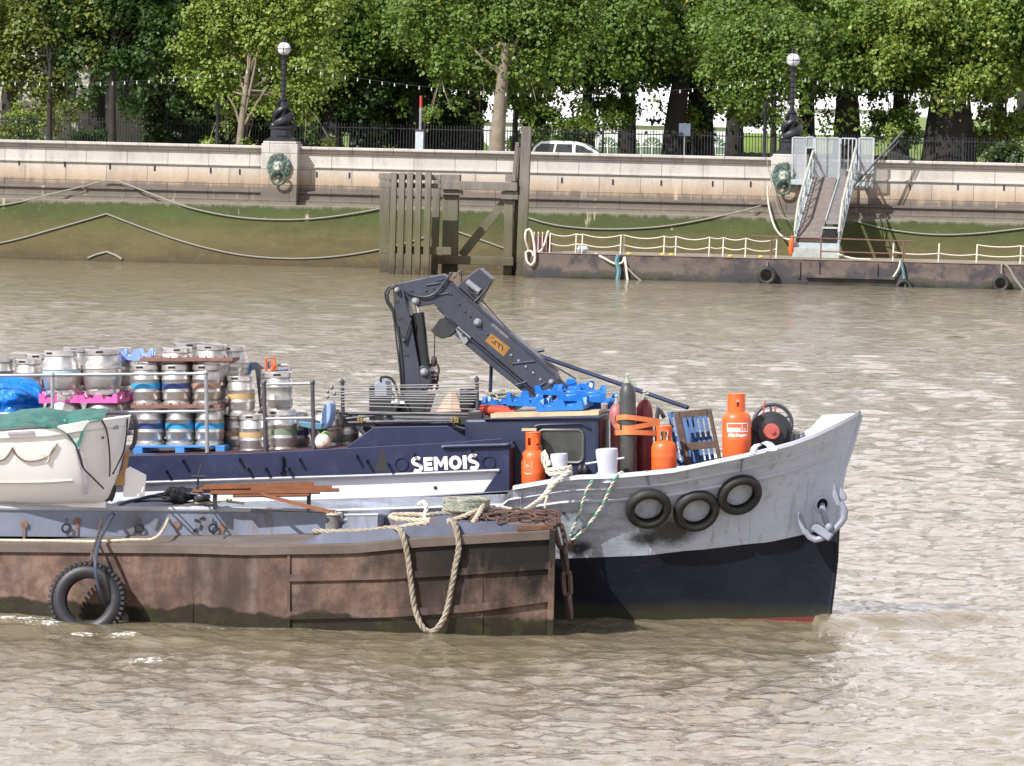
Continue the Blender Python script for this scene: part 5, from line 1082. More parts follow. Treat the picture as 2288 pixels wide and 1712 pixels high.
# chains for the bow tyres, tyres
def htyre(px, py, wpx, label, rt=.215):
    c = hullhit(px, py, .09); d = (c-cam_p).length; R = wpx*d/F/2; a = hullhit(px-25, py, .0); b = hullhit(px+25, py, .0); u = (b-a).normalized(); v = (hullhit(px, py-25)-hullhit(px, py+25)).normalized(); n = u.cross(v).normalized(); n = n if n.y < 0 else -n
    obj('tyre_fender', tyre_mb(c, R, R*rt, n, sq=1.1), M_rubber, base=c, label=label, cat='tyre', group='tyre fenders along the grey bow'); return c, R
def hchain(px0, py0, px1, py1, label, off=.03):
    mb = MB(); mb.chain([hullhit(px0, py0, off), hullhit((px0+px1)/2, (py0+py1)/2, off), hullhit(px1, py1, off)], .075, .008); obj('chain', mb, M_pipe, label=label, cat='chain', group='short chains holding the bow tyres')
htyre(1449, 1137, 104, 'leftmost bow tyre, scuffed pale on its right side'); htyre(1556, 1142, 106, 'middle bow tyre hanging lowest'); htyre(1653, 1106, 104, 'rightmost bow tyre hanging highest')
hchain(1446, 1052, 1450, 1088, 'short chain above the leftmost bow tyre'); hchain(1661, 1016, 1655, 1056, 'pale short chain above the rightmost bow tyre'); hchain(1166, 1086, 1164, 1138, 'dark short chain over the rail near the first orange cylinder')
# anchor
mb = MB(); mb.prism(spoly([(1921, 923), (1837, 928), (1812, 956), (1772, 979), (1735, 1001), (1765, 998), (1821, 977), (1862, 958), (1909, 933)], .3), dep(.03)); obj('bow_plate', mb, MATS['cap_paint'], ship, smooth=False, bev=.008)
def anchor():
    y = -.46; t = thing('anchor', SH.pw(1822, 1205, y), 'grey stockless anchor hanging at the bow below its hawse hole', 'anchor')
    def P(pts, y0, d, name):
        mb = MB(); mb.prism(spoly(pts, y0), dep(d)); obj(name, mb, M_anch, t, smooth=False, bev=.02)
    mb = MB(); mb.tube([hullhit(1837, 1127, -.05), SH.pw(1838, 1140, y+.02), SH.pw(1849, 1172, y), SH.pw(1852, 1180, y)], [.04, .045, .045, .04], 8); obj('shank', mb, M_anch, t)
    mb = MB(); mb.tube(spline([SH.pw(1800, 1185, y), SH.pw(1809, 1200, y), SH.pw(1822, 1206, y), SH.pw(1845, 1198, y), SH.pw(1872, 1176, y), SH.pw(1886, 1158, y), SH.pw(1888, 1142, y), SH.pw(1877, 1122, y)], .05), .046, 8); obj('arm', mb, M_anch, t)
    mb = MB(); mb.box(SH.pw(1838, 1188, y), (.3, .16, .12), SH.R @ Matrix.Rotation(R_(35), 3, 'Y')); mb.sphere(SH.pw(1853, 1178, y-.05), .06, 10); obj('crown', mb, M_anch, t, bev=.02)
    P([(1783, 1139), (1790, 1150), (1800, 1178), (1806, 1192), (1796, 1198), (1787, 1180), (1782, 1160)], y-.04, .1, 'fluke')
    P([(1862, 1080), (1867, 1088), (1877, 1120), (1878, 1134), (1868, 1130), (1859, 1108)], y-.04, .1, 'fluke')
    P([(1877, 1088), (1889, 1104), (1892, 1114), (1885, 1122), (1874, 1112)], y-.0, .08, 'fluke_palm')
anchor()
# ================================================================ gas cylinders
def propane(px, ptop, y, wpx, H, label, holes, txt=0):
    s = XTIP-SH.pl(px, ptop, y).x; a = SH.pl(px, ptop, y); d = (SH.pw(px, ptop, y)-cam_p).length; r = wpx*d/F/2; zb = a.z-H
    t = thing('propane_cylinder', SH(a.x, y, zb), label, 'gas cylinder', 'orange propane cylinders on the foredeck'); ax = SH.R @ V((0, 0, 1)); o = SH(a.x, y, zb)
    hs = H-.24 if H > 1 else H-.2
    mb = MB(); pr = [(r*.75, 0), (r*.8, .05), (r*.97, .1), (r, .14), (r, hs*.62), (r*1.012, hs*.62+.01), (r*1.012, hs*.62+.03), (r, hs*.62+.04), (r, hs-.12), (r*.97, hs-.07), (r*.86, hs-.025), (r*.66, hs), (r*.3, hs+.015), (0, hs+.02)]
    mb.lathe(pr, o, ax, 32); body = obj('body', mb, M_orange, t)
    mb = MB(); rc = r*.62; n = 40; hc0, hc1 = hs-.02, H
    segs = []                                                      # collar with openings
    M3 = SH.R @ Matrix.Rotation(.0, 3, 'Z')
    def cp(ang, h, rr): return o+M3 @ V((math.cos(ang)*rr, math.sin(ang)*rr, h))
    lv = [hc0, hc0+(hc1-hc0)*.35, hc0+(hc1-hc0)*.75, hc1]
    for k in range(n):
        a0 = 2*PI*k/n; a1 = 2*PI*(k+1)/n; deg = math.degrees((a0+a1)/2)
        for j in range(3):
            op = any(abs((deg-c+180) % 360-180) < w for c, w in holes)
            if j == 1 and op: continue
            if j == 0 and op and H < 1: continue
            for rr, fl in ((rc, 0), (rc-.012, 1)):
                q = [cp(a0, lv[j], rr), cp(a1, lv[j], rr), cp(a1, lv[j+1], rr), cp(a0, lv[j+1], rr)]; mb.add(q, [(0, 1, 2, 3) if not fl else (3, 2, 1, 0)])
    mb.torus(cp(0, hc1, 0), rc-.006, .012, ax, 32, 6); obj('collar', mb, M_orange, t)
    mb = MB(); mb.lathe([(.03, hs), (.03, hs+.08), (.045, hs+.08), (.045, hs+.13), (0, hs+.14)], o, ax, 10); obj('valve', mb, mat('brass', (.4, .28, .1), .35, .8, .2, 8, 0), t)
    if txt:
        def wrap(mb, hc, a0):                                       # bend flat lettering round the body
            out = []
            for p in mb.v: an = a0+p.x/r; out.append(cp(an, hc+p.y, r+.003+p.z))
            mb.v = out; return mb
        I = Matrix.Identity(4)
        if txt == 1:
            hc = H-(915-880)*d/F*1.0-.0; c = SH.pl(px, 1026, y); hlab = SH.pl(px, 954, y).z-zb; htx = SH.pl(px, 971, y).z-zb; a0 = -PI/2+.22
            mb = MB(); w2, h2 = .155, .062
            for x0, x1, y0, y1 in ((-w2, w2, h2-.012, h2), (-w2, w2, -h2, -h2+.012), (-w2, -w2+.012, -h2+.012, h2-.012), (w2-.012, w2, -h2+.012, h2-.012), (.055, .065, -h2+.012, h2-.012)):
                m = 12; 
                for i in range(m): xa = x0+(x1-x0)*i/m; xb = x0+(x1-x0)*(i+1)/m; mb.add([(xa, y0, 0), (xb, y0, 0), (xb, y1, 0), (xa, y1, 0)], [(0, 1, 2, 3)])
            text_mb('macgas', .075, Matrix.Translation((-.05, -.018, 0)), .0, .004, mb=mb, sx=.8); text_mb('flo', .05, Matrix.Translation((.105, -.028, 0)), 0, .0, mb=mb, sx=.9)
            obj('label', wrap(mb, hlab, a0), MATS['name_white'], body, smooth=False)
            mb = text_mb('47kg Propane', .058, I, 0, .003, sx=.86); obj('lettering', wrap(mb, htx, a0), MATS['name_white'], body, smooth=False)
        else:
            hl = SH.pl(px, 1037, y).z-zb; a0 = -PI/2-.3; mb = MB()
            for x0, x1, y0, y1 in ((-.06, .06, .045, .05), (-.06, .06, -.05, -.045), (-.06, -.055, -.045, .045), (.055, .06, -.045, .045)): mb.add([(x0, y0, 0), (x1, y0, 0), (x1, y1, 0), (x0, y1, 0)], [(0, 1, 2, 3)])
            text_mb('flo', .055, Matrix.Translation((0, -.015, 0)), 0, 0, mb=mb); text_mb('Propane', .034, Matrix.Translation((0, -.12, 0)), 0, .001, mb=mb)
            obj('label', wrap(mb, hl, a0), mat('faded_white', (.75, .55, .48), .6), body, smooth=False)
    return t
propane(1191, 967, -1.42, 54, 1.08, 'orange propane cylinder left of the cabin window with holes in its collar', [(-112, 17), (-40, 17), (100, 30)], 2)
propane(1483, 953, -1.15, 57, .8, 'shortest orange propane cylinder with tall open collar beside the brown frame', [(-74, 40), (16, 20), (106, 40), (196, 20)])
propane(1645, 881, -.72, 65, 1.28, 'tall orange propane cylinder with white lettering beside the winch', [(-76, 9), (100, 30)], 1)
def tallcyl(px, ptop, pshould, y, wpx, pb_, m, label, valve=True):
    a = SH.pl(px, pshould, y); d = (SH.pw(px, pshould, y)-cam_p).length; r = wpx*d/F/2; s = XTIP-a.x; zb = ZFD(s); o = SH(a.x, y, zb); H = a.z-zb; ax = SH.R @ V((0, 0, 1))
    t = thing('gas_cylinder', o, label, 'gas cylinder', 'tall gas cylinders strapped by the cabin'); mb = MB(); mb.lathe([(r*.95, 0), (r, .03), (r, H-.16), (r*.95, H-.09), (r*.78, H-.03), (r*.5, H+.015), (r*.3, H+.03), (0, H+.03)], o, ax, 28); obj('body', mb, m, t)
    if valve: mb = MB(); mb.lathe([(.04, H+.02), (.04, H+.06), (.022, H+.065), (.022, H+.12), (.035, H+.13), (0, H+.16)], o, ax, 10); mb.tube([o+ax*(H+.1), o+ax*(H+.1)+SH.R @ V((.06, 0, .01))], .015, 6); obj('valve', mb, MATS['pale_verdigris'], t)
M_cylk = mat('cylinder_black', (.05, .052, .05), .45, 0, .25, 4, .1, 40, (.1, .09, .075), .3, 6); M_cylm = mat('cylinder_maroon', (.17, .022, .03), .45, 0, .2, 4, .1, 40, (.1, .03, .03), .3, 5); M_cylp = mat('cylinder_pink', (.35, .12, .12), .5, 0, .2, 4, .1, 40)
tallcyl(1402, 856, 860, -1.1, 37, 1056, M_cylk, 'tallest black gas cylinder with valve in front of the maroon ones')
tallcyl(1440, 896, 897, -.75, 37, 1053, M_cylm, 'maroon gas cylinder right of the black one')
tallcyl(1378, 905, 907, -.65, 36, 1053, M_cylp, 'faded pinkish gas cylinder behind the black one on its left')
tallcyl(1424, 915, 915, -.45, 36, 1053, M_cylm, 'second maroon gas cylinder hidden deepest in the group', False)
mb = MB()
for a, b, c in (((1374, 936), (1400, 932), (1474, 942)), ((1374, 950), (1402, 957), (1474, 944)), ((1370, 968), (1402, 966), (1470, 968))):
    P = spline([SH.pw(a[0], a[1], -.95), SH.pw(b[0], b[1], -1.24), SH.pw(c[0], c[1], -.95)], .05); W = SH.R @ V((0, 0, .034)); mb.grid([[p+W for p in P], [p-W for p in P]]); mb.grid([[p-W+dep(.01) for p in P], [p+W+dep(.01) for p in P]])
    Q = spline([SH.pw(c[0], c[1], -.95), SH.pw(c[0]-40, c[1]+4, -.2), SH.pw(a[0], a[1], -.95)], .05); mb.grid([[p+W for p in Q], [p-W for p in Q]])
obj('lashing_strap', mb, mat('orange_webbing', (.65, .2, .07), .8, 0, .15, 6, .2, 50), label='wide orange straps lashing the tall gas cylinders together', cat='strap')
for px, py in ((1468, 935),):
    q = SH.pl(px, py, -.4); mb = MB(SH.M); mb.tube(spline([(q.x, -.4, ZFD(XTIP-q.x)), (q.x, -.4, q.z+.02), (q.x+.05, -.4, q.z+.1), (q.x+.1, -.4, q.z)], .04), .03, 8); obj('vent_pipe', mb, M_pipeb, label='dark bent vent pipe behind the maroon gas cylinder', cat='vent')
# windlass
def windlass():
    y = -.1; c = SH.pl(1724, 948, y); t = thing('windlass', SH(c.x, y, ZFD(XTIP-c.x)), 'bow windlass with black spoked wheel and red hub', 'windlass'); d = (SH.M @ c-cam_p).length; k = d/F
    R = 43*k; ax = SH.R @ V((.25, -1, .1)); ax.normalize(); o = SH.M @ c; u = ax.orthogonal().normalized(); w = ax.cross(u)
    mb = MB(); mb.torus(o+dep(.12), R, .028, ax, 36, 8); 
    for i in range(5): a = 2*PI*i/5+.3; mb.tube([o+dep(.12)+(u*math.cos(a)+w*math.sin(a))*R, o+dep(.12)], .018, 6)
    obj('wheel', mb, M_pipeb, t)
    g = SH.pw(1722, 967, y-.1); mb = MB(); mb.lathe([(.27, .12), (.29, .0), (.29, -.08), (.2, -.1), (.2, -.22), (.12, -.24)], g, -ax if ax.y > 0 else ax*-1, 26); obj('drum', mb, M_black, t)
    mb = MB(); h = SH.pw(1722, 966, y-.2); mb.lathe([(.11, 0), (.12, .12), (.1, .2), (.03, .2), (.03, .23), (0, .23)], h, ax, 20); obj('hub', mb, mat('faded_red', (.42, .09, .07), .6, 0, .2, 6, .1, 30), t)
    mb = MB(); mb.lathe([(.13, 0), (.13, .16), (.05, .18), (.05, .22)], SH.pw(1698, 950, y-.15), ax, 16); obj('gear', mb, M_black, t)
    z0 = ZFD(XTIP-c.x); mb = MB(SH.M); mb.bx(c.x-.4, c.x+.35, y-.2, y+.35, z0, c.z-.12); obj('base', mb, M_black, t, bev=.03)
    mb = MB(); mb.tube([SH.pw(1704, 932, y-.1), SH.pw(1709, 897, y-.1)], .014, 6); obj('brake_lever', mb, MATS['faded_red'], t); mb = MB(); mb.tube([SH.pw(1730, 930, y-.05), SH.pw(1733, 908, y-.05)], .014, 6); obj('brake_lever', mb, MATS['faded_red'], t)
windlass()
# pallets leaning on the foredeck
def pallet_frame():
    y = -.85; t = thing('wooden_frame', SH.pw(1545, 1045, y), 'brown open wooden frame leaning against blue pallets', 'frame'); Mw = mat('brown_wood', (.085, .055, .042), .8, 0, .3, 6, .3, 40)
    def bar(a, b, w, nm):
        A = SH.pw(*a, y); B = SH.pw(*b, y); n = (SH.R @ V((0, 1, 0))).cross(B-A).normalized()*w/2; mb = MB(); mb.prism([A+n, B+n, B-n, A-n], dep(.06)); obj(nm, mb, Mw, t, smooth=False, bev=.006)
    bar((1512, 920), (1541, 1060), .085, 'upright'); bar((1584, 914), (1611, 1045), .05, 'upright')
    bar((1516, 928), (1580, 921), .09, 'cross_bar'); bar((1530, 999), (1600, 993), .1, 'cross_bar')
pallet_frame()
M_blue = mat('blue_paint', (.012, .075, .22), .6, 0, .2, 4, .2, 40, (.05, .09, .16), .3, 5); M_bluep = mat('blue_plastic', (.012, .155, .52), .4, 0, .2, 3, .05, 20, (.04, .1, .22), .35, 5); M_pink = mat('pink_plastic', (.62, .1, .34), .45, 0, .12, 3, .05, 20, (.35, .08, .2), .2, 5)
def leaning_pallet(c, y, label, sl=.22):
    t = thing('blue_pallet', SH.pw(c[0]+20, 1045, y), label, 'pallet', 'blue pallets leaning on the foredeck')
    tl = lambda u, v: SH.pw(c[0]+u*58+v*27, c[1]+v*118-u*5, y)+dep(.25*(1-v))
    for i in range(5):
        u = i/5; mb = MB(); mb.prism([tl(u, 0), tl(u+.13, 0), tl(u+.13, 1), tl(u, 1)], dep(.02)); obj('slat', mb, M_blue, t, smooth=False)
    for v in (0, .45, .9): mb = MB(); mb.prism([tl(-.02, v)+dep(.021), tl(.95, v)+dep(.021), tl(.95, v+.1)+dep(.021), tl(-.02, v+.1)+dep(.021)], dep(.09)); obj('stringer', mb, M_blue, t, smooth=False)
leaning_pallet((1518, 928), -.68, 'blue slatted pallet seen through the brown frame'); leaning_pallet((1486, 924), -.5, 'blue pallet leaning just left of the brown frame')
# ================================================================ things on the cabin roof
def tray(M, m, label, w=.74, group='keg spacer trays'):
    """plastic keg spacer: plate with a crenellated rim"""
    mb = MB(M); mb.bx(-w/2+.03, w/2-.03, -w/2+.03, w/2-.03, 0, .03)
    wave = []
    for i in range(9):
        u = -w/2+w*i/8; wave.append((u, .11 if i % 4 in (0, 1) else .035))
    pts = []
    for i in range(2):
        for k, (x0, x1) in enumerate(((-.5, -.28), (.28, .5))): pass
    for (ox, oy, dx, dy) in ((-w/2, -w/2, 1, 0), (w/2, -w/2, 0, 1), (w/2, w/2, -1, 0), (-w/2, w/2, 0, -1)):
        nx, ny = -dy, dx; prof = [(0, .1), (.1*w, .1), (.17*w, .02), (.36*w, .02), (.42*w, .12), (.58*w, .12), (.64*w, .02), (.83*w, .02), (.9*w, .1), (w, .1)]
        for (a, h0), (b, h1) in zip(prof[:-1], prof[1:]):
            P = [(ox+dx*a, oy+dy*a), (ox+dx*b, oy+dy*b)]; I = [(p[0]+nx*.05, p[1]+ny*.05) for p in P]
            mb.add([(*P[0], -.03), (*P[1], -.03), (*P[1], h1), (*P[0], h0), (*I[0], h0), (*I[1], h1), (*I[1], -.03), (*I[0], -.03)], [(0, 1, 2, 3), (3, 2, 5, 4), (4, 5, 6, 7)])
    for (ix, iy) in ((-1, -1), (1, -1), (1, 1), (-1, 1)): mb.torus((ix*w*.23, iy*w*.23, .032), w*.17, .014, (0, 0, 1), 20, 5)
    return obj('keg_spacer', mb, m, label=label, cat='keg spacer', group=group, smooth=False)
def SHM(px, py, y, rz=0, ry=0, rx=0): return Matrix.Translation(SH.pw(px, py, y)) @ SH.R.to_4x4() @ Matrix.Rotation(R_(rz), 4, 'Z') @ Matrix.Rotation(R_(ry), 4, 'Y') @ Matrix.Rotation(R_(rx), 4, 'X')
for (px, py, y, rz, ry, rx, lb) in ((1300, 884, -.45, 8, 3, 7, 'blue keg spacer topmost on the roof heap at right'), (1262, 872, .1, -8, 2, 5, 'blue keg spacer at the back of the roof heap'), (1262, 908, -.72, -4, -2, 3, 'blue keg spacer lying lowest in front of the roof heap'),
                                   (1172, 898, -.55, 10, 4, 5, 'blue keg spacer under the crane boom'), (1118, 908, -.2, -8, 3, 5, 'blue keg spacer left of the crane boom tip'), (1330, 905, .1, 9, -5, 5, 'blue keg spacer at the far right behind the black gas cylinder')):
    tray(SHM(px, py, y, rz, ry, rx), M_bluep, lb, .66 if px > 1200 else .5)
a = SH.pl(1097, 933, YCB); b = SH.pl(1338, 927, YCB); mb = MB()
for i in range(5): y0 = YCB-.03+i*.17; mb.prism([SH(a.x, y0, a.z-.005), SH(b.x-.02*i, y0, b.z-.005), SH(b.x-.02*i, y0, b.z+.05), SH(a.x, y0, a.z+.05)], dep(.15))
obj('roof_boards', mb, mat('tan_wood', (.5, .39, .25), .8, 0, .2, 5, .2, 40, (.25, .18, .12), .3, 5), label='tan boards laid flat along the cabin roof edge', cat='boards', smooth=False)
mb = MB(); mb.tube(spline([SH.pw(1075, 916, -.7), SH.pw(1100, 917, -.72), (SH.pw(1150, 922, -.7))], .06), .075, 12); obj('red_roll', mb, mat('red_canvas', (.5, .06, .03), .7, 0, .2, 6, .3, 30), label='red canvas roll lying behind the rod rack', cat='roll')
q = SH.pl(1045, 917, -.5); mb = MB(SH.M); mb.lathe([(.1, 0), (.115, .05), (.11, .1), (.118, .14), (.11, .2), (.115, .25), (.1, .3), (0, .3)], (q.x, -.5, q.z), n=20); obj('black_drum', mb, M_black, label='small ribbed black drum behind the rod rack end', cat='drum')
q = SH.pl(1012, 920, -.35); mb = MB(SH.M); mb.lathe([(.24, 0), (.14, .16), (.06, .27), (0, .29)], (q.x, -.35, q.z), n=8); obj('tan_cover', mb, mat('tan_canvas', (.5, .35, .25), .9, 0, .15, 5, .3, 30), label='peaked tan canvas cover behind the rods', cat='cover')
def heap(name, pts, n, r, m, label, cat, seed=1, group=None):
    rr = random.Random(seed); mb = MB()
    for i in range(n):
        P = []; c = V(pts[0]).lerp(V(pts[1]), rr.random())
        for k in range(6): P.append(c+V((rr.uniform(-.16, .16), rr.uniform(-.1, .1), rr.uniform(0, .09))))
        mb.tube(spline(P+[P[0]], .04), r, 6)
    obj(name, mb, m, label=label, cat=cat, group=group)
heap('rope_heap', (SH.pw(1100, 888, -.5), SH.pw(1128, 890, -.5)), 5, .02, M_rope_d, 'tangled grey rope heap on the cabin roof by the rods', 'rope', 3)
mb = MB(); P0 = SH.pw(1196, 792, .55); P1 = SH.pw(1537, 911, -.55); mb.tube([P0, P1], .03, 10); mb.tube([SH.pw(1194, 786, .55), SH.pw(1216, 782, .55)], .026, 8); mb.tube([P0, P0+SH.R @ V((-.35, .1, .08))], .03, 8)
obj('spar', mb, M_navy, label='long dark blue spar sloping down from crane boom to the pallets', cat='spar')
mb = MB(); mb.tube([SH.pw(1098, 815, .3), SH.pw(1093, 935, .3)], .026, 8); obj('mast_stub', mb, M_navy, label='thin upright navy post seen under the crane boom', cat='post')
mb = MB(); mb.bx(0, 0, 0, 0, 0, 0); mb = MB(); mb.box(SH.pw(1183, 960, -1.3), (.2, .08, .035), SH.R); obj('wood_offcut', mb, MATS['tan_wood'], label='small wood offcut above the orange cylinder left of the window', cat='wood')
for o_, r in (((1157, 931), .03),): pass
mb = MB(); q = SH.pw(1350, 918, -1.1); mb.lathe([(.035, 0), (.045, .05), (.045, .1), (0, .12)], q, (0, -.3, 1), 12); obj('deck_lamp', mb, M_steel, label='small pale lamp on the front corner of the cabin roof', cat='lamp')
# ================================================================ deck crane
def z8(X, Y): return (800+X/3.678, 560+Y/3.678)
def crane():
    t = thing('deck_crane', SH.pw(925, 958, 0), 'dark navy folding deck crane with its boom stowed forward', 'crane')
    def P(pts, hw, name, m=M_crane, yc=0, bev=.012, par=None): mb = MB(); mb.prism(spoly([z8(*p) for p in pts], yc-hw), dep(2*hw)); return obj(name, mb, m, par or t, smooth=False, bev=bev)
    P([(283, 290), (300, 275), (345, 275), (378, 320), (395, 430), (430, 560), (500, 940), (522, 1100), (552, 1240), (545, 1340), (350, 1340), (352, 1110), (330, 760), (300, 560)], .17, 'column')
    P([(502, 955), (530, 945), (570, 955), (590, 990), (597, 1080), (560, 1150), (520, 1130)], .19, 'ram_lug')
    P([(330, 1180), (590, 1180), (545, 1330), (520, 1420), (360, 1420)], .24, 'slew_base', M_black)
    P([(285, 300), (350, 263), (682, 193), (712, 205), (760, 250), (830, 312), (1040, 498), (1230, 662), (1440, 836), (1615, 1005), (1652, 1080), (1632, 1190), (1590, 1235), (1545, 1240), (1395, 1105), (1100, 855), (830, 632), (785, 590), (622, 440), (500, 462), (445, 440), (400, 385), (375, 330)], .15, 'main_boom')
    P([(835, 640), (1540, 1238), (1480, 1272), (1400, 1200), (1100, 958), (878, 772), (790, 690)], .11, 'extension_boom')
    P([(800, 640), (838, 615), (940, 705), (880, 775), (845, 745)], .135, 'boom_collar', M_pipe)
    P([(595, 660), (675, 552), (705, 548), (740, 563), (822, 632), (790, 680), (745, 712), (690, 725), (640, 702)], .10, 'end_plate', M_black)
    p = P([(1095, 680), (1252, 800), (1195, 870), (1043, 742)], .002, 'maker_plate', mat('plate_gold', (.28, .14, .035), .5, .2, .15, 6, .05, 30), yc=-.1535, bev=0)
    mb = MB()
    for a, b in (((1100, 745), (1128, 770)), ((1128, 742), (1190, 790)), ((1128, 742), (1122, 775)), ((1160, 768), (1154, 800)), ((1190, 790), (1184, 822)), ((1105, 712), (1112, 722))): mb.tube([SH.pw(*z8(*a), -.157), SH.pw(*z8(*b), -.157)], .006, 4)
    obj('plate_mark', mb, M_dark, p)
    for c in ((985, 590), (1590, 1080), (1485, 1200), (1585, 1205), (475, 415), (545, 1000), (322, 325)):
        q = SH.pw(*z8(*c), -.15 if c[0] not in (545, 322) else -.19); r = .055 if c[0] in (475, 985, 545) else .04; mb = MB(); mb.lathe([(r, 0), (r, .03), (r*.7, .045), (r*.5, .07), (0, .075)], q, -dep(1), 14); obj('pivot_pin', mb, M_pipe, t)
    for a, b in (((1265, 932), (1452, 910)), ((1295, 1105), (1385, 1080)), ((632, 372), (748, 350)), ((1475, 1125), (1540, 1085)), ((560, 285), (670, 268))): mb = MB(); mb.tube([SH.pw(*z8(*a), -.155), SH.pw(*z8(*b), -.155)], .016, 5); obj('stiffener', mb, M_crane, t)
    for L in (((640, 250), (720, 232), (1010, 500), (1430, 865), (1600, 1020)), ((650, 470), (830, 652), (1180, 945), (1500, 1215))):
        mb = MB(); mb.tube([SH.pw(*z8(*p), -.152) for p in L], .011, 5); obj('flange_line', mb, M_crane, t)
    for a in ((700, 300), (760, 360), (830, 440), (880, 500), (920, 540), (1010, 640), (1060, 690), (1260, 860), (1320, 905), (1380, 955), (1440, 1005), (1500, 1060), (440, 330), (560, 330), (620, 310), (860, 690), (905, 725)):
        q = SH.pw(*z8(*a), -.151); mb = MB(); mb.lathe([(.018, 0), (.018, .01), (.01, .016), (0, .016)], q, -dep(1), 7); obj('bolt', mb, M_pipe if a[0] % 3 == 0 else M_crane, t)
    for a in ((320, 420), (345, 560), (360, 700), (400, 860)): q = SH.pw(*z8(*a), -.172); mb = MB(); mb.box(q, (.06, .012, .03), SH.R); obj('hose_clip', mb, M_black, t)
    mb = MB(); mb.tube(spline([SH.pw(*z8(*p), -.185) for p in ((300, 600), (318, 760), (335, 900), (350, 1050), (352, 1180))], .1), .014, 6); mb.tube(spline([SH.pw(*z8(*p), -.185) for p in ((330, 620), (345, 760), (362, 900), (372, 1050), (376, 1180))], .1), .011, 6); obj('hydraulic_hose', mb, M_black, t)
    mb = MB(); mb.prism(spoly([z8(*p) for p in ((1090, 610), (1110, 590), (1245, 705), (1228, 728))], -.154), dep(.003)); obj('faded_decal', mb, mat('decal_grey', (.12, .12, .14), .6, 0, .3, 20, 0), t, smooth=False)
    mb = MB(); mb.tube([SH.pw(*z8(477, 425), -.02), SH.pw(*z8(497, 520), -.02)], .028, 10); obj('ram_rod', mb, mat('chrome', (.6, .6, .6), .2, 1, .05, 3, 0), t)
    mb = MB(); mb.tube([SH.pw(*z8(497, 510), -.04), SH.pw(*z8(545, 960), -.04)], .085, 14); mb.tube([SH.pw(*z8(450, 530), .02), SH.pw(*z8(500, 930), .02)], .05, 10); obj('ram_cylinder', mb, mat('ram_black', (.014, .016, .017), .35), t)
    # hydraulic pump box on the elbow
    P([(992, 145), (1095, 235), (1042, 320), (985, 430), (955, 415), (818, 290), (870, 235)], .17, 'pump_box')
    mb = MB(); mb.tube([SH.pw(*z8(895, 255), -.22), SH.pw(*z8(1000, 335), -.22)], .045, 12); obj('pump_cylinder', mb, M_pipe, t)
    mb = MB(); mb.tube(spline([SH.pw(*z8(x, y), -.24) for x, y in ((990, 360), (930, 350), (900, 320))], .04), .014, 6); mb.tube(spline([SH.pw(*z8(x, y), -.22) for x, y in ((1090, 250), (1060, 310), (1000, 380), (960, 420))], .04), .02, 6); mb.tube(spline([SH.pw(*z8(x, y), -.1) for x, y in ((800, 230), (820, 180), (850, 165), (855, 195), (830, 230))], .03), .014, 6); obj('pump_hose', mb, M_black, t)
    mb = MB(); mb.box(SH.pw(*z8(795, 215), -.05), (.14, .12, .12), SH.R); mb.box(SH.pw(*z8(820, 240), -.1), (.1, .1, .1), SH.R); obj('valve_block', mb, mat('rusty_block', (.16, .11, .09), .7, 0, .3, 9, .2, 40), t)
    for L in (((300, 285), (250, 300), (222, 350), (240, 430), (285, 500), (296, 570), (305, 610)), ((310, 290), (262, 318), (242, 365), (252, 420), (285, 470), (292, 520)), ((390, 340), (450, 368), (530, 382), (600, 370), (660, 330), (720, 250), (775, 180)), ((1648, 1050), (1690, 1090), (1735, 1160), (1740, 1220), (1700, 1265), (1640, 1280), (1580, 1275)), ((1640, 1060), (1720, 1165), (1728, 1215), (1680, 1258))):
        mb = MB(); mb.tube(spline([SH.pw(*z8(*p), -.19) for p in L], .05), .016, 6); obj('hydraulic_hose', mb, M_black, t)
    mb = MB(); mb.tube(spline([SH.pw(*z8(*p), -.02) for p in ((1020, 412), (1225, 640), (1430, 832))], .4), .008, 5); mb.tube([SH.pw(*z8(1430, 832), -.02), SH.pw(*z8(1650, 990), -.02)], .012, 5); mb.tube([SH.pw(*z8(1500, 880), 0), SH.pw(*z8(1790, 1055), .3)], .01, 5); obj('boom_wire', mb, M_pipeb, t)
    mb = MB(); mb.tube([SH.pw(*z8(437, 555), -.22), SH.pw(*z8(380, 740), -.22)], .018, 6); mb.sphere(SH.pw(*z8(380, 742), -.21), .03, 8); obj('linkage_rod', mb, M_black, t)
    mb = MB(); mb.tube([SH.pw(*z8(632, 690), 0), SH.pw(*z8(626, 900), 0)], .008, 5); cb_ = obj('hoist_cable', mb, M_black, t)
    mb = MB(); q = SH.pw(*z8(625, 920), 0); mb.lathe([(.015, .09), (.04, .06), (.045, 0), (.02, -.06)], q, (0, 0, 1), 10); r_ = SH.pw(*z8(627, 982), 0)
    mb.tube([r_+SH.R @ V((math.cos(a)*.065, 0, math.sin(a)*.1)) for a in np.linspace(0, 2*PI, 18)[:-1]], .018, 6, closed=True); r2 = SH.pw(*z8(627, 1045), 0); mb.tube([r2+SH.R @ V((math.cos(a)*.045, .02, math.sin(a)*.075)) for a in np.linspace(0, 2*PI, 14)[:-1]], .02, 6, closed=True)
    for dx in (-1, 1): mb.tube(spline([SH.pw(*z8(627, 1060), 0), SH.pw(*z8(627+dx*18, 1085), 0), SH.pw(*z8(627+dx*28, 1120), 0), SH.pw(*z8(627+dx*16, 1140), 0)], .03), .02, 6)
    obj('hook', mb, mat('rusty_hook', (.05, .03, .028), .7, 0, .3, 9, .2, 40), cb_)
crane()
def z2(X, Y): return (550+X/3.678, 700+Y/3.678)
M_rod = mat('rod_steel', (.17, .165, .17), .45, .3, .2, 8, .1, 40, (.12, .08, .06), .3, 9)
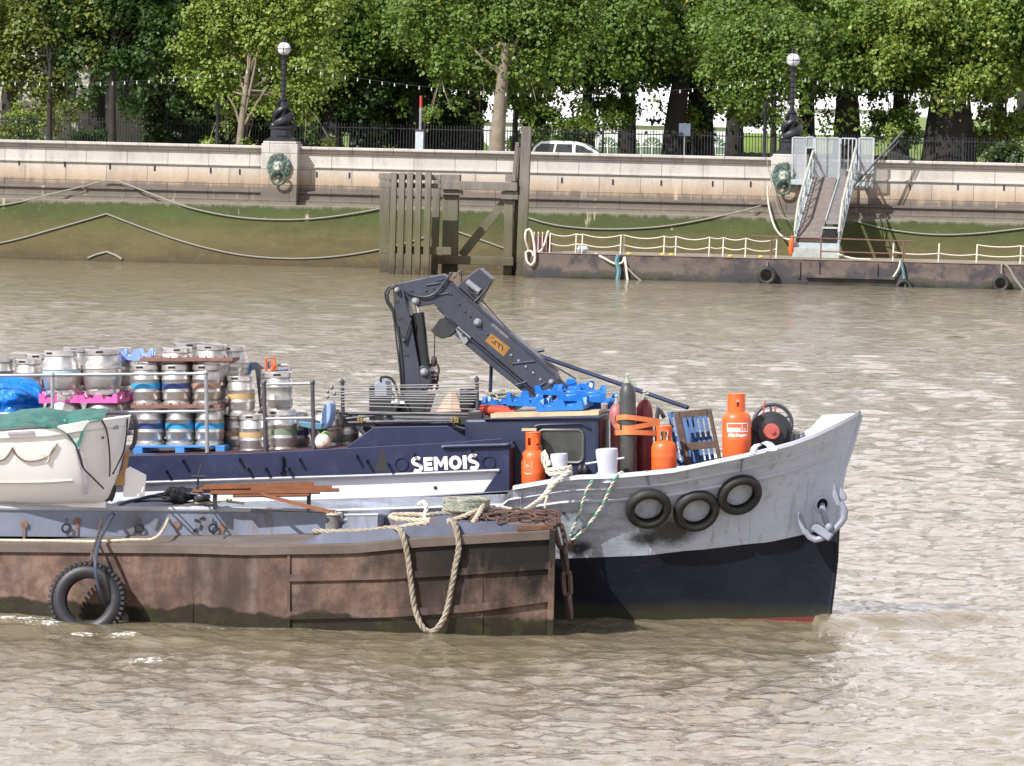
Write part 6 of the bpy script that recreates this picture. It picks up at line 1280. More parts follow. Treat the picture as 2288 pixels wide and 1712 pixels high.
def rods():
    y = -.95; t = thing('control_rod_rack', SH.pw(918, 942, y), 'rack of long parallel control rods running to the crane', 'control rack')
    ends = ((705, 605, 597, 1925, 575), (700, 615, 612, 1905, 600), (670, 645, 640, 1960, 640), (790, 660, 658, 1900, 655), (725, 662, 675, 1890, 680), (668, 690, 692, 1895, 700), (790, 712, 712, 1880, 720), (715, 735, 740, 1870, 745), (790, 765, 765, 1890, 790), (810, 812, 812, 1860, 830))
    for x0, ya, yb, x1, yc in ends:
        mb = MB(); mb.tube(spline([SH.pw(*z2(x0, ya), y), SH.pw(*z2(1000, yb), y), SH.pw(*z2(1500, (yb+yc)/2+3), y), SH.pw(*z2(x1, yc), y)], .3), .0085, 6)
        if x0 < 780: mb.sphere(SH.pw(*z2(x0, ya), y), .028, 8)
        obj('control_rod', mb, M_rod, t)
    for X, a, b in ((790, 575, 830), (1895, 555, 800)):
        mb = MB(); mb.tube([SH.pw(*z2(X, a), y+.03), SH.pw(*z2(X+6, b), y+.03)], .026, 8); mb.lathe([(.035, 0), (.035, .03), (.02, .05), (0, .07)], SH.pw(*z2(X, a), y+.03), SH.R @ V((0, 0, 1)), 10); obj('end_post', mb, M_pipeb, t)
    mb = MB(); mb.prism(spoly([z2(1130, 830), z2(1850, 825), z2(1860, 885), z2(1130, 895)], y+.15), dep(.06)); obj('frame_plate', mb, mat('plate_grey', (.2, .21, .22), .5, .1, .2, 4, .1, 30), t, smooth=False)
    mb = MB()
    for L in (((800, 870), (1100, 835), (1850, 815)), ((830, 900), (1200, 890), (1700, 885), (1850, 880)), ((840, 830), (1100, 825))): mb.tube(spline([SH.pw(*z2(*p), y+.05) for p in L], .3), .02, 6)
    mb.prism(spoly([z2(790, 850), z2(860, 835), z2(930, 900), z2(1000, 905), z2(1060, 900), z2(1060, 935), z2(800, 935)], y+.08), dep(.06))
    for a, b in (((840, 850), (980, 1000)), ((1040, 850), (1050, 960)), ((1170, 830), (1170, 890))): mb.tube([SH.pw(*z2(*a), y+.1), SH.pw(*z2(*b), y+.1)], .035, 6)
    obj('frame', mb, M_pipeb, t)
    mb = MB(); mb.box(SH.pw(*z2(1890, 860), y), (.2, .15, .17), SH.R); mb.box(SH.pw(*z2(1830, 880), y+.1), (.3, .2, .12), SH.R); obj('valve_box', mb, M_black, t, bev=.01)
    mb = MB(); mb.prism(spoly([z2(1925, 820), z2(1950, 825), z2(2030, 910), z2(1990, 920), z2(1925, 870)], y-.05), dep(.04)); obj('lever_bracket', mb, M_crane, t, smooth=False)
    mb = MB()
    for x in (925, 950, 1690, 1720, 1740): mb.lathe([(.02, 0), (.02, .06), (.012, .07)], SH.pw(*z2(x, 900), y-.02), SH.R @ V((0, 0, 1)), 8)
    obj('brass_union', mb, MATS['brass'], t)
    mb = MB(); mb.tube(spline([SH.pw(*z2(*p), y) for p in ((1720, 930), (1850, 965), (2000, 985), (2200, 980), (2450, 970))], .1), .022, 6); mb.tube(spline([SH.pw(*z2(*p), y+.06) for p in ((1700, 915), (1850, 945), (2000, 965), (2250, 985))], .1), .02, 6); obj('supply_hose', mb, M_black, t)
    # plinth under the rack and the crane
    mb = MB(); x0 = SH.pl(812, 955, -.7).x; x1 = SH.pl(1085, 950, -.7).x; mb.prism([SH(x0, -.75, ZH(x0)), SH(x1, -.75, ZH(x1)), SH(x1, -.75, SH.pl(1085, 944, -.75).z), SH(x0, -.75, SH.pl(812, 948, -.75).z)], dep(1.6)); obj('crane_bed', mb, M_navy, t, smooth=False)
rods()
def powerpack():
    y = -.35; t = thing('power_pack', SH.pw(855, 940, y), 'blue grey hydraulic power pack box behind the control rods', 'power pack')
    mb = MB(); mb.prism(spoly([z2(1055, 575), z2(1085, 558), z2(1140, 555), z2(1160, 600), z2(1160, 690), z2(1055, 690)], y), dep(.35)); obj('tank', mb, mat('tank_grey', (.26, .29, .35), .5, 0, .15, 4, .1, 20), t, bev=.02)
    mb = MB(); mb.prism(spoly([z2(1010, 590), z2(1056, 588), z2(1056, 690), z2(1060, 700), z2(1240, 700), z2(1240, 880), z2(1010, 880)], y+.02), dep(.4)); obj('cabinet', mb, M_black, t, bev=.02)
    mb = MB()
    for p in ((1180, 640), (1230, 660), (1205, 690)): mb.tube(spline([SH.pw(*z2(p[0], p[1]-30), y-.06), SH.pw(*z2(p[0]+20, p[1]+20), y-.1), SH.pw(*z2(p[0]-10, p[1]+70), y-.06)], .05), .014, 6)
    mb.tube(spline([SH.pw(*z2(*p), y) for p in ((1105, 560), (1110, 528), (1150, 522), (1200, 545), (1230, 600), (1240, 640))], .04), .02, 7); obj('hose', mb, M_black, t)
    mb = MB(); mb.sphere(SH.pw(*z2(1240, 735), y-.1), .06, 10); mb.tube([SH.pw(*z2(1200, 735), y-.1), SH.pw(*z2(1300, 738), y-.1)], .03, 8); obj('gauge', mb, M_steel, t)
powerpack()
def seat():
    y = -1.15; t = thing('operator_seat', SH.pw(721, 980, y), 'pale blue crane operator seat facing left', 'seat'); Ms = mat('seat_blue', (.25, .38, .68), .45, 0, .08, 3, .05, 20); D = .34
    mb = MB(); mb.prism(spoly([z2(640, 760), z2(660, 738), z2(695, 745), z2(700, 800), z2(690, 880), z2(660, 945), z2(620, 958), z2(600, 940), z2(612, 850)], y-D/2), dep(D)); obj('backrest', mb, Ms, t, bev=.02)
    mb = MB(); mb.prism(spoly([z2(425, 895), z2(450, 888), z2(620, 905), z2(650, 910), z2(620, 962), z2(560, 955), z2(440, 930)], y-D/2-.01), dep(D+.02)); obj('seat_pan', mb, mat('seat_pan', (.08, .2, .3), .5), t, bev=.02)
    mb = MB(); mb.prism(spoly([z2(440, 890), z2(470, 878), z2(600, 890), z2(640, 908), z2(445, 908)], y-D/2+.02), dep(D-.04)); obj('cushion', mb, M_black, t, bev=.02)
    mb = MB(); mb.tube([SH.pw(*z2(630, 955), y), SH.pw(*z2(640, 1010), y), SH.pw(*z2(650, 1130), y)], [.06, .03, .03], 8); obj('pedestal', mb, M_pipeb, t)
seat()
q = SH.pl(721, 1005, -1.45); mb = MB(SH.M); mb.sphere((q.x, -1.45, q.z+.11), .115, 20); t = thing('fender_ball', SH(q.x, -1.45, q.z), 'small red and white ball buoy on the coaming below the seat', 'buoy')
obj('ball', mb, mat('buoy_white', (.7, .62, .55), .4, 0, .2, 9, 0, 10, (.5, .1, .06), .45, 7), t); mb = MB(SH.M); mb.torus((q.x+.03, -1.42, q.z+.12), .118, .02, (.9, -.4, 0), 24, 6); obj('green_ring', mb, mat('lime', (.3, .5, .15), .5), t)
# ================================================================ kegs, casks, pallets
PROTO = {}
BANDS = {'blue': (.03, .3, .62), 'navy': (.03, .06, .22), 'orange': (.45, .3, .14), 'green': (.17, .22, .15), 'red': (.36, .2, .15), 'pale': (.35, .5, .6)}
def keg_parts(kind, band):
    root = thing('beer_keg' if kind == 'keg' else 'beer_cask', (0, 0, 0), 'x', 'keg' if kind == 'keg' else 'cask', 'steel beer kegs and casks on the deck')
    if kind == 'keg':
        r, H = .2, .57; rib = lambda z: [(r-.008, z-.022), (r, z-.008), (r, z+.008), (r-.008, z+.022)]
        pr = [(r-.02, 0), (r-.004, .01), (r-.004, .05), (r-.03, .075), (r-.008, .11)]+rib(.2)+rib(.37)+[(r-.008, .45), (r-.02, .48), (r-.026, .488), (r-.012, .495), (r-.004, .5), (r-.004, .56), (r-.012, .57), (r-.022, .56), (r-.024, .5), (r-.06, .485), (.04, .5), (0, .5)]
        bz = (.24, .315); br = r-.005; hz = .535; hr = r-.004
    else:
        r, H = .27, .64; pr = [(.225, 0), (.236, .01), (.236, .06), (.226, .08)]
        for i in range(7): u = i/6; pr.append((.236+.032*math.sin(PI/2*(.1+.9*u)), .1+.17*u))
        pr += [(.272, .285), (.276, .295), (.276, .31), (.268, .32), (.268, .36), (.276, .37), (.276, .385), (.27, .395)]
        for i in range(1, 7): u = i/6; pr.append((.27-.036*u**1.8, .395+.14*u))
        pr += [(.224, .55), (.236, .565), (.236, .63), (.226, .64), (.216, .63), (.21, .57), (.05, .58), (0, .58)]; bz = (.322, .358); br = .2695; hz = .605; hr = .236
    mb = MB(); mb.lathe(pr, n=36, cap=True); obj('body', mb, M_steel, root)
    for a in (-PI/2-.15, PI/2-.15, PI-.1):
        mb = MB(); M = Matrix.Rotation(a, 4, 'Z'); mb.M = M; mb.bx(hr-.004, hr+.003, -.05, .05, hz-.014, hz+.014); obj('handle_slot', mb, M_dark, root)
    mb = MB(); mb.lathe([(.035, H-.09), (.035, H-.05), (.02, H-.045), (0, H-.045)], n=10); obj('spear_valve', mb, M_pipe, root)
    if band:
        mb = MB(); mb.lathe([(br, bz[0]), (br+.001, bz[0]), (br+.001, bz[1]), (br, bz[1])], n=36, cap=False); obj('colour_band', mb, mat('band_'+band, BANDS[band], .5, 0, .1, 6, 0), root)
    return root
def keg(kind, band, px, pb_, wpx, label, y, scale=None, tilt=None):
    tilt = random.uniform(-1.1, 1.1) if tilt is None else tilt
    base = SH.pw(px, pb_, y); d = (base-cam_p).length; W = .4 if kind == 'keg' else .552; s = wpx*d/F/W
    M = Matrix.Translation(base) @ SH.R.to_4x4() @ Matrix.Rotation(random.uniform(-.5, .4), 4, 'Z') @ Matrix.Rotation(R_(tilt), 4, 'Y') @ Matrix.Scale(s, 4); key = (kind, band)
    if key not in PROTO: PROTO[key] = keg_parts(kind, band); o = PROTO[key]; o.matrix_world = M; o['label'] = label
    else: o = dup(PROTO[key], M, label)
    return s*(.57 if kind == 'keg' else .64)
K = keg
# casks on pink spacers (lower pair first)
K('cask', None, 143, 982, 86, 'lower cask under the left pink spacer, half hidden by the lifeboat cover', -1.05); K('cask', None, 232, 982, 86, 'lower cask under the right pink spacer behind the lifeboat stern', -1.0)
K('cask', 'pale', 139, 884, 87, 'big bulging cask with a faint blue stripe standing on the left pink spacer', -1.05); K('cask', None, 230, 882, 88, 'big bulging bright cask standing on the right pink spacer', -1.05)
K('cask', None, 180, 872, 84, 'cask standing behind and between the two big front casks', -.35); K('cask', None, 258, 874, 84, 'cask peeping out behind the right big front cask', -.45)
K('cask', None, 270, 972, 84, 'lower cask deep behind the pink spacer at right', -.42)
for px, lb in ((140, 'left pink keg spacer between upper and lower casks'), (233, 'right pink keg spacer between upper and lower casks')): tray(SHM(px, 894, -1.0, 3 if px < 200 else -4, 0, 0), M_pink, lb, .56)
tray(SHM(270, 889, -.4, 5, 0, 0), M_pink, 'pink keg spacer deep behind the right front casks', .5)
K('keg', None, 4, 884, 60, 'keg at the very left edge above the blue tarpaulin', -.7); K('keg', None, 64, 888, 60, 'keg with dark handle slots above the blue tarpaulin', -.75); K('keg', None, 92, 876, 60, 'keg peeping out left of the big striped cask', -.2)
K('keg', None, 30, 984, 62, 'keg under the blue tarpaulin at the left edge', -.7)
# stack of kegs on the blue pallet
for px, bd, lb in ((335, 'navy', 'lower keg with navy band at the left end of the pallet'), (403, 'blue', 'lower keg with light blue band in the middle of the pallet'), (469, 'blue', 'lower keg with light blue band behind the rail post')): K('keg', bd, px, 997, 66, lb, -1.15)
for px, lb in ((345, 'left rear lower keg on the pallet'), (412, 'middle rear lower keg on the pallet'), (480, 'right rear lower keg on the pallet')): K('keg', None, px, 988, 64, lb, -.72)
for px, bd, lb in ((328, 'blue', 'upper keg with light blue band at the left end of the brown board'), (395, 'navy', 'upper keg with navy band in the middle of the brown board'), (462, 'red', 'upper keg with faint red band beside the rail post')): K('keg', bd, px, 907, 65, lb, -1.15)
for px, bd, lb in ((340, None, 'left rear upper keg on the brown board'), (408, None, 'middle rear upper keg on the brown board'), (478, 'navy', 'rear upper keg with navy band peeping out right of the red banded one')): K('keg', bd, px, 899, 64, lb, -.72)
def board(x0, x1, pt, pb_, y0, D, label, name='keg_board', m=None, nails=True):
    a = SH.pl(x0, pb_, y0); b = SH.pl(x1, pb_, y0); h = SH.pl(x0, pt, y0).z-a.z; t = thing(name, SH.M @ ((a+b)/2), label, 'board', 'brown boards between keg layers'); m = m or M_boardm
    mb = MB(); mb.prism([SH.M @ a, SH.M @ b, SH.M @ (b+V((0, 0, h))), SH.M @ (a+V((0, 0, h)))], dep(D)); obj('deck_plate', mb, m, t, smooth=False, bev=.006)
    for i in range(int((x1-x0)/20)):
        p = a.lerp(b, (i+.4)/((x1-x0)/20)); mb = MB(SH.M); mb.lathe([(.018, 0), (.018, .02), (0, .035)], (p.x, y0+.03, p.z+h), n=6); obj('locating_stud', mb, m, t)
M_boardm = mat('board_brown', (.19, .095, .075), .8, 0, .2, 4, .2, 30, (.1, .06, .05), .35, 5)
board(292, 492, 905, 913, -1.42, 1.0, 'brown board carrying the upper row of banded kegs'); board(312, 520, 800, 808, -1.3, .9, 'brown board on top of the upper kegs carrying the highest casks')
tray(SHM(310, 799, -.6, 4, 0, 0), mat('lilac_blue', (.22, .33, .8), .45), 'pale blue keg spacer left of the highest casks', .42)
K('cask', None, 396, 867, 78, 'low cask at the left of the topmost layer', -.85); K('cask', None, 475, 863, 80, 'cask in the middle of the topmost layer', -.95); K('cask', None, 518, 864, 78, 'cask at the right end of the topmost layer', -.7); K('cask', None, 424, 856, 78, 'cask behind the left one in the topmost layer', -.25); K('cask', None, 462, 855, 76, 'cask deepest in the topmost layer', -.1)
def pallet(x0, x1, pt, pb_, y0, D, label):
    a = SH.pl(x0, pb_, y0); b = SH.pl(x1, pb_, y0); H = SH.pl(x0, pt, y0).z-a.z; t = thing('blue_keg_pallet', SH.M @ a, label, 'pallet'); n = V((b-a)); m = mat('pallet_blue', (.045, .2, .5), .6, 0, .15, 5, .15, 40, (.2, .25, .35), .2, 5)
    def pr(u0, u1, h0, h1, d0, d1, nm): mb = MB(); P = [a+n*u0+V((0, d0, h0)), a+n*u1+V((0, d0, h0)), a+n*u1+V((0, d0, h1)), a+n*u0+V((0, d0, h1))]; mb.prism([SH.M @ p for p in P], dep(d1-d0)); obj(nm, mb, m, t, smooth=False, bev=.006)
    for i in range(5): pr(0, 1, H*.78, H, D*i/5+.01, D*(i+.85)/5, 'deck_board')
    for u in (0, .46, .9): pr(u, u+.1, H*.2, H*.779, 0, D, 'block')
    pr(0, 1, 0, H*.199, 0, .12, 'bottom_board'); pr(0, 1, 0, H*.199, D-.12, D, 'bottom_board')
pallet(298, 502, 996, 1018, -1.42, 1.0, 'blue wooden pallet under the stack of banded kegs')
# right hand stacks
K('keg', 'orange', 566, 1014, 62, 'keg with faint orange band at the foot of the stack left of the dark post', -1.25); K('keg', 'orange', 540, 929, 63, 'keg with bright orange band on top of the stack right of the rail', -1.0)
K('keg', 'red', 530, 1010, 60, 'half hidden keg at the foot of the orange banded stack', -.85); K('keg', None, 506, 1000, 60, 'keg in the shadow right of the pallet', -.4)
K('keg', 'green', 632, 1011, 67, 'keg with green band at the foot of the stack between the dark rail posts', -1.2); K('keg', None, 623, 925, 66, 'plain keg on top of the green banded keg', -1.1); K('keg', 'navy', 664, 1008, 60, 'dark shaded keg behind the green banded keg', -.7); K('keg', None, 612, 918, 60, 'keg half hidden behind the top plain keg', -.55); K('keg', None, 606, 1002, 60, 'keg half hidden behind the green banded keg', -.55)
K('cask', 'red', 729, 999, 74, 'cask with red band behind the operator seat', -.75); K('keg', None, 776, 996, 54, 'small shaded keg between the seat and the crane bed', -.5)
# blue crate wall, tongs and pipe behind the right stacks
mb = MB(); mb.prism(spoly([(604, 828), (640, 826), (650, 940), (622, 1005), (590, 1005)], -.15), dep(.12)); obj('blue_crate', mb, M_blue, label='blue crate leaning behind the right hand keg stacks', cat='crate', smooth=False)
mb = MB(); mb.prism(spoly([(552, 811), (600, 807), (602, 824), (556, 828)], -.35), dep(.15)); mb.prism(spoly([(570, 824), (580, 824), (605, 1000), (590, 1000)], -.33), dep(.1)); obj('grey_bracket', mb, M_pipe, label='grey bracket arm above the orange banded kegs', cat='bracket', smooth=False)
mb = MB(); mb.tube([SH.pw(595, 832, -.4), SH.pw(594, 801, -.4), SH.pw(613, 799, -.4), SH.pw(616, 826, -.4), SH.pw(606, 832, -.4)], .02, 6); mb.tube(spline([SH.pw(604, 812, -.42), SH.pw(611, 818, -.42), SH.pw(606, 830, -.42)], .03), .025, 6); obj('lifting_tongs', mb, mat('tongs_orange', (.6, .13, .04), .5), label='orange lifting tongs above the right hand kegs', cat='tongs')
mb = MB(); mb.tube(spline([SH.pw(617, 817, -.3), SH.pw(644, 816, -.3), SH.pw(648, 822, -.3), SH.pw(647, 835, -.3)], .04), .022, 7); mb.tube([SH.pw(617, 817, -.3), SH.pw(612, 1000, -.3)], .02, 6); obj('bent_pipe', mb, M_pipe, label='bent grey pipe above the right hand kegs', cat='pipe')
mb = MB(); q = SH.pw(533, 836, -.55); mb.prism(spoly([(511, 813), (552, 811), (554, 840), (513, 840)], -.6), dep(.3)); obj('blue_bag', mb, M_bluep, label='shiny blue plastic bag behind the orange banded kegs', cat='bag', bev=.05)
# blue tarpaulin
def tarp():
    rows = []
    edge = [(-60, 1000), (-60, 860), (-40, 842), (0, 838), (40, 842), (75, 848), (92, 862), (98, 885), (97, 910), (90, 960), (88, 1000)]
    top = spline([SH.pw(a, b, -1.0) for a, b in edge], .06); n = len(top)
    for k in range(30):
        v = k/29; row = []
        for i, p in enumerate(top):
            c = SH.pw(10, 985, -1.0); q = c.lerp(p, v**.7); bulge = math.sqrt(max(0, 1-v*v))*.55
            w = noise.noise(V((p.x*2.2, p.z*2.2, v*2.4)))*.16*(1-v**6)-abs(noise.noise(V((q.x*4.2+q.z*2, q.z*3.6, 4.1))))*.5*(1-v**6)-abs(noise.noise(V((q.x*9, q.z*8, 1.1))))*.2*(1-v**6); row.append(q-dep(bulge+w))
        rows.append(row)
    mb = MB(); mb.grid(rows); o = obj('tarpaulin', mb, mat('tarp_blue', (.008, .17, .6), .3, 0, .15, 3, .9, 5, bd=.09), label='crumpled bright blue tarpaulin at the left edge', cat='tarpaulin', ang=180)
    o.modifiers.new('sub', 'SUBSURF').render_levels = 1
tarp()
# ================================================================ the barge
def Ynear(px): return KD*float(np.interp(px, [-900, -300, 0, 640, 900, 1100, 1240], [61.5, 60.0, 59.45, 58.55, 58.32, 58.3, 58.42]))
def shipside(px):
    s = XTIP-SH.pl(px, 1200, -1.9).x; q = hullp(s, min(1, 1.35/ZR(s)), -1); return (SH.M @ q).y
def Yfar(px): return min(Ynear(px)+2.3, shipside(max(px, -300))-.14+max(0, -300-px)*.002)
GP = [(-900, 1206), (-300, 1212), (0, 1214), (427, 1217), (550, 1221), (642, 1219), (789, 1217), (925, 1204), (1047, 1196), (1150, 1190), (1240, 1185)]
gy = interp([p[0] for p in GP], [p[1] for p in GP])
def G(px, dz=0, dy=0): p = at(px, gy(px), Ynear(px)); return p+V((0, dy, dz))
ZG = lambda px: G(px).z
def onside(px, py, off=0.0): p = at(px, py, Ynear(px)-off); return p
M_bdeck = mat('barge_deck', (.13, .108, .095), .85, 0, .25, 1.2, .3, 15, (.12, .075, .055), .4, 1.5); M_bblue = mat('barge_blue', (.19, .215, .285), .6, 0, .2, 1.5, .2, 20, (.15, .11, .095), .4, 3.5, 1)
def barge_paint():
    t = NT('barge_side'); p = t.pos(); sp = t.n('ShaderNodeSeparateXYZ'); t.l(p, sp.inputs[0]); x, z = sp.outputs[0], sp.outputs[2]
    n = t.noise(t.mapv(p, (1.0, 1, .5)), 1.25, 8, .7); n2 = t.noise(p, 5, 6, .7); n3 = t.noise(t.mapv(p, (2.2, 2.2, .15)), 1.8, 4, .6)
    c = t.ramp(n, [(.33, (.045, .031, .027)), (.46, (.095, .058, .046)), (.57, (.155, .094, .07)), (.7, (.23, .16, .125))])
    c = t.mix(t.ramp(n3, [(.48, 0.0), (.72, .5)]), c, (.2, .165, .15)); c = t.mix(t.ramp(n2, [(.42, 0.0), (.66, .75)]), c, (.05, .032, .026))
    mr = t.n('ShaderNodeMapRange'); t.l(t.math('ADD', x, t.math('MULTIPLY', t.math('SUBTRACT', n, .5), 2.2)), mr.inputs[0]); mr.inputs['From Min'].default_value = -2.3; mr.inputs['From Max'].default_value = -1.0
    tar = t.noise(t.mapv(p, (2.6, 1, .9)), 1.3, 6, .7); c = t.mix(t.math('MULTIPLY', mr.outputs[0], t.ramp(t.math('ADD', tar, t.math('MULTIPLY', z, .3)), [(.58, .12), (.8, .98)])), c, (.013, .011, .009))
    zz = t.math('ADD', z, t.math('MULTIPLY', t.math('SUBTRACT', t.noise(t.mapv(p, (1.2, 1.2, 1.2)), 1.1, 5, .65), .5), .42))
    c = t.mix(t.ramp(zz, [(.2, 1.0), (.24, 0.0)]), c, t.mix(t.ramp(n2, [(.5, 0.0), (.66, 1.0)]), (.022, .017, .012), (.032, .036, .012)))
    t.pbsdf(c, t.mix(t.ramp(zz, [(.22, 0.0), (.3, 1.0)]), (.35,)*3, (.72,)*3), 0, t.bump(n, .3, .04, t.bump(n2, .25, .01)), Specular_IOR_Level=.28); return t.mat
M_bside = barge_paint()
barge = thing('lighter_barge', V((-4, 60, 0)), 'rusty brown dumb barge lying alongside in front of the ship', 'barge')
pxs = list(range(-900, 1240, 36))+[1240]
rows = []
for px in pxs:
    g = G(px); k = max(0, (px-640)/600); rows.append([g+V((0, .012*0, -.10)), V((g.x, g.y+.005, g.z-.6)), V((g.x, g.y+.02, .0)), V((g.x-.05*k, g.y+.1, -.8))])
mb = MB(); mb.grid(rows); e = G(1240); f = V((e.x+.02, Yfar(1240), e.z)); mb.add([e-V((0, 0, .1)), V((e.x-.05, e.y+.1, -.8)), V((f.x-.05, f.y, -.8)), f-V((0, 0, .1))], [(0, 1, 2, 3)]); 
far = [[V((at(px, gy(px), Ynear(px)).x, Yfar(px), ZG(px))), V((at(px, gy(px), Ynear(px)).x, Yfar(px), -.8))] for px in pxs]; mb.grid([[r[1], r[0]] for r in far]); obj('hull', mb, M_bside, barge, ang=40)
mb = MB(); sec = []
for px in pxs: g = G(px); sec.append([g+V((0, -.05, -.115)), g+V((0, -.055, -.005)), g+V((0, -.02, .012)), g+V((0, .1, .012)), g+V((0, .1, -.11))])
mb.grid([s[::-1] for s in sec], closed=True); mb.add(sec[-1], [(0, 1, 2, 3, 4)]); obj('gunwale', mb, mat('gunwale_steel', (.115, .088, .074), .75, 0, .25, 2, .25, 22, (.1, .065, .05), .4, 3), barge)
mb = MB(); mb.grid([[G(px, -.004, .09), V((G(px).x, (Ynear(px)+Yfar(px))/2, ZG(px)+.03)), V((G(px).x, Yfar(px)+.003, ZG(px)-.004))] for px in pxs][::-1]); obj('deck', mb, M_bdeck, barge)
def strip(x0, x1, y0f, h, off, name, m=M_bside):
    mb = MB(); sec = []
    for px in np.linspace(x0, x1, 14):
        p = at(px, y0f(px), Ynear(px)); q = at(px, y0f(px)+h, Ynear(px)); sec.append([V((p.x, p.y-off, p.z)), V((q.x, q.y-off, q.z)), V((q.x, q.y+.03, q.z)), V((p.x, p.y+.03, p.z))])
    mb.grid(sec, closed=True); mb.add(sec[0], [(3, 2, 1, 0)]); mb.add(sec[-1], [(0, 1, 2, 3)]); obj(name, mb, m, barge, smooth=False)
strip(645, 1226, interp([645, 870, 1060, 1226], [1284, 1279, 1268, 1256]), 15, .04, 'side_strap'); strip(645, 1226, interp([645, 870, 1060, 1226], [1367, 1362, 1350, 1327]), 17, .04, 'side_strap')
strip(642, 648, lambda p: 1237, 185, .028, 'plate_seam'); strip(428, 431, lambda p: 1238, 160, .004, 'plate_seam'); strip(1075, 1078, lambda p: 1212, 200, .006, 'plate_seam')
strip(0, 427, lambda p: 1233, 3, .012, 'plate_seam'); strip(-560, -556, lambda p: 1238, 150, .006, 'plate_seam')
mb = MB(); e = G(1236); mb.prism([e+V((-.05, -.07, .01)), e+V((.035, -.07, .01)), V((e.x+.035, e.y-.05, -.6)), V((e.x-.05, e.y-.05, -.6))], (0, .16, 0)); obj('stem_post', mb, M_bside, barge, smooth=False, bev=.012)
strip(1155, 1236, interp([1155, 1236], [1178, 1172]), 9, .03, 'bow_plate', M_rust)
# low bow bulwarks
for side in (0, 1):
    mb = MB(); sec = []
    for i, px in enumerate(np.linspace(668, 1155, 20)):
        h = .15*min(1, i/2.2)*(1 if i < 18 else (.75 if i == 18 else .35)); Yb = Ynear(px)+.12 if side == 0 else Yfar(px)-.05; x = G(px).x; z = ZG(px)+.008; sec.append([V((x, Yb-.03, z)), V((x, Yb+.02, z+h)), V((x, Yb+.05, z+h)), V((x, Yb+.03, z))])
    mb.grid([s[::-1] for s in sec], closed=True); mb.add(sec[0], [(0, 1, 2, 3)]); mb.add(sec[-1], [(3, 2, 1, 0)]); obj('bow_bulwark', mb, mat('bulwark_blue', (.068, .08, .125), .6, 0, .25, 3, .2, 20, (.16, .085, .06), .38, 5), barge)
# hatch trunk
def hatch():
    zd = ZG(300)+.005; B = onz(538, 1202, zd); A = onz(-500, 1196, zd); A = V((A.x, A.y+.05, zd)); zt = at(538, 1139, B.y).z; C = onz(752, 1112, zt); C = at(752, 1112, min(C.y, Yfar(752)-.12)); D = V((A.x, A.y+1.75, zt))
    c3 = V((C.x, C.y, zt)); P = [V((A.x, A.y, zd)), V((B.x, B.y, zd)), V((c3.x, c3.y, zd)), V((D.x, D.y, zd))]; mb = MB()
    B1 = P[1].lerp(P[0], .035); B2 = P[1].lerp(P[2], .1); pl = [P[0], B1, P[1].lerp((B1+B2)/2, .45), B2, P[2], P[3]]; mb.prism(pl, (0, 0, zt-zd-.012)); o = obj('hatch_trunk', mb, M_bblue, barge, ang=25)
    top = [p+V((0, 0, zt-zd)) for p in pl]; mb = MB(); mb.tube(top, .034, 8, closed=True); obj('hatch_rim', mb, mat('rim_grey', (.42, .44, .48), .5, 0, .15, 2, .1, 15, (.25, .2, .18), .3, 3), barge)
    mb = MB(); mb.prism([p-V((0, 0, .008)) for p in top], (0, 0, .02)); obj('hatch_top', mb, mat('hatch_pale', (.55, .55, .55), .6, 0, .12, .8, .1, 12, (.27, .22, .2), .33, 1.2), barge, smooth=False)
    return zt, A, B, c3, D
ZT, HA, HB, HC, HD = hatch()
def oh(px, py, dz=0):
    p = onz(px, py, ZT+.012+dz); m = Yfar(px)-.3; return p if p.y < m else at(px, py, m)
def ongrp(px, py, off): return at(px, py, HB.y+(HA.y-HB.y)*((HB.x-at(px, py, HB.y).x)/(HB.x-HA.x))-off)
for px, py in ((54, 1172), (172, 1165), (395, 1172), (497, 1178)):
    c = ongrp(px, py, .004); mb = MB(); mb.lathe([(.055, 0), (.05, .008), (0, .008)], c, (0, -1, 0), 14); mb.box(c+V((0, -.003, -.12)), (.035, .004, .16)); obj('rust_boss', mb, mat('boss_rust', (.19, .115, .09), .8, 0, .3, 12, .2, 40), barge)
for px in (148, 311, 476):
    c = ongrp(px, 1180, .02); mb = MB(); mb.torus(c+V((0, -.02, 0)), .055, .014, (.3, -1, 0), 18, 6); mb.tube([c+V((0, -.02, .05)), c+V((0, -.005, .13))], .012, 5); obj('lashing_ring', mb, M_black, barge)
for px, py in ((440, 1163), (448, 1178), (436, 1185), (452, 1158)): c = ongrp(px, py, .006); mb = MB(); mb.box(c, (.07, .01, .03), Matrix.Rotation(px, 3, 'Y')); obj('scar', mb, M_black, barge)
# small hatch box and bollards on the bow
def ondeck(px, py, dz=0): return onz(px, py, ZG(px)+.015+dz)
def bowbox():
    a = ondeck(765, 1186); b = ondeck(843, 1185); zt = at(765, 1149, a.y).z; c = at(871, 1140, b.y+.55); t = thing('deck_box', a, 'blue grey steel deck box on the barge bow', 'deck box')
    pl = [a, b, V((c.x, b.y+.55, a.z)), V((a.x+.25, a.y+.55, a.z))]; mb = MB(); mb.prism(pl, (0, 0, zt-a.z-.02)); obj('body', mb, M_bblue, t, smooth=False)
    ct = (pl[0]+pl[1]+pl[2]+pl[3])/4; mb = MB(); mb.prism([p+(p-ct)*.05+V((0, 0, zt-a.z-.02)) for p in pl], (0, 0, .025)); obj('lid', mb, mat('lid_grey', (.4, .42, .48), .5, 0, .2, 2, .1, 20, (.2, .15, .12), .3, 4), t, smooth=False)
bowbox()
